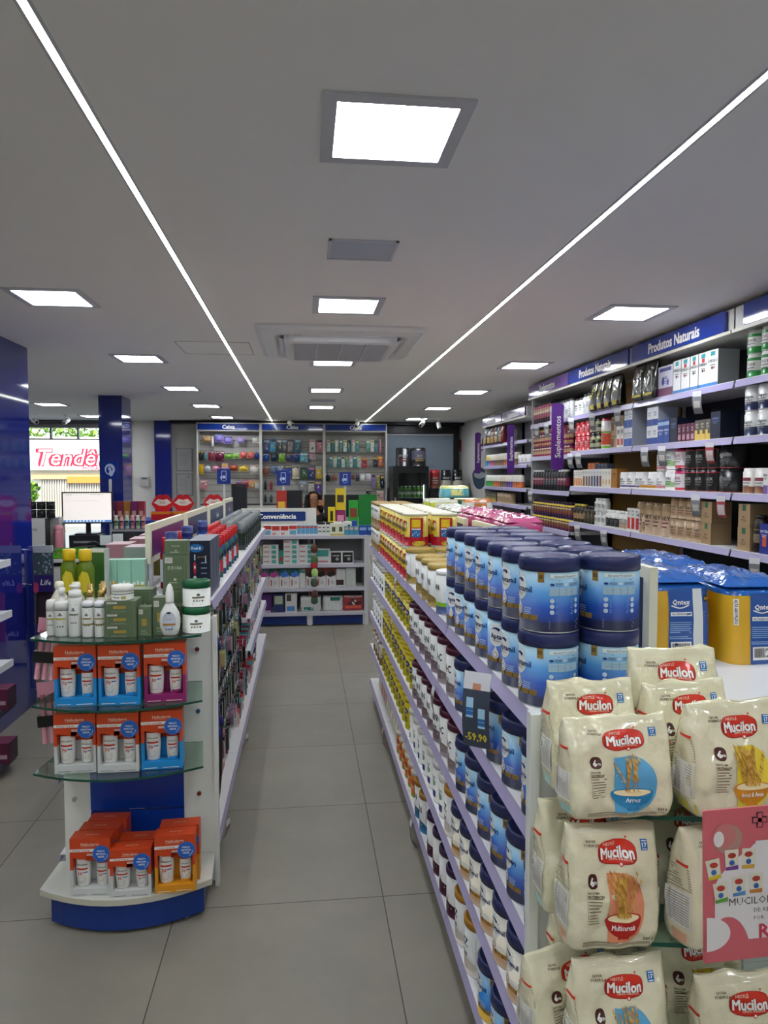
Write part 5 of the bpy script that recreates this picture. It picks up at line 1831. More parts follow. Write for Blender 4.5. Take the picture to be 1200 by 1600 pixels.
def twin(col, num, h=.213, w=.143, d=.062, wide='Proteção em Família'):
    mb = MB()
    O, C = M(ORG, .35), M(col, .35)
    zs = .46 * h
    for z0, z1, m in ((0, zs, C), (zs, h, O)):
        mb.box(-w / 2, -w / 2 + .010, 0, d, z0, z1, m)
        mb.box(w / 2 - .010, w / 2, 0, d, z0, z1, m)
        mb.box(-w / 2 + .01, w / 2 - .01, d - .003, d, z0, z1, m)
    mb.box(-w / 2 + .01, w / 2 - .01, 0, d - .003, 0, .13 * h, C)
    mb.box(-w / 2 + .01, w / 2 - .01, 0, d - .003, .70 * h, h, O)
    mb.box(-w / 2 + .058, -w / 2 + .078, .0, .004, .62 * h, .70 * h, O)
    mb.prism([(-w / 2 + .01, .70 * h), (-w / 2 + .01, .67 * h), (-w / 2 + .06, .63 * h), (w / 2 - .01, .63 * h), (w / 2 - .01, .70 * h)][::-1], 0, .002, O, axis='y')
    F = flat((0, 0, 0), (1, 0, 0), (0, 0, 1))
    mb.text(F, 'Helioderm', 0, h * .905, h * .05, M('#ecc6b0', .4), 2, bold=.02, res=2)
    mb.lines(F, -.032, .032, h * .868, 1, .004, .0015, M('#e0a080', .4), 2)
    mb.rect(F, -w / 2, .015, h * .775, h * .825, M('#e9e2da', .4), 2)
    mb.text(F, wide, -w * .22, h * .80, h * .026, M('#a04020', .4), 3, maxw=w * .46)
    mb.rect(F, -.011, .012, h * .705, h * .74, M('#d9c4bc', .4), 2)
    mb.text(F, '+10%', 0, h * .722, h * .022, M('#b05030', .4), 3)
    bl = M('#2360b8', .35)
    mb.disc(F, .040, h * .735, .031, .031, M('#3b76c8', .35), 4, seg=26)
    mb.disc(F, .040, h * .735, .029, .029, bl, 5, seg=26)
    for k, t_ in enumerate(('PREÇO', 'ESPECIAL', 'NESSE')):
        mb.text(F, t_, .040, h * .735 + .011 - k * .0105, .0062, W, 6, bold=.03, maxw=.046)
    for k in range(7):
        a = -1.1 + k * .16
        mb.disc(F, .040 + .023 * math.cos(a), h * .735 + .023 * math.sin(a), .0014, .0014, W, 6, seg=5)
    mb.lines(F, -w * .43, -w * .05, h * .035, 1, .004, .0022, M('#e6e0d8' if col != '#c6c8c6' else '#77797a', .5), 2)
    mb.lines(F, w * .02, w * .44, h * .035, 1, .004, .0022, M('#e6e0d8' if col != '#c6c8c6' else '#77797a', .5), 2)
    FT = flat((0, 0, h), (1, 0, 0), (0, 1, 0))
    mb.text(FT, 'melora', 0, d * .5, .011, M('#e9b49a', .4), 2, bold=.02)
    bots = []
    for cx_, r, hh, n2 in ((-.034, .026, .60 * h, num), (.034, .021, .50 * h, num)):
        b = MB()
        wb_, rc = M('#e4e2dc', .35), M(RDC, .3)
        z0 = .131 * h
        b.lathe([(r * .8, z0), (r * .9, z0 + .004), (r * 1.05, z0 + hh * .45), (r * 1.0, z0 + hh * .8, rc), (r * .95, z0 + hh * .82, rc), (r * .85, z0 + hh - .004), (r * .5, z0 + hh)], wb_, 16, c=(cx_, .030), sy=.7)
        G = (lambda cx_, r: (lambda x, z, l: (cx_ + r * 1.04 * math.sin(x / r), .030 - (r * .75 + .0005 * l) * math.cos(x / r), z)))(cx_, r)
        rd = M('#c23018', .4)
        b.text(G, 'Helioderm', 0, z0 + hh * .66, hh * .055, M('#4a4a48', .4), 2, maxw=r * 1.5)
        b.rect(G, -r * .8, r * .8, z0 + hh * .50, z0 + hh * .55, rd, 2, 3)
        b.text(G, n2, -r * .25, z0 + hh * .40, hh * .10, rd, 2, bold=.03)
        b.rect(G, r * .15, r * .8, z0 + hh * .41, z0 + hh * .44, M('#2f5fa5', .4), 2, 2)
        b.lines(G, -r * .8, r * .8, z0 + hh * .31, 5, hh * .045, hh * .012, M('#a5a39c', .5), 2)
        if col not in ('#c6c8c6',) and cx_ > 0:
            b.rect(G, -r * .6, r * .9, z0 + hh * .02, z0 + hh * .12, M(col, .4), 2.4, 3)
        bots.append(('sunscreen_bottle', b))
    return Proto('sunscreen_twin_pack', 'sunscreen pack', mb, bots, (w, d, h))


TB = {'blue': twin('#1c86c9', '70'), 'mag': twin('#8a1c62', '30'), 'wht': twin('#c6c8c6', '70', wide='Proteção Corporal'), 'w50': twin('#c6c8c6', '50', wide='Proteção Corporal'),
      'w30': twin('#c6c8c6', '30', h=.175, wide='Proteção Corporal'), 'y50': twin('#d8901c', '50')}
S1, S2 = 'upper glass shelf pack row', 'lower glass shelf pack row'
TB['blue'].put(-.806, 2.575, GL[1] + .001, .0, 'orange and blue twin sunscreen pack, leftmost on the middle glass shelf')
TB['blue'].put(-.655, 2.57, GL[1] + .001, .0, 'orange and blue twin sunscreen pack in the centre of the middle glass shelf')
TB['mag'].put(-.500, 2.585, GL[1] + .001, .06, 'orange and magenta twin sunscreen pack, right on the middle glass shelf')
TB['wht'].put(-.815, 2.585, GL[2] + .001, .0, 'orange and white twin sunscreen pack, leftmost on the lowest glass shelf')
TB['wht'].put(-.665, 2.575, GL[2] + .001, .0, 'orange and white twin sunscreen pack in the centre of the lowest glass shelf')
TB['blue'].put(-.515, 2.585, GL[2] + .001, .04, 'orange and blue twin sunscreen pack, right on the lowest glass shelf')
for k in range(3):
    TB['w50'].put(-.775 + .012 * k, 2.595 + .068 * k, .138, -.05, f'orange and white sunscreen pack marked 50, {ORD[k]} from the front in left file on base')
TB['w30'].put(-.630, 2.575, .138, 0, 'shorter orange and white sunscreen pack marked 30, middle front of the base')
TB['w30'].put(-.615, 2.645, .138, 0, 'shorter orange and white sunscreen pack right behind the middle one on base')
TB['y50'].put(-.475, 2.585, .138, .05, 'orange and yellow sunscreen pack marked 50, right front of the base')
TB['y50'].put(-.470, 2.655, .138, .05, 'orange and yellow sunscreen pack behind the right front one on base')

# ------------------------------------------------ hair care on the top glass
zt_ = GL[0] + .001
WB, IVO = '#d9dad6', '#dcd8c8'


def hair(mb, fn, z0, s=1.0, band='#a8a23c', w=.03):
    ik = M('#6a6e6c', .5)
    mb.lines(fn, -w * .5, w * .5, z0 + .052 * s, 1, .006, .0022, ik, 2)
    mb.disc(fn, 0, z0 + .032 * s, w * .3, .0022 * s, ik, 2, seg=8)
    mb.disc(fn, 0, z0 + .037 * s, w * .14, .004 * s, ik, 2, seg=8)
    mb.rect(fn, -w * .62, w * .62, z0 + .016 * s, z0 + .022 * s, M(band, .4), 2, nx=4)
    mb.lines(fn, -w * .5, w * .5, z0 + .010 * s, 2, .005 * s, .0013, ik, 2)
    for k in (-1, 0, 1):
        mb.disc(fn, k * w * .3, z0 - .008 * s, w * .1, w * .1, M('#4a5a58', .5), 2, seg=8)


H1 = bottle('hair_spray_bottle', [(.017, 0), (.018, .004), (.018, .085), (.0175, .088)], WB, '#e3e3df', [(.018, .088), (.018, .12), (.014, .127), (.004, .13), (0, .13)], [], lambda mb, fn: hair(mb, fn, .045, .8, '#b0a83c', .024))
mou = bottle('mousse_bottle', [(.024, 0), (.026, .004), (.026, .095), (.0255, .097)], WB, '#e3e3df', [(.0262, .098), (.0262, .118), (.022, .124), (.010, .126), (.010, .15), (.012, .151), (.012, .172), (0, .174)], [(.0925, .096, '#33504c')], lambda mb, fn: hair(mb, fn, .045, 1, '#b0a83c', .03), size=(.052, .052, .174))
sham = bottle('shampoo_bottle', [(.021, 0), (.0225, .004), (.0225, .135), (.021, .14)], WB, '#e3e3df', [(.0215, .141), (.0215, .164), (.010, .166), (.010, .176), (.018, .177), (.018, .184), (0, .184)], [], lambda mb, fn: hair(mb, fn, .06, 1.1, '#6f7a68', .026))
air = bottle('serum_bottle', [(.019, 0), (.020, .004), (.020, .105), (.019, .108)], WB, '#dfe1e6', [(.0202, .109), (.0202, .120), (.017, .127), (.006, .129), (0, .129)], [(.105, .108, '#33504c'), (.043, .049, '#8a7a3c')], lambda mb, fn: hair(mb, fn, .05, .9, '#8a7a3c', .026))
GLD = M('#b59a5c', .2, .8)
drop = bottle('oil_dropper_bottle', [(.019, 0), (.020, .004), (.020, .115), (.012, .128), (.012, .132)], IVO, '#b59a5c', [(.0125, .133), (.0125, .158), (.008, .159), (.008, .180), (0, .181)], [(.04, .05, '#a89a5c')], None, capm=GLD)
tub = can('hair_mask_tin', .038, .052, '#d6d7cf', '#e3e3dd', .022, [(.022, .025, '#33504c')], lambda mb, fn: (mb.rect(fn, .004, .020, .006, .016, M('#a8a05c', .4), 2, 3), [mb.disc(fn, -.022 + k * .008, .011, .003, .003, M('#4a5a58', .5), 2, seg=8) for k in range(3)]), 'tin', 28)
GRN = '#57684c'


def gbox(w, h, d=.07, txt=None, lab=True, acc='#a0883c'):
    def ex(mb, fn, w_, h_):
        ln = M('#77866a', .4)
        for q in ((.07, .93, .05, .06), (.07, .93, .94, .95), (.07, .08, .05, .95), (.92, .93, .05, .95)):
            mb.rect(fn, q[0] * w_, q[1] * w_, q[2] * h_, q[3] * h_, ln, 1)
        if txt:
            mb.text(fn, txt, w_ * .5, h_ * .62, h_ * .10, M('#b9bfa8', .4), 2, maxw=w_ * .6)
            mb.rect(fn, w_ * .3, w_ * .7, h_ * .52, h_ * .53, ln, 2)
            mb.disc(fn, w_ * .5, h_ * .28, w_ * .07, h_ * .04, M('#b9bfa8', .4), 2, seg=8)
            mb.lines(fn, w_ * .25, w_ * .75, h_ * .2, 1, .004, .003, M('#b9bfa8', .4), 2)
        else:
            mb.rect(fn, w_ * .28, w_ * .68, h_ * .35, h_ * .6, M(acc, .4), 2)
            mb.lines(fn, w_ * .2, w_ * .8, h_ * .2, 2, h_ * .08, h_ * .03, M('#8d9a80', .4), 2)
        if lab:
            mb.rect(fn, w_ * .08, w_ * .40, h_ * .76, h_ * .92, M('#c9c6bc', .4), 2.5)
            for k in range(5):
                mb.rect(fn, w_ * (.12 + .05 * k), w_ * (.14 + .05 * k), h_ * .79, h_ * .89, GREYT, 3)
    return bx('hair_care_box', w, d, h, GRN, [], [], side='#6c7a60', top='#6a785e', extra=ex)


gb1, gb2, gb3 = gbox(.108, .043, .09), gbox(.045, .105, .05, lab=True), gbox(.056, .135, .06, lab=True)
ge1, ge2, ge3 = gbox(.115, .15, .075, 'EUDORA', False), gbox(.085, .128, .06, 'EUDORA', True), gbox(.082, .052, .055, 'EUDORA', False)
H1.put(-.905, 2.648, zt_, 0, 'small white spray bottle, leftmost on the top glass shelf')
mou.put(-.863, 2.632, zt_, 0, 'white mousse bottle with a domed pump, second from left on top glass')
sham.put(-.814, 2.618, zt_, 0, 'slim tall white shampoo bottle left of the twin white serum bottles')
air.put(-.767, 2.606, zt_, 0, 'left of two white serum bottles with an olive band')
air.put(-.724, 2.602, zt_, 0, 'right of two white serum bottles beside the green boxes')
for i, (x, y) in enumerate(((-.775, 2.665), (-.735, 2.66), (-.745, 2.72), (-.705, 2.715))):
    drop.put(x, y, zt_, 0, f'ivory bottle with a gold dropper cap behind the serum bottles, {ORD[i]} counted from front left', 'gold dropper bottles')
spry = bottle('hair_spray_bottle', [(.028, 0), (.030, .004), (.030, .12), (.014, .15), (.013, .156)], IVO, '#e2ddcb', [(.014, .157), (.016, .158), (.016, .175), (.012, .182), (0, .183)], [], None)
spry.put(-.90, 2.72, zt_, 0, 'cream trigger bottle behind the small white spray bottle')
spry.put(-.835, 2.70, zt_, 0, 'cream trigger bottle behind the shampoo bottle')
for k in range(3):
    gb1.put(-.648, 2.575, zt_ + k * .0435, 0, f'flat olive green hair box, {["bottom", "middle", "top"][k]} of the stack under the white tin')
tub.put(-.648, 2.612, zt_ + 3 * .0435, 0, 'round white hair mask tin on top of the stacked olive boxes')
gb2.put(-.568, 2.585, zt_, 0, 'short upright olive box between the flat stack and taller box')
gb3.put(-.514, 2.60, zt_, 0, 'taller upright olive box left of the white teardrop bottle')
ge1.put(-.466, 2.685, zt_, -.03, 'large olive carton behind the white teardrop bottle')
ge2.put(-.478, 2.69, zt_ + .151, -.03, 'medium olive carton standing on the large olive carton')
ge3.put(-.474, 2.69, zt_ + .151 + .129, -.03, 'small olive carton topping the tall olive stack')
ge1.put(-.62, 2.70, zt_, 0, 'olive carton lying behind the stacked boxes and the tin')
tear = MB()
tear.lathe([(.022, 0, None), (.028, .004), (.035, .03), (.037, .055), (.033, .082), (.022, .102), (.015, .114), (.0135, .118)], M('#dfe0dc', .3), 24, sy=.55)
TF = lambda x, z, l: (x, -.020 * (1 - (x / .037) ** 2) ** .5 - .0012 - .0006 * l, z)
tear.disc(TF, 0, .052, .024, .036, M('#b9c0cc', .35), 1, seg=22, rings=3)
tear.disc(TF, 0, .083, .008, .004, M('#1f4038', .4), 2, seg=10)
tear.rect(TF, -.022, .022, .038, .045, M('#a8742c', .4), 2, 6)
tear.text(TF, 'S.O.S', 0, .06, .006, M('#a8742c', .4), 2)
tear.lines(TF, -.015, .015, .034, 2, .004, .0014, GREYT, 2)
for k in (-1, 0, 1):
    tear.disc(TF, k * .009, .024, .003, .003, M('#3a4a48', .4), 2, seg=8)
noz = MB().lathe([(.0145, .118), (.0150, .122), (.0145, .150), (.011, .170), (.005, .184), (.0, .186)], M('#e4e4e0', .3), 18)
thing('hair_tonic_bottle', tear, 'white teardrop bottle with a pointed nozzle on the top glass shelf', 'bottle', (-.482, 2.60, zt_), 0, None, [('nozzle', noz)])


def tubjar():
    def deco(mb, fn):
        mb.disc(fn, .006, .046, .006, .005, M('#5a625c', .4), 2, seg=8)
        mb.rect(fn, -.016, .028, .033, .039, M('#6f6a4c', .4), 2, 5)
        for k in range(4):
            mb.disc(fn, -.010 + k * .010, .024, .0035, .0035, M(['#8a928c', '#8a928c', '#a8aca8', '#3a4a44'][k], .4), 2, seg=8)
        mb.lines(fn, -.016, .026, .016, 2, .005, .0012, GREYT, 2)
    return can('hair_mask_jar', .050, .094, '#d8dad4', '#0f5a34', .027, [], deco, 'jar', 30, rl=.0505)


tj = tubjar()
tj.put(-.397, 2.655, zt_, 0, 'white jar with green lid, lower of the stacked pair on the top glass')
tj.put(-.396, 2.660, zt_ + .095, .15, 'white jar with green lid, upper of the stacked pair on the top glass')

# ------------------------------------------------ back side of the gondola top: bottles and cartons
zl = ZL[0] + .0387
bo = bottle('body_oil_bottle', [(.032, 0), (.034, .006), (.034, .135), (.026, .155), (.022, .162)], M('#6f8a1c', .05, trans=.35), '#d8b416', [(.0235, .163), (.0245, .164), (.0245, .205), (.022, .207), (0, .207)], [],
            lambda mb, fn: (mb.disc(fn, 0, .08, .024, .045, M('#d0bc2c', .35), 2, seg=7, rings=3), mb.lines(fn, -.018, .018, .11, 8, .009, .002, M('#8a7a1c', .4), 3.5)), sy=.7)
bo.put(-.930, 2.93, zl, 0, 'olive bottle with yellow cap, left of the pair behind the end display')
bo.put(-.862, 2.91, zl, 0, 'olive bottle with yellow cap, right of the pair behind the end display')
gw_ = bx('perfume_box', .07, .05, .20, '#3f6a34', [(0, 1, .93, 1, '#d6d4cc')], [], side='#b9bfb9')
gw_.put(-.845, 2.99, zl, -.15, 'green and white carton behind the right yellow-capped bottle')
mint = bx('perfume_box', .055, .05, .148, '#8fc2ac', [(0, 1, 0, .22, '#c9a5b8'), (0, 1, .22, .28, '#a8a04c'), (.1, .3, .28, .36, '#dfe8dc'), (.4, .55, .28, .40, '#dfe8dc'), (.68, .9, .28, .37, '#dfe8dc')], [], side='#a5b8a0', top='#a8d8c6')
for i in range(3):
    mint.put(-.805 + .0565 * i, 3.05, zl, 0, f'mint green perfume carton with pink foot, {ORD[i]} from the left behind the tin', 'mint cartons')
gy = bx('gift_box', .10, .16, .165, '#8a9a90', [], [('E', .5, .2, .1, '#55605a')], side='#8d8690', top='#c9b0b4')
pk = bx('gift_box', .11, .16, .165, '#a87a82', [], [], side='#8d6a70', top='#cbaeb2')
ov = bx('gift_box', .09, .14, .19, '#6c6428', [], [], side='#5a5220', top='#b8a05c')
pk.put(-.90, 3.55, zl, 0, 'dusty pink gift carton behind the mint perfume cartons')
gy.put(-.785, 3.40, zl, 0, 'grey-green gift carton with pale pink top behind the mint cartons')
ov.put(-.73, 3.62, zl, 0, 'olive gift carton beside the first white header board')
for i in range(5):
    pk.put(-.86, 3.85 + .22 * i, zl, .05, f'dusty pink gift carton farther along the left side, {ORD[i]} behind the first one', 'pink gift cartons')

# ------------------------------------------------ aisle side top shelf
mw = bottle('mouthwash_bottle', [(.036, 0), (.038, .005), (.038, .17), (.026, .20), (.022, .205)], M('#1350b0', .06, trans=.4), '#1c2c6c', [(.025, .206), (.026, .207), (.026, .262), (0, .263)], [(.03, .15, '#1f5fbf')],
            lambda mb, fn: mb.lines(fn, -.02, .02, .14, 7, .012, .004, M('#9fb8e0', .4), 2),
            capm=M('#1f2f72', .3))
# diagonal stripes on the caps
for o_ in [mw.parts[0][0]]:
    pass


def capstripes(mb, r, z0, z1):
    fn = cyl(r, eps=.0006)
    n = 22
    for k in range(n):
        x0 = 2 * PI * r * k / n
        dx = (z1 - z0) * .7
        mb.add([fn(x0, z0, 1), fn(x0 + .0022, z0, 1), fn(x0 + .0022 + dx / 2, (z0 + z1) / 2, 1), fn(x0 + dx / 2, (z0 + z1) / 2, 1), fn(x0 + .0022 + dx, z1, 1), fn(x0 + dx, z1, 1)], [(0, 1, 2, 3), (3, 2, 4, 5)], M('#8fa0d0', .4))


cb2 = MB()
cb2.lathe([(.025, .206), (.026, .207), (.026, .262), (0, .263)], M('#1f2f72', .3), 20)
capstripes(cb2, .026, .209, .260)
mw.parts = [(make('cap', cb2, link=False), [])]
for i, (x, y) in enumerate(((-.555, 3.06), (-.545, 3.40), (-.53, 3.80))):
    mw.put(x, y, zl, TO_L, f'clear blue mouthwash bottle with striped cap, {ORD[i]} from the near end')
rw = bottle('mouthwash_bottle', [(.034, 0), (.036, .005), (.036, .15), (.026, .175), (.024, .18)], M('#b32430', .1, trans=.3), '#c01c26', [(.026, .181), (.027, .182), (.027, .225), (.025, .226), (0, .226)], [(.03, .13, '#d8d8dc')], None)
for i, (x, y) in enumerate(((-.60, 3.22), (-.60, 3.55))):
    rw.put(x, y, zl, TO_L, f'red mouthwash bottle between the blue ones, {ORD[i]} from the near end')


def tb_ex(mb, fn, w, h):
    mb.disc(fn, w * .36, h * .87, w * .34, h * .07, M('#1f66a5', .3), 2, seg=20)
    mb.text(fn, 'Oral-B', w * .36, h * .87, h * .045, W, 3, bold=.03)
    mb.text(fn, 'pro·kids', w * .62, h * .72, h * .03, M('#c98a3c', .4), 2, bold=.02)
    mb.tube([(w * .3, -.004, h * .62), (w * .3, -.006, h * .74)], .0025, M('#b9c9dc', .4), 6)
    mb.rect(fn, w * .27, w * .33, h * .66, h * .76, M('#aebfd4', .4), 2)
    mb.disc(fn, w * .3, h * .53, w * .07, h * .11, M('#b8243c', .4), 2, seg=14)
    mb.disc(fn, w * .3, h * .54, w * .035, h * .03, W, 3, seg=8)
    mb.rect(fn, w * .28, w * .32, h * .36, h * .46, M('#b8243c', .4), 2)
    mb.disc(fn, w * .3, h * .345, w * .08, h * .045, M('#cdd2d8', .4), 2.5, seg=14)
    mb.rect(fn, .0, w, 0, h * .18, M('#2f62ad', .3), 1)
    mb.rect(fn, w * .3, w, h * .18, h * .24, M('#2f62ad', .3), 1)
    for k in range(4):
        mb.lines(fn, w * .58, w * .88, h * (.62 - .09 * k), 1, .004, .003, M('#a9b8cc', .4), 2)


eb = bx('electric_toothbrush_box', .088, .10, .235, '#141c30', [], [], side='#4a5068', top='#6a7080', extra=tb_ex)
eb.put(-.425, 2.935, zl, .0, 'dark navy electric toothbrush carton standing at the near end')
eb.put(-.425, 3.04, zl, .0, 'dark navy electric toothbrush carton right behind the first one')
eb.put(-.425, 3.145, zl, .0, 'dark navy electric toothbrush carton, third in its file')
rc = [PB(.024, .20, c_, '#bf1a24', [(.03, .09, a_)], None, caph=.05, name='mouthwash_bottle') for c_, a_ in (('#16447c', '#c9d0da'), ('#8a1c28', '#d8d8dc'), ('#2c5a4c', '#c03040'), ('#aab4c0', '#2c4c8a'))]
i = 0
for x in (-.56, -.49, -.42):
    for k in range(9):
        rc[(k * 2 + int(x * 100)) % 4].put(x, 3.26 + (0 if x == -.42 else .06) + k * .135 if x != -.56 else 4.0 + k * .09, zl, TO_L, f'slim red-capped bottle, {ORD[k]} from near end, {"aisle" if x == -.42 else "middle" if x == -.49 else "inner"} file of top shelf', 'red capped bottles')
gc = PB(.03, .185, '#3a4448', '#8d9496', [(.03, .11, '#20302c')], None, caph=.045, name='mouthwash_bottle')
for x, fl in ((-.58, 'inner'), (-.50, 'middle'), (-.42, 'aisle')):
    for k in range(11):
        gc.put(x, 4.82 + k * .17 - .3 * 0, zl, TO_L, f'grey-capped bottle, {ORD[k]} from near end, {fl} file of top shelf', 'grey capped bottles')
HP = {
    'a': hangpack('toothbrush_pack', .05, .19, '#2a3c7c', '#b8c6d4', .012, [(0, 1, .75, 1, '#b8243c')], 'ORAL', bshape='stick'),
    'b': hangpack('toothbrush_pack', .05, .19, '#c9ccd0', '#3f8a9c', .012, [(0, 1, .8, 1, '#1c4c8a')], 'DENT', bshape='stick'),
    'c': hangpack('comb_pack', .06, .17, '#5c3038', '#241c1c', .018, [(0, 1, .78, 1, '#e0dcd8')], None),
    'd': hangpack('soother_pack', .09, .12, '#a9b0b6', '#8f6c84', .03, [(0, 1, .7, 1, '#5a7ca8')], None),
    'e': hangpack('razor_pack', .08, .18, '#1d2c66', '#20242c', .02, [(0, 1, .8, 1, '#9aa0a8')], 'GEL'),
    'f': hangpack('hair_brush_pack', .07, .20, '#3f7a50', '#2c3c34', .022, [(0, 1, .8, 1, '#dcdcd4')], None),
    'g': hangpack('sponge_pack', .09, .14, '#c4c2ba', '#a8a46c', .025, [(0, 1, .75, 1, '#3c8a50')], None),
    'h': hangpack('tweezer_pack', .05, .15, '#d9d6dc', '#b06a7c', .010, [(0, 1, .7, 1, '#5a2c6c')], None),
}
HN = {'a': 'blue toothbrush pack', 'b': 'silver toothbrush pack', 'c': 'dark red comb pack', 'd': 'pink and blue soother pack', 'e': 'navy razor pack', 'f': 'green brush pack', 'g': 'white sponge pack', 'h': 'pale tweezer pack'}
hooks = MB()
hkrows = [(1.04, 'upper'), (.80, 'second'), (.57, 'third'), (.36, 'fourth')]
rnd = random.Random(12)
parts = []
cnt = {}
for ri, (z, rn) in enumerate(hkrows):
    y = 3.02 if ri != 0 else 3.0
    k = 0
    while y < 6.6:
        if y < 3.28 and ri in (1, 2, 3):
            y += .12
            continue
        if ri >= 2 and y > 4.75:
            break
        key = rnd.choice('abcdefgh') if ri != 2 else rnd.choice('abecf')
        zz = z if y < 4.75 or ri == 0 else (1.04 if ri == 0 else .90)
        L = .17 if y < 4.7 else .19
        h_ = MB().tube([(-.655, y, zz), (-.655 + L + .08, y, zz), (-.655 + L + .095, y, zz + .015)], .0025, CHROME, 6)
        parts.append(('display_hook', h_))
        for q, xx in enumerate((-.655 + L + .055, -.655 + L + .01)):
            nm = HN[key]
            cnt[(nm, rn, q)] = cnt.get((nm, rn, q), 0) + 1
            HP[key].put(xx, y, zz + .008, TO_L, f'{nm}, {ORD[cnt[(nm, rn, q)] - 1]} of its kind from near end, {rn} hooks, {"front" if q == 0 else "rear"}', 'packs on hooks, left gondola', rx=0, ry=0)
        y += HP[key].w + .028
        k += 1
grid = MB()
for k in range(12):
    grid.tube([(-.655, 3.0, .2 + k * .075), (-.655, 6.7, .2 + k * .075)], .0016, CHROME, 4)
parts.append(('hook_grid', grid))
for nm_, mb_ in parts:
    shifted(mb_, (GOL.location.x, GOL.location.y, 0))
    make(nm_, mb_, GOL)
# folded umbrellas
um = MB()
um.lathe([(.006, -.42), (.016, -.40), (.026, -.30), (.030, -.10), (.022, -.02), (.010, .0)], M('#22231f', .5), 10, sy=.6)
um.lathe([(.004, -.47), (.005, -.42)], CHROME, 8)
uc = MB().lathe([(.018, -.02), (.034, -.06), (.036, -.085), (.012, .03), (.004, .04)][::-1], M('#1c2270', .4), 8, sy=.5)
ub = Proto('folded_umbrella', 'umbrella', um, [('handle_cover', uc)])
for i, (x, y, z, rx_) in enumerate(((-.40, 2.98, 1.0, .05), (-.395, 3.09, .99, .03), (-.40, 2.97, .62, .03), (-.395, 3.10, .60, .06), (-.40, 3.2, .62, .0))):
    ub.put(x, y, z, 0, f'dark folded umbrella with blue top, {ORD[i]} counted from the upper near hook', 'folded umbrellas', ry=rx_ * .5)
# bottom shelf goods
zb_ = ZL[3] + .0387
teal = bx('hair_dye_box', .09, .07, .10, '#2c9aa8', [(0, 1, .6, 1, '#1c6c7c')], [], side='#b02c50')
red_ = bx('plaster_box', .08, .06, .09, '#b82c3c', [(.1, .9, .4, .7, '#e0dcd8')], [], side='#d8d4d0')
brn = PB(.04, .16, '#3a2414', '#1c1c1c', [(.03, .10, '#b06a1c')], None, name='syrup_bottle')
for i, (p_, y, d_) in enumerate(((teal, 2.98, 'teal carton nearest the end'), (teal, 3.09, 'second teal carton from the near end'), (brn, 3.22, 'brown bottle'), (brn, 3.32, 'second brown bottle from near end'), (red_, 3.46, 'red carton'),
                                 (red_, 3.56, 'second red carton from near end'), (red_, 3.66, 'third red carton from near end'), (teal, 3.9, 'lone teal carton past the red cartons'))):
    p_.put(-.44 if p_ is brn else -.42, y, zb_, TO_L, f'{d_}, bottom shelf of left gondola')
for z, nm in ((ZL[1] + .0387, 'second shelf'), (ZL[2] + .0387, 'third shelf'), (zb_, 'bottom shelf')):
    for k in range(12):
        y = (4.92 if nm != 'bottom shelf' else 4.3) + k * .15
        if y > 6.7:
            break
        pr = [teal, red_, rc[0], gc, rc[2], red_][(k * 5 + int(z * 10)) % 6]
        if pr is gc and nm == 'second shelf':
            pr = rc[3]
        if nm == 'third shelf' and pr in (gc, rc[0], rc[2]):
            pr = teal
        pr.put(-.43 if pr.w == pr.d else -.40, y, z, TO_L, f'{"small teal carton" if pr is teal else "small red carton" if pr is red_ else "grey-capped bottle" if pr is gc else "slim red-capped bottle"}, place {ORD[k]} from near end, far part of {nm}', f'far {nm} goods')
# sloping talkers
for i, (y, z) in enumerate(((4.85, ZL[2]), (4.2, ZL[3]), (3.15, ZL[3]))):
    TKG.put(-.345, y, z + .02, TO_L - .3, f'grey price strip by the left gondola, {["near the third rail", "over the lowest rail farther away", "over the lowest rail close by"][i]}', rx=.5)
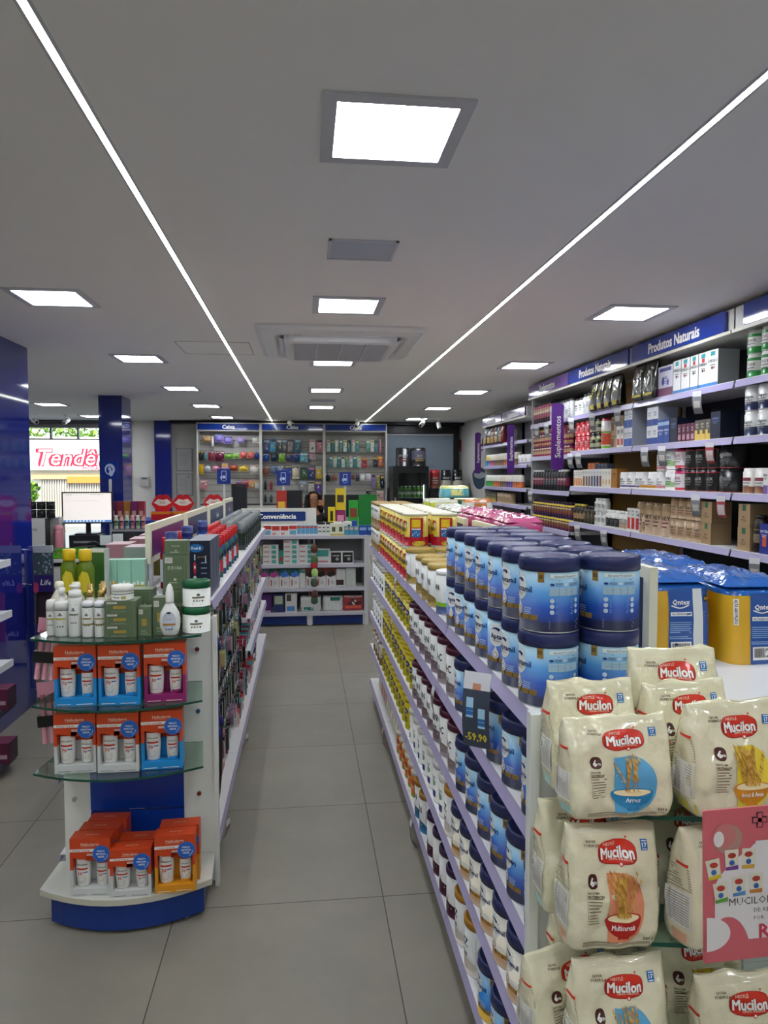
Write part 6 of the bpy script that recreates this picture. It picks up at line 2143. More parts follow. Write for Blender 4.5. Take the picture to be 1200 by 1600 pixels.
# clear tubes with brushes hanging on the far side of the gondola end
bt = MB()
for k in range(3):
    bt.tube([(-.03 + k * .028, 0, -.02), (-.035 + k * .028, 0, -.22)], .011, M('#c98a94', .15), 8)
band = MB().box(-.055, .045, -.014, .014, -.15, -.105, BLACK)
bP = Proto('makeup_brush_pack', 'brush pack', bt, [('band', band), ('hanger', MB().box(-.05, .04, -.002, .002, -.03, .03, M('#c98a9c', .3)))])
bP.put(-1.02, 2.98, 1.05, .1, 'pink brush pack hanging left of the orange packs, upper one', ry=.12)
bP.put(-1.02, 2.95, .80, .1, 'clear brush pack hanging left of the orange packs, lower one', ry=-.05)
WALLPK = [(-1.579, 2.297, 0.127, 0.096, 'c9a06a', 'r'), (-1.486, 2.293, 0.063, 0.171, 'd8dce4', 't'), (-1.382, 2.325, 0.127, 0.128, '8a78c9', 'r'), (-1.237, 2.289, 0.137, 0.118, '8f84cf', 'r'), (-1.029, 2.285, 0.127, 0.107, 'a898d0', 'r'), (-0.789, 2.281, 0.106, 0.096, 'd6d2cc', 'r'), (-1.675, 2.055, 0.084, 0.161, '2c2420', 'r'), (-1.603, 2.055, 0.074, 0.161, '5c8088', 'r'), (-1.51, 2.061, 0.095, 0.171, '8a2c3c', 'r'), (-1.375, 2.046, 0.148, 0.161, '6a1c3c', 'r'), (-1.23, 2.009, 0.137, 0.086, '6aa83c', 'r'), (-1.105, 2.026, 0.106, 0.096, '8fb85c', 'r'), (-0.99, 2.042, 0.116, 0.107, 'c9605a', 'r'), (-0.864, 2.042, 0.116, 0.107, 'cf7068', 'r'), (-0.77, 2.037, 0.074, 0.118, '1c2c7c', 'r'), (-1.678, 1.839, 0.084, 0.171, 'c9a01c', 'r'), (-1.575, 1.818, 0.106, 0.107, 'b9c0c4', 'r'), (-1.44, 1.813, 0.116, 0.096, 'd08aa0', 'r'), (-1.294, 1.851, 0.106, 0.214, 'cf98ac', 'b'), (-1.149, 1.824, 0.137, 0.096, '9c4420', 'r'), (-0.992, 1.814, 0.148, 0.096, 'd8b83c', 'r'), (-0.814, 1.82, 0.137, 0.15, 'cfcabc', 'r'), (-1.63, 1.575, 0.127, 0.15, 'c98a8c', 'b'), (-1.068, 1.57, 0.095, 0.139, '8a3c6c', 'b'), (-0.963, 1.57, 0.095, 0.139, 'b8303c', 'b'), (-0.858, 1.58, 0.095, 0.139, 'c9985c', 'b'), (-0.774, 1.564, 0.074, 0.128, 'b8bcc0', 'b'), (-0.61, 2.245, 0.095, 0.214, '1c3c7c', 'b'), (-0.505, 2.256, 0.095, 0.214, '2c80a8', 'b'), (-0.399, 2.246, 0.074, 0.214, '34343c', 'b'), (-0.315, 2.247, 0.074, 0.214, '5a5a60', 'b'), (-0.22, 2.258, 0.095, 0.214, '8a8088', 'b'), (-0.103, 2.248, 0.116, 0.214, '2c6478', 'b'), (0.142, 2.249, 0.106, 0.214, 'd8d0cc', 'b'), (0.26, 2.25, 0.095, 0.214, 'd88aa0', 'b'), (-0.623, 2.011, 0.095, 0.128, '1c4ca0', 'r'), (-0.486, 2.012, 0.106, 0.128, '1c3444', 'r'), (-0.359, 2.023, 0.106, 0.15, '7aa83c', 'r'), (-0.242, 2.013, 0.095, 0.128, '3a3c6c', 'r'), (-0.126, 2.018, 0.116, 0.139, '24407c', 'r'), (0.002, 2.024, 0.127, 0.15, '5cb4c4', 'b'), (0.141, 2.014, 0.106, 0.107, 'b8a0a8', 'b'), (-0.625, 1.809, 0.116, 0.15, '8a5c4c', 'r'), (-0.498, 1.809, 0.106, 0.15, '5a6a8c', 'r'), (-0.382, 1.809, 0.095, 0.128, '7a88a0', 'r'), (-0.254, 1.82, 0.106, 0.171, '1c3c8c', 'b'), (-0.138, 1.81, 0.116, 0.214, 'd8d0b8', 'r'), (0.001, 1.789, 0.116, 0.193, '2c5c3c', 'b'), (0.129, 1.789, 0.106, 0.193, '1c3478', 'b'), (0.247, 1.81, 0.106, 0.214, 'c9a828', 'b'), (-0.637, 1.564, 0.074, 0.15, '1c2430', 't'), (-0.542, 1.564, 0.084, 0.15, '8a1c3c', 't'), (-0.011, 1.563, 0.116, 0.193, '8c8c94', 'b'), (0.117, 1.553, 0.095, 0.171, 'c9c4b8', 'b'), (0.235, 1.552, 0.106, 0.193, '6a4ca8', 'b'), (-0.639, 1.329, 0.074, 0.128, '20303c', 't'), (-0.544, 1.329, 0.074, 0.128, '24343c', 't'), (0.244, 1.316, 0.095, 0.128, 'b03c7c', 'b'), (1.013, 1.952, 0.084, 0.171, 'b8242c', 'b'), (1.198, 1.963, 0.074, 0.171, '20242c', 'b'), (1.285, 1.974, 0.074, 0.171, 'c9602c', 'b'), (1.274, 2.266, 0.063, 0.235, 'c96a8c', 't'), (0.396, 1.682, 0.084, 0.128, '181c24', 'r'), (0.504, 1.671, 0.095, 0.107, '8a5c4c', 'r'), (0.806, 1.676, 0.074, 0.096, '7c4c3c', 'r'), (0.893, 1.682, 0.063, 0.128, '2c3440', 'r'), (0.98, 1.682, 0.084, 0.128, 'd8d4d0', 'r'), (1.078, 1.682, 0.084, 0.128, 'd0ccd4', 'r'), (1.165, 1.671, 0.063, 0.235, '8a78b0', 'b'), (1.241, 1.671, 0.063, 0.235, '8c9440', 'b'), (1.318, 1.649, 0.063, 0.214, '1c2444', 'b'), (1.078, 1.421, 0.074, 0.128, '181818', 'b'), (1.274, 1.399, 0.127, 0.214, 'd8b0a0', 'b'), (0.409, 2.24, 0.058, 0.193, 'c9d4d0', 'b'), (0.478, 2.24, 0.058, 0.193, '2f8f90', 'b'), (0.547, 2.241, 0.058, 0.193, 'd0d8d4', 'b'), (0.616, 2.241, 0.058, 0.193, '5fa89c', 'b'), (0.685, 2.241, 0.058, 0.193, 'dde0da', 'b'), (0.754, 2.242, 0.058, 0.193, '2c7c84', 'b'), (0.823, 2.242, 0.058, 0.193, 'c9d4d0', 'b'), (0.892, 2.242, 0.058, 0.193, '2f8f90', 'b'), (1.074, 2.243, 0.058, 0.193, '5fa89c', 'b'), (1.144, 2.244, 0.058, 0.193, 'dde0da', 'b'), (1.213, 2.244, 0.058, 0.193, '2c7c84', 'b'), (0.451, 1.966, 0.055, 0.182, '2f8f90', 'b'), (0.518, 1.967, 0.055, 0.182, 'c9d4d0', 'b'), (0.585, 1.967, 0.055, 0.182, '2c7c84', 'b'), (0.652, 1.967, 0.055, 0.182, 'dde0da', 'b'), (0.718, 1.967, 0.055, 0.182, '5fa89c', 'b'), (0.785, 1.967, 0.055, 0.182, 'd0d8d4', 'b'), (0.853, 1.968, 0.055, 0.182, '2f8f90', 'b'), (0.92, 1.968, 0.055, 0.182, 'c9d4d0', 'b')]
# ================================================================== convenience gondola across the aisle end
CY = 7.75
parts = []
parts.append(('back_panel', MB().box(-.66, .66, CY + .40, CY + .42, .1, 1.01, M('#8f9094', .45))))
for x in (-.665, .055, .665):
    parts.append(('upright', MB().box(x - .012, x + .012, CY + .36, CY + .43, 0, 1.0, SHELFW)))
parts.append(('side_panel', MB().box(.655, .70, CY + .02, CY + .42, 0, .99, M('#c9cacc', .4))))
for z in (.962, .648, .388, .118):
    s = MB().box(-.652, .652, CY + .02, CY + .398, z + .012, z + .036, SHELFW)
    r_ = MB().box(-.655, .655, CY, CY + .016, z, z + .036, M('#bdbcc8', .3))
    parts.append(('shelf', s, [('price_rail', r_)]))
parts.append(('plinth_panel', MB().box(-.64, .02, CY + .03, CY + .05, .02, .118, M('#0f2c6e', .3))))
parts.append(('plinth_panel', MB().box(.09, .64, CY + .03, CY + .05, .02, .118, M('#0f2c6e', .3))))
for x in (.055, .665):
    parts.append(('foot', MB().box(x - .03, x + .03, CY + .035, CY + .06, .01, .118, SHELFW).lathe([(.02, 0), (.02, .01)], W, 8, c=(x, CY + .05))))
hb = MB().box(-.70, .135, CY + .30, CY + .325, 1.0, 1.285, M('#d2d1c8', .4))
sp_ = MB()
sp_.prism([(p[0] - .30, p[1] + 1.195) for p in rr_pts(.315, .052, .012)][::-1], CY + .285, CY + .299, M('#15306e', .25), axis='y')
sp_.text(flat((-.30, CY + .285, 1.195), (1, 0, 0), (0, 0, 1)), 'Conveniência', .0, 0, .055, W, 2, bold=.04, res=2, maxw=.5)
parts.append(('header_board', hb, [('sign_plate', sp_)]))
thing_w('gondola_shelving', parts, 'short white gondola facing the aisle with a Conveniência sign on top', 'store shelving', (0, CY + .2, 0))


def frow(entries, x0, y, z, where, group, gap=.003, frm='left'):
    n = 0
    x = x0
    for p, cnt, desc in entries[:]:
        p = K[p] if isinstance(p, str) else p
        lay = 1
        if isinstance(cnt, tuple):
            cnt, lay = cnt
        for i in range(cnt):
            x += p.w / 2
            for l in range(lay):
                t = '' if lay == 1 else f' layer {ORD[l]} up'
                p.put(x, y + (p.w / 2 if p.d == p.w else 0), z + l * (p.h + .0008), 0, f'{desc}, {ORD[n]} from {frm}{t}, {where}', group)
            x += p.w / 2 + gap
            n += 1
    return x


K['c1'] = bx('dental_box', .085, .06, .115, '#dcdcda', [(0, 1, .62, .95, '#c23a2c'), (.1, .9, .1, .5, '#6aa5c4')], [])
K['c2'] = bx('dental_box', .09, .06, .115, '#dcdcda', [(.05, .95, .5, .92, '#c9342c'), (.1, .5, .1, .3, '#d88a7a')], [])
K['c3'] = bx('dental_box', .042, .05, .11, '#5fa0c8', [(0, 1, .75, .92, '#c9503c'), (0, 1, .0, .15, '#d8dcde')], [])
K['c4'] = bx('remedy_box', .042, .05, .115, '#dcdcda', [(.1, .9, .3, .45, '#5a8a6a'), (.2, .8, .7, .8, '#3a3a3a')], [])
K['c5'] = bx('remedy_box', .075, .05, .13, '#e0e0cc', [(0, 1, 0, .12, '#c9b83a'), (.25, .75, .3, .7, '#4a5a30')], [])
K['c6'] = bx('remedy_box', .05, .05, .095, '#3f86a0', [(.1, .9, .6, .9, '#d0b8a8')], [])
K['c7'] = bx('remedy_box', .09, .05, .105, '#1c4c9c', [(.1, .9, .5, .8, '#8fb0dc')], [])
frow([('c1', 1, 'white and blue dental carton'), ('c2', 2, 'white and red dental carton'), ('c1', 1, 'white and blue dental carton'), ('c3', 5, 'narrow light blue carton'), ('c4', 3, 'narrow white carton'), ('c5', 2, 'white and yellow carton'), ('c6', 3, 'small teal carton'), ('c7', 2, 'dark blue carton')],
     -.44, CY + .02, .999, 'on aisle-end gondola top', 'cartons on the aisle-end gondola')
K['d1'] = bx('chocolate_box', .08, .06, .13, '#141414', [(.3, .7, .3, .8, '#b89a3c')], [])
K['d2'] = bx('tall_white_box', .095, .06, .135, '#dcdcd4', [(.55, .85, .12, .75, '#2c2c2c')], [])
K['d3'] = bx('blue_box', .05, .06, .145, '#1c3f9c', [], [])
frow([('d1', 2, 'black and gold carton'), ('d2', 2, 'white carton with dark stripe'), ('d3', 1, 'plain blue carton')], .15, CY + .22, .999, 'rear row of aisle-end gondola', 'rear cartons, aisle-end gondola', gap=.01)
K['e1'] = bx('mask_box', .165, .10, .052, '#ccd0cc', [(.55, .85, .2, .9, '#4fa39a'), (.05, .4, .5, .7, '#b8606a')], [], side='#2f8574')
K['e2'] = bx('mask_box', .17, .10, .16, '#c9ccca', [(.1, .9, .5, .95, '#3f8f86'), (.15, .85, .1, .2, '#b8606a')], [])
K['e3'] = bx('mask_box', .125, .08, .13, '#dadad8', [(.06, .94, .06, .94, '#1b1b1b'), (.2, .8, .62, .7, '#b8b8b8')], [], discs=((.6, .38, .14, .14, '#9a9a9a'),))
K['e4'] = bx('mask_box', .05, .08, .15, '#2f8574', [(.2, .8, .2, .5, '#b8303c')], [])
frow([('e4', 1, 'green mask carton edge'), ('e1', (1, 4), 'white and teal mask carton'), ('e4', 1, 'green mask carton edge'), ('e1', (1, 5), 'white and teal mask carton'), ('e1', (1, 4), 'white and teal mask carton'), ('e2', 1, 'upright teal mask carton'), ('e3', 2, 'black and white mask carton')],
     -.50, CY + .04, .685, 'second shelf, aisle-end gondola', 'mask cartons')


def glove(colr):
    def ex(mb, fn, w, h):
        mb.poly(fn, [(0, h * .55), (w * .4, h * .75), (w, h * .62), (w, h), (0, h)], M('#2c5f58' if colr != '#181818' else '#6a2c24', .4), 1)
        mb.disc(fn, w * .45, h * .66, w * .36, h * .13, M(colr, .4), 2, seg=14)
        for k in range(4):
            mb.disc(fn, w * (.62 + .08 * k), h * (.80 - .05 * k), w * .06, h * .12, M(colr, .4), 2.2 + k * .1, seg=8)
        mb.rect(fn, w * .18, w * .30, h * .1, h * .42, M('#b8504a', .4), 1.5)
        mb.disc(fn, w * .62, h * .25, w * .18, h * .10, M('#b8b8ba', .4), 1.5, seg=12)
    return bx('glove_box', .108, .08, .215, '#cfcfce', [], [], extra=ex)


K['g1'], K['g2'], K['g3'] = glove('#a8408c'), glove('#3c6fc0'), glove('#181818')
K['g4'] = bx('glove_box', .06, .08, .20, '#c9cac8', [(0, 1, .8, .95, '#3f8f86')], [])
K['g5'] = bx('glove_box', .10, .08, .20, '#bfc1bf', [(0, .8, .1, .4, '#3a2420')], [])
K['g6'] = bx('glove_box', .11, .08, .21, '#aeb2ae', [(.05, .95, .1, .9, '#b8bfb8')], [])
frow([('g1', 2, 'glove carton with magenta glove'), ('g2', 2, 'glove carton with blue glove'), ('g4', 1, 'narrow white glove carton'), ('g3', 3, 'glove carton with black glove'), ('g5', 1, 'plain pale glove carton'), ('g6', 1, 'grey-green glove carton')],
     -.50, CY + .04, .425, 'third shelf, aisle-end gondola', 'glove cartons', gap=.004)
K['h1'] = bx('first_aid_box', .10, .08, .20, '#4a2464', [(.1, .9, 0, .12, '#b8a8b8')], [])
K['h2'] = bx('first_aid_box', .11, .08, .20, '#2c3468', [(.1, .9, .45, .9, '#a8b49c')], [])
K['h3'] = bx('glove_box', .125, .08, .205, '#ccccca', [(.1, .8, .05, .32, '#4a86c0'), (.1, .5, .6, .95, '#3a3a30')], [])
PT = Soft(.115, .05, .165, seed=41, wr=.006, n=4, seal=.97, top=.045)
pm = PT.build(foil('#d8dcda', .25, .3, 20), nx=14, nz=10, ns=4)
pm.rect(PT.front, -.10, .03, .015, .05, M('#2f8578', .4), 1.5, 4, 2)
K['t1'] = Proto('cotton_pack', 'cotton pack', pm, [('seal', MB().rect(PT.front, -.1, .1, .158, .163, W, 2, 6))], (.235, .10, .165))
pm = PT.build(foil('#cfd3d0', .25, .3, 20), nx=14, nz=10, ns=4)
pm.rect(PT.front, -.03, .10, .115, .155, M('#1f6a5c', .4), 1.5, 4, 2)
for k in range(5):
    pm.rect(PT.front, -.09 + k * .04, -.088 + k * .04, .01, .11, GREYT, 1.5, 1, 4)
K['t2'] = Proto('cotton_pack', 'cotton pack', pm, [('seal', MB().rect(PT.front, -.1, .1, .158, .163, W, 2, 6))], (.235, .10, .165))
pm = PT.build(foil('#a83440', .25, .3, 20), nx=14, nz=10, ns=4)
pm.rect(PT.front, -.09, .09, .03, .14, M('#3c1c20', .4), 1.5, 5, 3)
pm.disc(PT.front, .01, .095, .025, .03, M('#c9b0a8', .4), 2.5, seg=12)
pm.rect(PT.front, -.09, .09, .03, .06, M('#c9503c', .4), 2.5, 5, 1)
K['t3'] = Proto('hygiene_pack', 'hygiene pack', pm, [('seal', MB().rect(PT.front, -.1, .1, .158, .163, W, 2, 6))], (.235, .10, .165))
x_ = frow([('h1', 1, 'purple carton'), ('h2', 1, 'blue and sage carton'), ('h3', 1, 'white carton with blue gloves')], -.46, CY + .04, .155, 'bottom shelf, aisle-end gondola', 'cartons on the bottom shelf', gap=.02)
K['t1'].put(x_ + .13, CY + .10, .155, 0, 'white cotton pack with green band, left of two on the bottom shelf ahead')
K['t2'].put(x_ + .375, CY + .10, .155, 0, 'white wipes pack with green corner, bottom shelf of aisle-end gondola')
K['t3'].put(.535, CY + .10, .155, 0, 'red hygiene pack at the right of the bottom shelf ahead')
# hanging strip of snack packs in front of it
st = MB().box(-.004, .004, -.002, .0, -.72, 0, W)
sub = []
for k, (c_, z) in enumerate((('#5c3424', -.10), ('#4a6a3c', -.22), ('#b8303c', -.27), ('#a8c878', -.36), ('#4a5a48', -.47), ('#5c3a34', -.60), ('#3c5a48', -.66))):
    sub.append(('snack_pack', MB().lathe([(.004, z - .05), (.034, z - .035), (.038, z), (.03, z + .035), (.004, z + .05)], M(c_, .25), 12, sy=.35, c=(.004 * (k % 2), -.012))))
thing('hanging_strip', st, 'vertical strip of small green and brown packs hanging before the aisle-end gondola', 'hanging strip', (.105, CY - .03, .96), 0, None, sub)

# ================================================================== checkout counter behind
parts = [('worktop', MB().box(-1.15, .95, 8.55, 9.15, .99, 1.03, M('#c9c8c2', .4))), ('front_panel', MB().box(-1.12, .92, 8.60, 8.64, 0, .99, M('#d0cfc9', .4))),
         ('side_panel', MB().box(.90, .93, 8.6, 9.12, 0, .99, M('#c4c3bd', .4))), ('side_panel', MB().box(-1.13, -1.10, 8.6, 9.12, 0, .99, M('#c4c3bd', .4)))]
thing_w('checkout_counter', parts, 'white checkout counter running across behind the aisle-end gondola', 'counter', (-.1, 8.85, 0))


def monitor(x, y, z, w, h, rz, label, screen=False):
    mb = MB().box(-w / 2, w / 2, 0, .03, .10, .10 + h, M('#17181c', .4))
    mb.box(-.02, .02, .01, .04, .012, .14, M('#17181c', .4))
    bs_ = MB().box(-.10, .10, -.06, .09, 0, .012, M('#17181c', .4))
    sc = MB().box(-w / 2 + .012, w / 2 - .012, -.001, .0, .115, .10 + h - .012, M('#20222a', .2) if not screen else SCREEN)
    if screen:
        fn = flat((0, -.001, .10 + h / 2), (1, 0, 0), (0, 0, 1))
        sc.rect(fn, -w / 2 + .014, w / 2 - .014, -h / 2 + .016, -h / 2 + .034, M('#2f5f96', .4, emit=.8), 1)
        sc.lines(fn, -w * .42, -w * .25, h * .42, 1, .01, .004, M('#8a8a92', .4), 1)
        sc.lines(fn, w * .05, w * .4, h * .42, 1, .01, .003, M('#8a8a92', .4), 1)
        sc.lines(fn, -w * .42, w * .42, h * .22, 1, .01, .002, M('#9a9aa2', .4), 1)
        for k in range(12):
            sc.rect(fn, -w * .42 + k * .03, -w * .42 + k * .03 + .014, -h / 2 + .02, -h / 2 + .03, M('#b9cfe6', .4, emit=.8), 2)
    return thing('monitor', mb, label, 'monitor', (x, y, z), rz, None, [('base', bs_), ('screen', sc)])


SCREEN = M('#e9e2dc', .3, emit=.42)
monitor(-.79, 8.85, 1.03, .19, .42, .2, 'black upright screen at the left of the checkout counter')
monitor(-.13, 8.85, 1.03, .22, .34, .1, 'black screen left of the seated cashier')
monitor(.47, 8.95, 1.03, .44, .28, PI, 'wide black monitor right of the cashier, seen from behind')


def phone_sign(x, y, z0, zs, label, s=.145, sx=0.0, logo='phone'):
    mb = MB().box(-.012, .012, -.008, .008, 0, zs - z0, M('#c9ccd2', .3))
    mb.box(-.06, .06, -.05, .05, 0, .01, M('#c9ccd2', .3))
    pl = MB().box(-s / 2 + sx, s / 2 + sx, -.02, -.009, zs - z0, zs - z0 + s * 1.15, M('#123084', .25))
    fn = flat((sx, -.02, zs - z0 + s * .575), (1, 0, 0), (0, 0, 1))
    lb = M('#b9c8e6', .4)
    if logo == 'phone':
        for q in ((-.18, -.14, -.3, .42), (.14, .18, -.3, .42), (-.18, .18, .38, .42), (-.1, .1, -.36, -.32)):
            pl.rect(fn, q[0] * s, q[1] * s, q[2] * s, q[3] * s, lb, 1)
        pl.disc(fn, 0, -s * .05, s * .12, s * .12, lb, 1, seg=12)
        pl.poly(fn, [(-.28 * s, -.1 * s), (-.18 * s, .1 * s), (-.18 * s, -.25 * s)], lb, 1)
    else:
        pl.disc(fn, .03 * s, .05 * s, s * .32, s * .36, lb, 1, seg=18)
        pl.disc(fn, .0, .0, s * .20, s * .24, M('#123084', .25), 2, seg=18)
        pl.disc(fn, .1 * s, -.2 * s, s * .14, s * .2, lb, 3, seg=12)
        pl.disc(fn, .02 * s, .08 * s, s * .10, s * .12, lb, 3, seg=12)
    return thing('counter_sign', mb, label, 'sign', (x, y, z0), 0, None, [('sign_plate', pl)])


phone_sign(-.96, 8.75, 1.03, 1.55, 'blue phone sign on a post, leftmost of three over the checkout counter', .16)
phone_sign(-.25, 8.75, 1.03, 1.53, 'blue phone sign on a post above the red sweets box', .16)
phone_sign(.50, 8.70, 1.03, 1.53, 'blue phone sign on a post above the yellow sweets boxes', .14)
cand = [('#a82c20', '#d8b03c', -.27, 8.63, .12, .44, 1.031, 'tall red and orange sweets dispenser left of the cashier'),
        ('#d8bc1c', '#3a2c1c', .438, 8.62, .115, .26, 1.235, 'yellow sweets box on top of the magenta one'),
        ('#8a1c5c', '#d88aa8', .438, 8.62, .115, .20, 1.031, 'magenta sweets box under the yellow one'),
        ('#e0c81c', '#2c2410', .33, 8.60, .085, .15, 1.11, 'small yellow sweets box beside the magenta box'),
        ('#2c9a34', '#8a3c2c', .595, 8.32, .115, .32, 1.03, 'tall green mint dispenser box beside the wide monitor'),
        ('#12752c', '#1c8a3c', .77, 8.60, .22, .39, 1.031, 'large plain green display board at the right of the checkout')]
for c1, c2, x, y, w, h, z, lab in cand:
    d_ = .06 if 'board' not in lab else .02
    p_ = bx('sweets_box' if 'board' not in lab else 'display_board', w, d_, h, c1, [(.15, .85, .35, .7, c2)] if 'board' not in lab else [], [])
    if 'tall green' in lab:
        y, z = 8.60, 1.031
    if 'small yellow' in lab:
        z = 1.031
        h = .22
        p_ = bx('sweets_box', .085, .06, .24, c1, [(.3, .7, .3, .8, c2)], [])
    r = p_.put(x, y, z, 0, lab)
    if 'board' in lab:
        pts = [Vector((x - .05, y - .003, z + .05)), Vector((x + .0, y - .003, z + .10)), Vector((x + .05, y - .003, z + .14)), Vector((x + .07, y - .003, z + .3))]

# ------------------------------------------------ wall units marked Caixa
XB = [-1.735, -.705, .335, 1.385]
for b in range(3):
    x0, x1 = XB[b], XB[b + 1]
    bp = MB()
    z = 1.18
    SL = M('#a3a19c', .55)
    while z < 2.38:
        bp.box(x0 + .02, x1 - .02, 12.03, 12.045, z, min(z + .098, 2.39), SL)
        z += .105
    bp.box(x0 + .02, x1 - .02, 12.045, 12.05, 1.15, 2.39, M('#55534f', .6))
    parts = [('slat_panel', bp)]
    for x in (x0, x1):
        parts.append(('upright', MB().box(x - .022 if x == x1 else x, x if x == x1 else x + .022, 11.86, 12.05, 0, 2.5, M('#c8c7c1', .4))))
    parts.append(('cupboard', MB().box(x0 + .022, x1 - .022, 11.86, 12.05, 0, 1.15, M('#b9b8b2', .45))))
    hb = MB().box(x0, x1, 11.855, 12.05, 2.375, 2.51, M('#c8c7c1', .4))
    sp_ = MB().box(x0 + .02, x1 - .02, 11.842, 11.854, 2.395, 2.495, M('#12358f', .12, coat=.6))
    sp_.text(flat(((x0 + x1) / 2, 11.842, 2.445), (1, 0, 0), (0, 0, 1)), 'Caixa', 0, 0, .062, W, 2, bold=.05, res=2)
    parts.append(('header', hb, [('sign_plate', sp_)]))
    thing_w('wall_display_unit', parts, f'slatted wall display marked Caixa behind the checkout, {["left", "middle", "right"][b]} one', 'wall display', ((x0 + x1) / 2, 11.95, 0))
CN = {}


def cname(h):
    r, g, b = [int(h[i:i + 2], 16) for i in (0, 2, 4)]
    mx, mn = max(r, g, b), min(r, g, b)
    if mx - mn < 26:
        return 'pale' if mx > 170 else 'grey' if mx > 90 else 'black'
    if mx == r:
        return ('pink' if b > g + 20 else 'red') if g < 110 and b < 190 else ('yellow' if g > r * .75 and b < 130 else 'orange' if b < 110 else 'rosy')
    if mx == g:
        return 'green' if b < g * .9 else 'teal'
    return 'violet' if r > g + 12 else ('teal' if g > b * .88 else 'blue')


for (x, z, w, h, c_, sh) in WALLPK:
    key = (w, h, c_, sh)
    if key not in CN:
        mb = MB()
        if sh == 't':
            mb.lathe([(w * .25, -h), (w * .3, -h * .95), (w * .28, -h * .3), (w * .15, -h * .2), (w * .15, 0)], M('#' + c_, .3), 10)
            kind = ('toiletry_tube', 'tube')
        else:
            mb.box(-w / 2, w / 2, 0, .004, -h, 0, M('#' + c_, .4))
            fn = flat((0, 0, -h), (1, 0, 0), (0, 0, 1), .001)
            r0 = random.Random(int(x * 1000))
            alt = r0.choice(['#dcdcd8', '#2c3440', '#c9b04a', '#8fb4c4', '#c98a9a'])
            mb.rect(fn, -w * .45, w * .45, h * .78, h * .94, M(alt, .4), 1)
            mb.disc(fn, r0.uniform(-.1, .1) * w, h * .42, w * .3, h * .22, M(r0.choice(['#e0ddd4', '#3a4450', '#b8863c', '#5c8a9c']), .4), 1, seg=10)
            kind = ('hanging_pack', 'hanging pack')
        ch = []
        if sh != 't':
            for k in range(7):
                mb.rect(fn, (r0.random() - .48) * w * .8, (r0.random() - .3) * w * .6, h * .2, h * .26, M(r0.choice(['#d8d8d4', '#22262e', '#b8a25a', '#7c8ca0', '#8a4a5a', '#4a7a6a']), .4), 2 + k * .2) if k < 2 else mb.disc(fn, (r0.random() - .5) * w * .8, h * r0.uniform(.1, .9), w * .09, h * .05, M(r0.choice(['#d8d8d4', '#22262e', '#b8a25a', '#7c8ca0', '#8a4a5a']), .4), 2 + k * .2, seg=6)
            b_ = MB()
            if sh == 'r':
                b_.lathe([(.001, -h * .92), (w * .4, -h * .8), (w * .46, -h * .5), (w * .38, -h * .2), (.001, -h * .1)], M('#' + c_, .2), 12, sy=.45, c=(0, -.006))
            else:
                b_.prism(rr_pts(w * .36, h * .28, min(w, h) * .1, -h * .6), -.02, -.0005, M('#' + c_, .18), axis='y')
                f2 = flat((0, -.02, -h * .6), (1, 0, 0), (0, 0, 1), .001)
                for k in range(5):
                    cc = r0.choice(['#d8d8d4', '#22262e', '#b8a25a', '#8fa8b8', '#8a4a5a', '#3f6a78'])
                    b_.disc(f2, r0.uniform(-.25, .25) * w, r0.uniform(-.2, .2) * h, w * r0.uniform(.05, .12), h * r0.uniform(.03, .12), M(cc, .3), 1 + k * .3, seg=7)
            ch = [('blister', b_)]
        CN[key] = Proto(kind[0], kind[1], mb, ch)
    rown = 'top' if z > 2.15 else 'second' if z > 1.9 else 'third' if z > 1.72 else 'fourth' if z > 1.5 else 'lowest'
    bay = 'left' if x < -.72 else 'middle' if x < .32 else 'right'
    pos = round((x - XB[['left', 'middle', 'right'].index(bay)]) / 1.04 * 100)
    key2 = (rown, bay)
    CN[key2] = CN.get(key2, [])
    CN[key2].append(x)
    idx = sorted([q[0] for q in WALLPK if (('top' if q[1] > 2.15 else 'second' if q[1] > 1.9 else 'third' if q[1] > 1.72 else 'fourth' if q[1] > 1.5 else 'lowest'), ('left' if q[0] < -.72 else 'middle' if q[0] < .32 else 'right')) == key2]).index(x)
    o = CN[key].put(x, 11.93, z, 0, f'small {cname(c_)} {"tube" if sh == "t" else "pack"} hanging {ORD[idx]} from left, {rown} row, {bay} Caixa display', f'packs on the {bay} wall display')
    hk = MB().tube([(0, .10, 0), (0, -.02, .0), (0, -.03, .01)], .003, CHROME, 5)
    make('hook', hk, o)

# documents and small fittings on the back wall
for z0, z1, l in ((1.72, 2.11, 'upper'), (1.31, 1.68, 'lower')):
    mb = MB().box(-2.14, -1.87, 12.285, 12.299, z0, z1, M('#8f8d89', .3))
    fn = flat((-2.005, 12.285, (z0 + z1) / 2), (1, 0, 0), (0, 0, 1), .001)
    pg = MB().rect(fn, -.12, .12, -(z1 - z0) / 2 + .015, (z1 - z0) / 2 - .015, M('#b9b8b8', .4), 1)
    pg.lines(fn, -.09, .09, (z1 - z0) * .32, 9, .025, .008, M('#9a999c', .5), 2)
    if l == 'lower':
        pg.disc(fn, .07, .13, .012, .012, M('#7c4a5a', .5), 3, seg=8)
    b0 = (-2.005, 12.29, z0)
    thing('framed_document', shifted(mb, b0), f'framed document on the grey back wall, {l} of two left of the wall displays', 'framed document', b0, parts=[('page', shifted(pg, b0))])
b0 = (-2.65, 12.27, 1.47)
thing('alarm_keypad', shifted(MB().box(-2.72, -2.58, 12.25, 12.299, 1.47, 1.63, M('#b9b5b0', .4)).rect(flat((-2.65, 12.25, 1.6), (1, 0, 0), (0, 0, 1), .001), -.045, .045, -.015, .012, M('#5a5a60', .3), 1), b0), 'small beige keypad box on the white wall beside the blue column', 'keypad', b0)

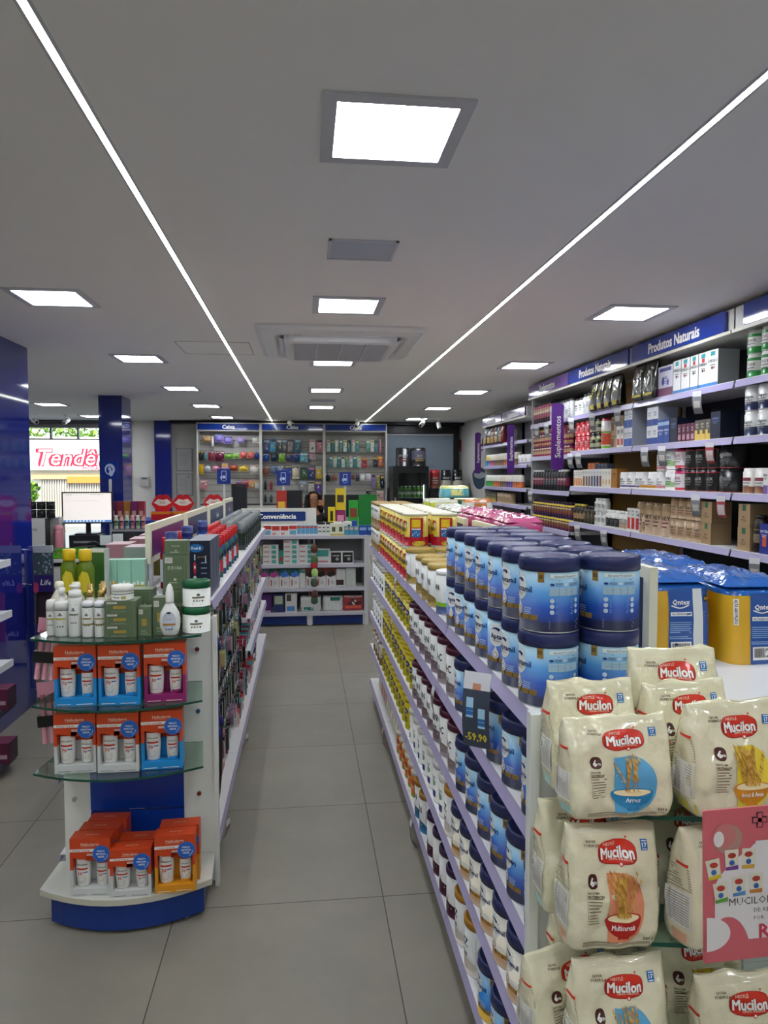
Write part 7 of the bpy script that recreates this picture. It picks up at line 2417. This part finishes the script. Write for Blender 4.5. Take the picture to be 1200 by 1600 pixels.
# ------------------------------------------------ fridge and black cabinet
fx0, fx1, fy = 1.42, 2.0, 11.35
fr_ = MB()
BK2 = M('#121416', .3)
fr_.box(fx0, fx1, fy + .55, fy + .6, .0, 1.80, BK2)
fr_.box(fx0, fx0 + .04, fy, fy + .55, 0, 1.80, BK2)
fr_.box(fx1 - .04, fx1, fy, fy + .55, 0, 1.80, BK2)
fr_.box(fx0 + .04, fx1 - .04, fy, fy + .55, 1.70, 1.80, BK2)
fr_.box(fx0 + .04, fx1 - .04, fy, fy + .55, 0, .25, BK2)
dr_ = MB()
dr_.box(fx0, fx0 + .09, fy - .04, fy - .002, .1, 1.79, BK2)
dr_.box(fx1 - .05, fx1, fy - .04, fy - .002, .1, 1.79, BK2)
dr_.box(fx0 + .09, fx1 - .05, fy - .04, fy - .002, 1.69, 1.79, BK2)
dr_.box(fx0 + .09, fx1 - .05, fy - .04, fy - .002, .1, .22, BK2)
gls = MB().box(fx0 + .09, fx1 - .05, fy - .025, fy - .018, .22, 1.69, M('#dfe8ea', .02, trans=1, ior=1.3))
hdl = MB().box(fx0 + .02, fx0 + .045, fy - .07, fy - .041, .8, 1.3, CHROME)
shv = []
for z in (.62, .95, 1.28):
    shv.append(('fridge_shelf', MB().box(fx0 + .045, fx1 - .045, fy + .03, fy + .54, z, z + .012, STEEL)))
shv.append(('interior_light', MB().box(fx1 - .075, fx1 - .067, fy + .01, fy + .02, 1.25, 1.5, emis('fridge_led', '#f4ffe8', 3))))
thing_w('drinks_fridge', [('cabinet', fr_), ('door', dr_, [('glass_pane', gls), ('handle', hdl)])] + shv, 'tall black glass-door drinks fridge in the back right corner', 'fridge', ((fx0 + fx1) / 2, fy + .3, 0))
gbt = PB(.03, .19, '#5f9a3c', '#d8e0d0', [(.05, .1, '#dfe6d6')], None, name='drink_bottle')
for k in range(8):
    gbt.put(fx0 + .085 + k * .062, fy + .10, .963, 0, f'green drink bottle in the fridge, middle shelf, {ORD[k]} from the left', 'drink bottles')
    if k < 7:
        gbt.put(fx0 + .09 + k * .068, fy + .10, 1.293, 0, f'green drink bottle in the fridge, upper shelf, {ORD[k]} from the left', 'drink bottles')
kt = [J(.115, .30, '#15161a', '#101114', [], 'WHEY', '#c9c9c9', '#9a3a4a', lidh=.04, name='protein_tub'), J(.12, .30, '#1a1b1f', '#17181b', [(.1, .25, '#6c6880')], 'ISO', '#d8d8d8', '#c9b03c', lidh=.04, name='protein_tub')]
kt[0].put(1.60, 11.50, 1.801, 0, 'big black protein tub on the fridge, leftmost')
kt[1].put(1.86, 11.49, 1.801, 0, 'big black protein tub with grey label on the fridge, middle')
kt[0].put(2.08 - .0, 11.62, 1.801, 0, 'big black protein tub on the fridge, rightmost', sc=.9) if False else kt[0].put(1.86, 11.74, 1.801, .3, 'big black protein tub at the back of the fridge top')
cab = MB()
cab.box(2.04, 2.66, 11.40, 11.95, .04, 1.40, M('#17181a', .35))
thing_w('black_cabinet', [('body', cab), ('top', MB().box(2.02, 2.68, 11.38, 11.97, 1.40, 1.44, BLACK)), ('door', MB().box(2.06, 2.64, 11.385, 11.398, .08, 1.36, M('#1d1f22', .3)))],
        'black cabinet beside the drinks fridge carrying three protein tubs', 'cabinet', (2.35, 11.67, 0))
for x, b_, l_, bn, t_, lab in ((2.14, '#8a3a2c', '#b8242c', [(.18, .25, '#b8242c'), (0, .06, '#7a4a34')], 'ISO', 'red protein tub on the black cabinet'),
                               (2.33, '#1a1b1e', '#17181b', [(0, .13, '#c9c0ac')], 'WHEY', 'black and cream protein tub in the middle of the black cabinet'),
                               (2.52, '#141518', '#101012', [(0, .12, '#c9c2a4')], 'BEST', 'black protein tub with cream foot at the right of the black cabinet')):
    J(.085, .30, b_, l_, bn, t_, '#e4e4e4', '#c9c9c9', lidh=.04, name='protein_tub').put(x, 11.55, 1.441, 0, lab)
mb = MB()
mb.lathe([(.11, -.004), (.11, .004)], M('#b8bfc4', .3), 24)
o = thing('shelf_flag', shifted(MB().prism([(2.40 + .10 * math.cos(t), 1.66 + .10 * math.sin(t) * (1.0 if math.sin(t) > 0 else 2.0)) for t in [2 * PI * k / 20 for k in range(20)]], 9.57, 9.576, M('#33485c', .35), axis='y').disc(flat((2.40, 9.57, 1.66), (1, 0, 0), (0, 0, 1)), 0, 0, .08, .05, M('#a9b4b8', .4), 1, seg=16), (2.4, 9.57, 1.5)),
          'round blue-grey drop shaped flag at the far end of supplement wall', 'sign', (2.40, 9.57, 1.5))
# ================================================================== person behind the checkout
SKIN = M('#b37c5a', .45)
HAIR = M('#0f0c0b', .4)


def skin_body(name, verts, edges, radii, mat_, parent=None, loc=(0, 0, 0), sub=2, root=0):
    me = bpy.data.meshes.new(name)
    me.from_pydata(verts, edges, [])
    o = bpy.data.objects.new(name, me)
    COL.objects.link(o)
    me.materials.append(mat_)
    m = o.modifiers.new('skin', 'SKIN')
    for i, r in enumerate(radii):
        me.skin_vertices[0].data[i].radius = (r, r) if not isinstance(r, tuple) else r
        me.skin_vertices[0].data[i].use_root = (i == root)
    m.use_smooth_shade = True
    s = o.modifiers.new('sub', 'SUBSURF')
    s.levels = sub
    s.render_levels = sub
    # bake to a plain mesh
    dg = bpy.context.evaluated_depsgraph_get()
    nm = bpy.data.meshes.new_from_object(o.evaluated_get(dg))
    o.modifiers.clear()
    o.data = nm
    for p in nm.polygons:
        p.use_smooth = True
    if parent is not None:
        o.parent = parent
    o.location = loc
    return o


# seated torso, arms raised beside the face (room coordinates relative to the hips)
V, E_, R_ = [], [], []


def jt(p, r, frm=None):
    V.append(p)
    R_.append(r)
    if frm is not None:
        E_.append((frm, len(V) - 1))
    return len(V) - 1


hip = jt((0, 0, .0), (.15, .11))
wst = jt((0, -.01, .16), (.125, .09), hip)
chs = jt((0, -.02, .32), (.15, .10), wst)
shc = jt((0, -.01, .45), (.10, .075), chs)
nk = jt((0, -.01, .53), .048, shc)
hd1 = jt((0, -.02, .60), (.062, .075), nk)
hd2 = jt((0, -.025, .675), (.076, .09), hd1)
hd3 = jt((0, -.015, .745), (.066, .078), hd2)
# thighs and shins on the stool
for sx in (-1, 1):
    t1 = jt((sx * .09, -.10, -.02), .08, hip)
    t2 = jt((sx * .11, -.38, -.03), .062, t1)
    t3 = jt((sx * .11, -.40, -.28), .05, t2)
    t4 = jt((sx * .11, -.38, -.44), .038, t3)
    t5 = jt((sx * .11, -.50, -.47), .032, t4)
# her right arm (photo left): hand open by the face
sR = jt((-.17, -.01, .43), .052, shc)
eR = jt((-.25, -.16, .30), .038, sR)
wR = jt((-.20, -.26, .50), .026, eR)
hR = jt((-.175, -.27, .555), (.034, .018), wR)
sL = jt((.17, -.01, .43), .052, shc)
eL = jt((.29, -.15, .34), .040, sL)
wL = jt((.16, -.24, .565), .028, eL)
hL = jt((.12, -.25, .62), (.034, .020), wL)
for hnd, base, dr in ((hR, (-.175, -.27, .555), -1), (hL, (.12, -.25, .62), 1)):
    for k in range(4):
        off = (-.024 + .016 * k)
        L_ = [.062, .074, .07, .055][k]
        if dr < 0:
            a = jt((base[0] + off, base[1] - .004, base[2] + .045), .0085, hnd)
            b = jt((base[0] + off * 1.25, base[1] - .012, base[2] + .045 + L_ * .55), .0078, a)
            jt((base[0] + off * 1.35, base[1] - .026, base[2] + .045 + L_), .0065, b)
        else:
            a = jt((base[0] - .03, base[1] - .01, base[2] + .030 - .018 * k), .0088, hnd)
            b = jt((base[0] - .058, base[1] - .022, base[2] + .034 - .018 * k), .008, a)
            jt((base[0] - .066, base[1] + .004, base[2] + .030 - .018 * k), .0068, b)
    if dr < 0:
        a = jt((base[0] + .036, base[1] - .01, base[2] + .012), .009, hnd)
        jt((base[0] + .052, base[1] - .02, base[2] + .045), .0075, a)
    else:
        a = jt((base[0] - .004, base[1] - .02, base[2] + .040), .0095, hnd)
        jt((base[0] - .012, base[1] - .028, base[2] + .078), .008, a)
px_, py_, pz_ = .125, 9.45, .675
person = skin_body('person', V, E_, R_, SKIN, None, (px_, py_, pz_))
tag(person, 'smiling person with long black hair, glasses and black top seated behind the checkout, hands raised', 'person')
# face details
fc = MB()
for sx in (-1, 1):
    fc.disc(flat((sx * .028, -.112, .683), (1, 0, 0), (0, 0, 1)), 0, 0, .011, .006, W, 1, seg=12)
    fc.disc(flat((sx * .028, -.112, .683), (1, 0, 0), (0, 0, 1)), 0, 0, .0045, .0055, HAIR, 2, seg=10)
eyes = make('eyes', fc, person)
ns = make('nose', MB().lathe([(.0115, .645), (.010, .655), (.006, .675), (.003, .69)], SKIN, 10, c=(0, -.108), sy=.9), person)
mt = MB()
mt.tube([(-.024, -.100, .634), (-.012, -.108, .626), (0, -.110, .623), (.012, -.108, .626), (.024, -.100, .634)], .0055, M('#7c3430', .4), 8)
mt.tube([(-.017, -.106, .632), (0, -.113, .628), (.017, -.106, .632)], .0035, W, 6)
make('mouth', mt, person)
for sx in (-1, 1):
    make('ear', MB().lathe([(.004, .645), (.012, .655), (.013, .68), (.004, .695)], SKIN, 8, c=(sx * .077, -.01), sx=.5), person)
gl = MB()
GB = M('#1c1c24', .3)
for sx in (-1, 1):
    pts = [(sx * .030 + .023 * math.cos(2 * PI * k / 14), -.121, .683 + .017 * math.sin(2 * PI * k / 14)) for k in range(15)]
    gl.tube(pts, .0022, GB, 5)
    gl.tube([(sx * .053, -.121, .688), (sx * .078, -.02, .688)], .0018, GB, 5)
gl.tube([(-.007, -.122, .686), (.007, -.122, .686)], .002, GB, 5)
make('glasses', gl, person)
# hair: cap and long falls
hr = MB()
n_, m_ = 22, 12
vs, fs = [], []
for j in range(m_ + 1):
    ph = PI * .5 * j / m_
    for i in range(n_ + 1):
        th = PI * (-.22) + (PI * 1.44) * i / n_
        r = .094
        vs.append((r * math.cos(th) * math.cos(ph) * 1.0, -.018 + .108 * math.sin(th) * math.cos(ph), .69 + .088 * math.sin(ph)))
for j in range(m_):
    for i in range(n_):
        a = j * (n_ + 1) + i
        fs.append((a, a + 1, a + n_ + 2, a + n_ + 1))
hr.add(vs, fs, HAIR, True)
for i in range(15):
    th = PI * (-.20) + PI * 1.4 * i / 14
    x, y = .088 * math.cos(th), -.016 + .098 * math.sin(th)
    hr.tube([(x, y, .72), (x * 1.12, y * 1.05, .64), (x * 1.25, y + .01, .54), (x * 1.3, y + .015, .42), (x * 1.15, y, .34)], [.02, .026, .028, .024, .008], HAIR, 7)
hr.tube([(-.05, -.085, .755), (0, -.098, .758), (.05, -.085, .755)], [.014, .018, .014], HAIR, 7)
make('hair', hr, person)
TOP = M('#131316', .7)
tv, te, tr = [(0, 0, -.02), (0, -.01, .16), (0, -.02, .32), (0, -.01, .44), (-.165, -.01, .425), (-.215, -.09, .36), (.165, -.01, .425), (.225, -.08, .385)], [(0, 1), (1, 2), (2, 3), (3, 4), (4, 5), (3, 6), (6, 7)], [(.165, .125), (.138, .103), (.163, .113), (.11, .085), .062, .052, .062, .052]
skin_body('black_top', tv, te, tr, TOP, person)
tro = skin_body('trousers', [(0, -.02, -.03), (-.09, -.12, -.02), (-.11, -.38, -.03), (-.11, -.40, -.28), (-.11, -.385, -.42), (.09, -.12, -.02), (.11, -.38, -.03), (.11, -.40, -.28), (.11, -.385, -.42)],
                [(0, 1), (1, 2), (2, 3), (3, 4), (0, 5), (5, 6), (6, 7), (7, 8)], [(.17, .13), .09, .072, .06, .05, .09, .072, .06, .05], M('#20263c', .7), person)
stl = MB().lathe([(.17, .515), (.18, .525), (.18, .555), (.16, .57)], M('#26262a', .5), 20)
thing('stool', stl, 'dark round stool under the seated cashier, hidden behind the counter', 'stool', (px_, py_ + .02, 0), parts=[('column', MB().lathe([(.025, .05), (.025, .515)], CHROME, 10)), ('foot_ring', MB().lathe([(.20, .0), (.20, .02), (.03, .05)], CHROME, 20))])

# ================================================================== left part of the shop
# service counter with drawers
cx0, cx1, cy0, cy1 = -2.75, -1.30, 6.4, 7.25
WC = M('#cfcdc4', .45)
parts = [('worktop', MB().box(cx0, cx1, cy0, cy1, .90, .925, M('#dedcd4', .35))), ('body', MB().box(cx0 + .02, cx1 - .02, cy0 + .03, cy1, .02, .86, WC)),
         ('shadow_gap', MB().box(cx0 + .02, cx1 - .02, cy0 + .04, cy1, .861, .899, BLACK))]
for c_ in range(3):
    for k in range(4):
        x0 = cx0 + .05 + c_ * .46
        z1 = .85 - k * .20
        f_ = MB().box(x0, x0 + .44, cy0 + .01, cy0 + .029, z1 - .19, z1, M('#d3d1c8', .4))
        hnd = MB().tube([(x0 + .14, cy0 - .005, z1 - .06), (x0 + .30, cy0 - .005, z1 - .06)], .006, M('#6b6a66', .3, .8), 6)
        parts.append(('drawer', f_, [('handle', hnd)]))
thing_w('service_counter', parts, 'cream service counter with drawers left of the dental gondola', 'counter', ((cx0 + cx1) / 2, (cy0 + cy1) / 2, 0))
monitor(-2.03, 6.95, .926, .455, .30, .05, 'desktop monitor showing a pale page on the service counter', True).location.z = 1.10
o = thing('monitor_riser', MB().box(-.14, .14, -.10, .10, 0, .173, M('#22242a', .4)), 'black riser box under the desktop monitor', 'riser', (-2.03, 6.95, .926), parts=[('front_slot', MB().box(-.1, .1, -.103, -.101, .1, .12, GREYT))])
ptr = MB()
ptr.box(-.13, .10, -.08, .12, 0, .05, M('#1b1c20', .4))
ptr.prism([(-.13, .05), (.10, .05), (.08, .09), (-.10, .075)], -.06, .10, M('#26282c', .4), axis='y')
thing('desk_phone', ptr, 'black desk phone behind the green basket on the service counter', 'phone', (-1.98, 6.72, .927), parts=[('handset', MB().tube([(.02, -.02, .11), (.07, -.02, .12), (.12, 0, .09)], [.018, .012, .018], BLACK, 8))])
bsk = MB()
GN = M('#5fae24', .4)
bsk.box(-.15, .15, -.08, .08, 0, .006, GN)
for y in (-.08, .076):
    bsk.box(-.15, .15, y, y + .004, .0, .02, GN)
    bsk.box(-.15, .15, y, y + .004, .055, .08, GN)
    for k in range(11):
        bsk.box(-.15 + k * .029, -.143 + k * .029 + .004, y, y + .004, .02, .055, GN)
for x in (-.15, .146):
    bsk.box(x, x + .004, -.076, .076, 0, .08, GN)
thing('plastic_basket', bsk, 'bright green perforated plastic basket on the service counter', 'basket', (-2.09, 6.54, .927), parts=[('rim', MB().box(-.155, .155, -.087, -.081, .072, .082, GN))])
th = MB().lathe([(.036, 0), (.042, .01), (.042, .21), (.038, .225), (.034, .23)], M('#d88a98', .35), 20)
thl = MB().lathe([(.036, .2305), (.039, .235), (.039, .265), (.020, .275), (0, .277)], M('#d994a0', .35), 20)
thing('thermos_flask', th, 'pink thermos flask on the service counter', 'flask', (-2.23, 6.75, .927), 0, None, [('lid', thl), ('handle', MB().tube([(.036, 0, .25), (.055, 0, .25), (.058, 0, .21)], .005, M('#c97a8a', .4), 6))])
ab = bx('appliance_box', .27, .22, .34, '#c9c8c4', [(.3, .5, .62, .8, '#b3b2ae')], [('GAMA', .62, .72, .06, '#55555a')], side='#1c1c20')
ab.put(-2.44, 6.62, .927, .12, 'white appliance carton lettered GAMA with black side on the service counter')
dr = MB().lathe([(.02, -.09), (.05, -.07), (.055, .02), (.045, .09), (.02, .11)], M('#2b2a2c', .3), 14)
o = thing('hair_dryer', dr, 'dark hand dryer lying in front of the white appliance carton', 'dryer', (-2.33, 6.50, .985), parts=[('handle', MB().tube([(0, 0, 0), (.05, .02, 0), (.10, .03, -.01)], .016, M('#2b2a2c', .3), 8))])
o.rotation_euler = (0, PI / 2, .15)
dp = MB()
dp.lathe([(.001, 0), (.038, .001), (.038, .055), (.034, .06), (0, .06)], M('#17181a', .35), 14)
dpk = Proto('black_pot', 'pot', dp, [('lid', MB().lathe([(.039, .0605), (.039, .072), (0, .073)], BLACK, 14))])
for k in range(4):
    for l in range(2):
        dpk.put(-2.555 + k * .082, 6.80, 1.268 + l * .075 - .0, 0, f'black round pot, {ORD[k]} from left, {"lower" if l == 0 else "upper"} row on white carton', 'black pots')
bx('appliance_box', .36, .16, .34, '#bdbcb8', [], []).put(-2.43, 6.86 - .12 + .10, .927, 0, 'plain pale carton behind the GAMA carton carrying the black pots')
phone_sign(-1.87, 7.15, .926, 1.62, 'dark blue square sign with white emblem above the desktop monitor', .15, logo='x')
tk = MB()
for k in range(2):
    tk.box(-.07 + k * .11, .03 + k * .10, -.002, .002, .10 + k * .012, .19 + k * .012, M('#cfd4d2', .4))
tk.box(-.01, .02, -.01, .01, 0, .11, M('#b9bcbe', .4))
thing('notice_stand', tk, 'clear stand with pale notes right of the desktop monitor', 'stand', (-1.76, 6.62, .927), parts=[('foot', MB().box(-.06, .06, -.04, .04, 0, .006, W))])
sm = [PB(.02, .13, c_, d_, [(.03, .07, e_)], None) for c_, d_, e_ in (('#b8c4a8', '#e0e0dc', '#5a8a3c'), ('#c9a0a0', '#c97a6a', '#b8505a'), ('#a8c8c0', '#d8dcd8', '#3a8a7a'), ('#c98a9a', '#d8b0b0', '#a83c5c'))]
bkc = MB().box(-.18, .18, -.1, .1, 0, .22, M('#1c1d22', .4))
thing('display_riser', bkc, 'low black riser with small bottles right of the desktop monitor', 'riser', (-1.62, 7.0, .927), parts=[('top_edge', MB().box(-.18, .18, -.103, -.1005, .2, .22, M('#8a8a8f', .4)))])
for k in range(6):
    sm[k % 4].put(-1.77 + k * .05, 6.95, 1.148, 0, f'small toiletry bottle right of the desktop monitor, {ORD[k]} from left', 'toiletry bottles on the riser')

# blue display counter with lip-shaped boxes
parts = [('body', MB().box(-1.98, -.99 - .06, 7.35, 7.9, 0, 1.16, M('#14307c', .3))), ('top_tray', MB().box(-1.99, -1.04, 7.34, 7.91, 1.16, 1.20, M('#1b3f9c', .3)))]
thing_w('display_counter', parts, 'blue display counter with red lip-shaped boxes behind the dental gondola', 'counter', (-1.5, 7.6, 0))


def lips():
    mb = MB()
    RD = M('#c9161e', .35)
    mb.box(-.10, .10, 0, .10, 0, .085, RD)
    mb.box(-.10, .10, -.002, 0, .06, .085, M('#d8801c', .35))
    cd = MB()
    top = [(-.112, .16), (-.085, .215), (-.048, .255), (-.02, .258), (0, .246), (.02, .258), (.048, .255), (.085, .215), (.112, .16), (.06, .088), (-.06, .088)]
    cd.prism(top[::-1], .08, .086, RD, axis='y')
    fn = flat((0, .08, 0), (1, 0, 0), (0, 0, 1), .001)
    cd.poly(fn, [(-.088, .172), (-.03, .142), (.03, .142), (.088, .172), (.045, .212), (.015, .206), (0, .2), (-.015, .206), (-.045, .212)], M('#e6ddd4', .4), 1)
    cd.text(fn, 'KISS', 0, .175, .022, M('#b8863c', .4), 3, bold=.03)
    return Proto('lip_display_box', 'display box', mb, [('lip_card', cd)], (.21, .1, .23))


lp = lips()
for k, x in enumerate((-1.42, -1.235, -1.155 + .08 + .02)):
    lp.put((-1.44, -1.235, -1.03 - .0)[k] if k < 2 else -1.15 + .12 - .0, 7.42, 1.161, 0, f'red lip-shaped display box, {["left", "middle", "right"][k]} of three behind the header boards') if False else None
for k, x in enumerate((-1.445, -1.24, -1.155)):
    if k < 2:
        lp.put(x, 7.42, 1.201, 0, f'red lip-shaped display box, {["left", "middle"][k]} of three behind the header boards')
thing('display_stool', MB().box(-1.035, -.82, 7.36, 7.6, 0, 1.195, M('#b3201f', .4)), 'slim red stand carrying the right lip-shaped box', 'stand', (0, 0, 0), parts=[('top', MB().box(-1.037, -.818, 7.358, 7.602, 1.1955, 1.20, M('#8a1816', .4)))])
lp.put(-.928, 7.42, 1.201, 0, 'red lip-shaped display box, right of three behind the header boards')
for k, (x, c_) in enumerate(((-1.93, '#6a1c5c'), (-1.86, '#8a2c3c'), (-1.79, '#a8702c'), (-1.72, '#7c2464'), (-1.65, '#9c3040'))):
    bx('cosmetic_box', .06, .08, .19, c_, [(.2, .8, .2, .5, '#c9a08a')], []).put(x, 7.45, 1.201, 0, f'purple to amber cosmetic carton, {ORD[k]} from left on blue display counter', 'cosmetic cartons on the blue counter')

# grey end panel with hanging packs by the near column
parts = [('end_panel', MB().box(-2.0, -1.90, 5.40, 5.44, .03, 1.14, M('#8d9093', .4))), ('side_frame', MB().box(-1.90, -1.88, 5.38, 5.46, 0, 1.12, M('#b3b5b6', .4))), ('base', MB().box(-2.0, -1.9, 5.38, 5.55, 0, .09, M('#9a9c9e', .4))),
         ('body', MB().box(-2.0, -1.925, 5.44, 5.5, .09, 1.1, M('#8a8c90', .4)))]
parts.append(('hook_bar', MB().tube([(-1.92, 5.39, .86), (-1.76, 5.29, .88)], .008, CHROME, 6)))
parts.append(('hook_bar', MB().tube([(-1.92, 5.39, 1.115), (-1.76, 5.29, 1.125)], .008, CHROME, 6)))
thing_w('side_gondola', parts, 'grey gondola end beside the near blue column with hanging packs', 'store shelving', (-1.94, 5.6, 0))
mb = MB().box(-.07, .07, 0, .012, -.31, -.02, M('#45505c', .5))
fn = flat((0, 0, -.31), (1, 0, 0), (0, 0, 1))
rq = random.Random(3)
for k in range(36):
    mb.disc(fn, rq.uniform(-.06, .06), rq.uniform(.13, .27), .007, .009, M(rq.choice(['#8fa8a4', '#6c8c98', '#a9b0a8', '#3c6c5a']), .5), 1 + k * .03, seg=6)
mb.rect(fn, -.07, .07, 0, .12, M('#35266c', .4), 2.5)
mb.disc(fn, -.055, .03, .02, .04, M('#b8406c', .4), 3, seg=12)
mb.text(fn, 'Life', .015, .07, .04, W, 3.5, bold=.02, slant=.2)
mb.box(-.068, .068, -.004, .014, -.03, .02, M('#b9bcc0', .3))
thing('hanging_pouch', mb, 'patterned teal and purple pouch lettered Life hanging by the near blue column', 'pouch', (-1.84, 5.24, 1.14), -.15, None, [('hook_loop', MB().tube([(0, .005, .02), (0, .03, .04)], .004, CHROME, 5))])
gm = Soft(.07, .02, .34, seed=19, wr=.008, seal=.98, top=.015)
gmb = gm.build(M('#382a30', .6), nx=10, nz=12, ns=3)
crd = MB().box(-.07, .05, -.028, -.024, -.04, .07, M('#3a2c74', .4))
crd.text(flat((0, -.028, .01), (1, 0, 0), (0, 0, 1)), 'Life', .015, 0, .035, W, 1, bold=.02)
thing('hanging_pouch', gmb, 'dark brown fabric pouch with purple card hanging below the teal one', 'pouch', (-1.845, 5.30, .52), -.1, None, [('card', crd)])

# small shelf unit at the left edge
parts = [('back_panel', MB().box(-1.875, -1.855, 4.0, 4.19, 0, 1.3, M('#2a2f4c', .4)))]
for z in (1.17, .88, .60, .36, .06):
    parts.append(('shelf', MB().box(-1.855, -1.66, 4.0, 4.19, z, z + .015, M('#8a8a98' if z < .5 else '#d3d3d6', .4)), [('price_rail', MB().box(-1.66, -1.645, 3.99, 4.19, z - .02, z + .018, M('#d3d3d6', .4) if z > .5 else M('#3a3a50', .4)))]))
thing_w('side_shelf', parts, 'narrow shelf unit at the left picture edge before the near blue column', 'shelf', (-1.75, 4.1, 0))
mbx = bx('cosmetic_box', .10, .12, .115, '#541034', [(.2, .5, .6, .75, '#c9a0b0'), (.3, .9, .25, .45, '#a88a94')], [], side='#3a1830', top='#6c1c44')
for k, (x, y, z) in enumerate(((-1.77, 4.02, .376), (-1.665, 4.02, .376), (-1.77, 4.02, .076), (-1.665, 4.02, .076))):
    mbx.put(x, y, z, .0, f'maroon cosmetic carton on the left edge shelf unit, {["upper left", "upper right", "lower left", "lower right"][k]} one')

# ================================================================== beyond the window
ST = MB().box(-30, 12, 12.5, 60, -.35, -.3, M('#9a958c', .9, vary=.1))
struct('street_ground', ST)
FW = M('#d9d2c6', .8, vary=.05)
bd = MB()
bd.box(-18, 2, 28.2, 29.4, -.3, 1.85, FW)
bd.box(-18, 2, 28.2, 29.4, 2.9, 3.1, FW)
bd.box(-18, 2, 28.2, 29.4, 1.85, 2.9, FW)
fs_ = MB().box(-16, -4, 27.9, 28.19, 1.84, 2.83, M('#f3f2e8', .6))
fn = flat((-8.55, 27.9, 2.33), (1, 0, 0), (0, 0, 1), .01)
fs_.text(fn, 'Tendência', 0.3, .0, .62, M('#b3143c', .5), 1, bold=.10, res=2, slant=.25, maxw=3.6)
fs_.text(fn, 'Tendência', 0.3, .0, .60, M('#f6f2e6', .5), 3, bold=.008, res=2, slant=.25, maxw=3.55)
fs_.text(fn, 'MODAS', 0.6, -.42, .14, M('#d0486a', .5), 1, bold=.03)
sh_ = MB()
for k in range(26):
    sh_.box(-9.9 + k * .09, -9.86 + k * .09, 28.12, 28.19, .1, 1.5, M('#b3a79a', .6))
sh_.box(-10.2, -7.2, 28.05, 28.19, 1.5, 1.72, M('#c9a87c', .6))
sh_.box(-8.9, -7.0, 28.02, 28.19, 1.35, 1.6, M('#d88a3c', .6))
win = MB()
win.box(-7.3, -5.6, 28.1, 28.19, .2, 1.3, M('#5a6068', .3))
for k in range(4):
    win.box(-7.2 + k * .4, -6.95 + k * .4, 28.05, 28.1, .3, 1.1, M(['#c9b8a8', '#8a9ab0', '#c98a7a', '#d8d0c0'][k], .6))
thing_w('shop_building', [('facade', bd), ('fascia_sign', fs_), ('roller_gate', sh_), ('shop_window', win)], 'sunlit pale shop with a red lettered fascia across the street', 'building', (-8, 30, -.3))
b2 = MB().box(-9.3, -5.5, 36, 42, -.3, 7, M('#a9a8b0', .7))
for k in range(5):
    for j in range(3):
        b2.box(-9.0 + k * .75, -8.6 + k * .75, 35.96, 36, 2.8 + j * 1.3, 3.6 + j * 1.3, M('#6f7480', .4))
thing_w('apartment_building', [('wall', b2), ('roof', MB().box(-9.4, -5.4, 35.9, 42, 7, 7.2, M('#8a8a8a', .7)))], 'grey building rising behind the shop sign', 'building', (-7.4, 39, -.3))


def tree(x, y, z0, h, r, seed, label):
    rd = random.Random(seed)
    tr_ = MB().tube([(0, 0, 0), (.05, 0, h * .4), (0, .1, h * .7)], [.16, .12, .08], M('#5c4a38', .9), 8)
    fo = MB()
    gm_ = [M('#5c8a22', .6), M('#7ba02c', .6), M('#9cb53c', .6), M('#446c1c', .6)]
    for k in range(2600):
        u, v, w_ = rd.gauss(0, 1), rd.gauss(0, 1), rd.gauss(0, 1)
        L_ = math.sqrt(u * u + v * v + w_ * w_) or 1
        q = r * rd.uniform(.55, 1.05)
        p = Vector((u / L_ * q * 1.3, v / L_ * q, h * .75 + w_ / L_ * q * .75))
        a = Vector((rd.uniform(-1, 1), rd.uniform(-1, 1), rd.uniform(-1, 1))) * .11
        b_ = Vector((rd.uniform(-1, 1), rd.uniform(-1, 1), rd.uniform(-1, 1))) * .07
        fo.add([p - a, p + b_, p + a, p - b_], [(0, 1, 2, 3)], gm_[k % 4])
    thing('street_tree', tr_, label, 'tree', (x, y, z0), parts=[('foliage', fo)])


tree(-11.2, 32.4, 0, 4.0, 1.9, 3, 'yellow-green tree above the shop sign, left part')
tree(-8.9, 34, 0, 3.4, 1.5, 5, 'lower green tree behind the shop sign by the grey building')
tree(-10.3, 26.0, -.3, 1.8, .8, 8, 'small green bush tree in front of the shop gate')
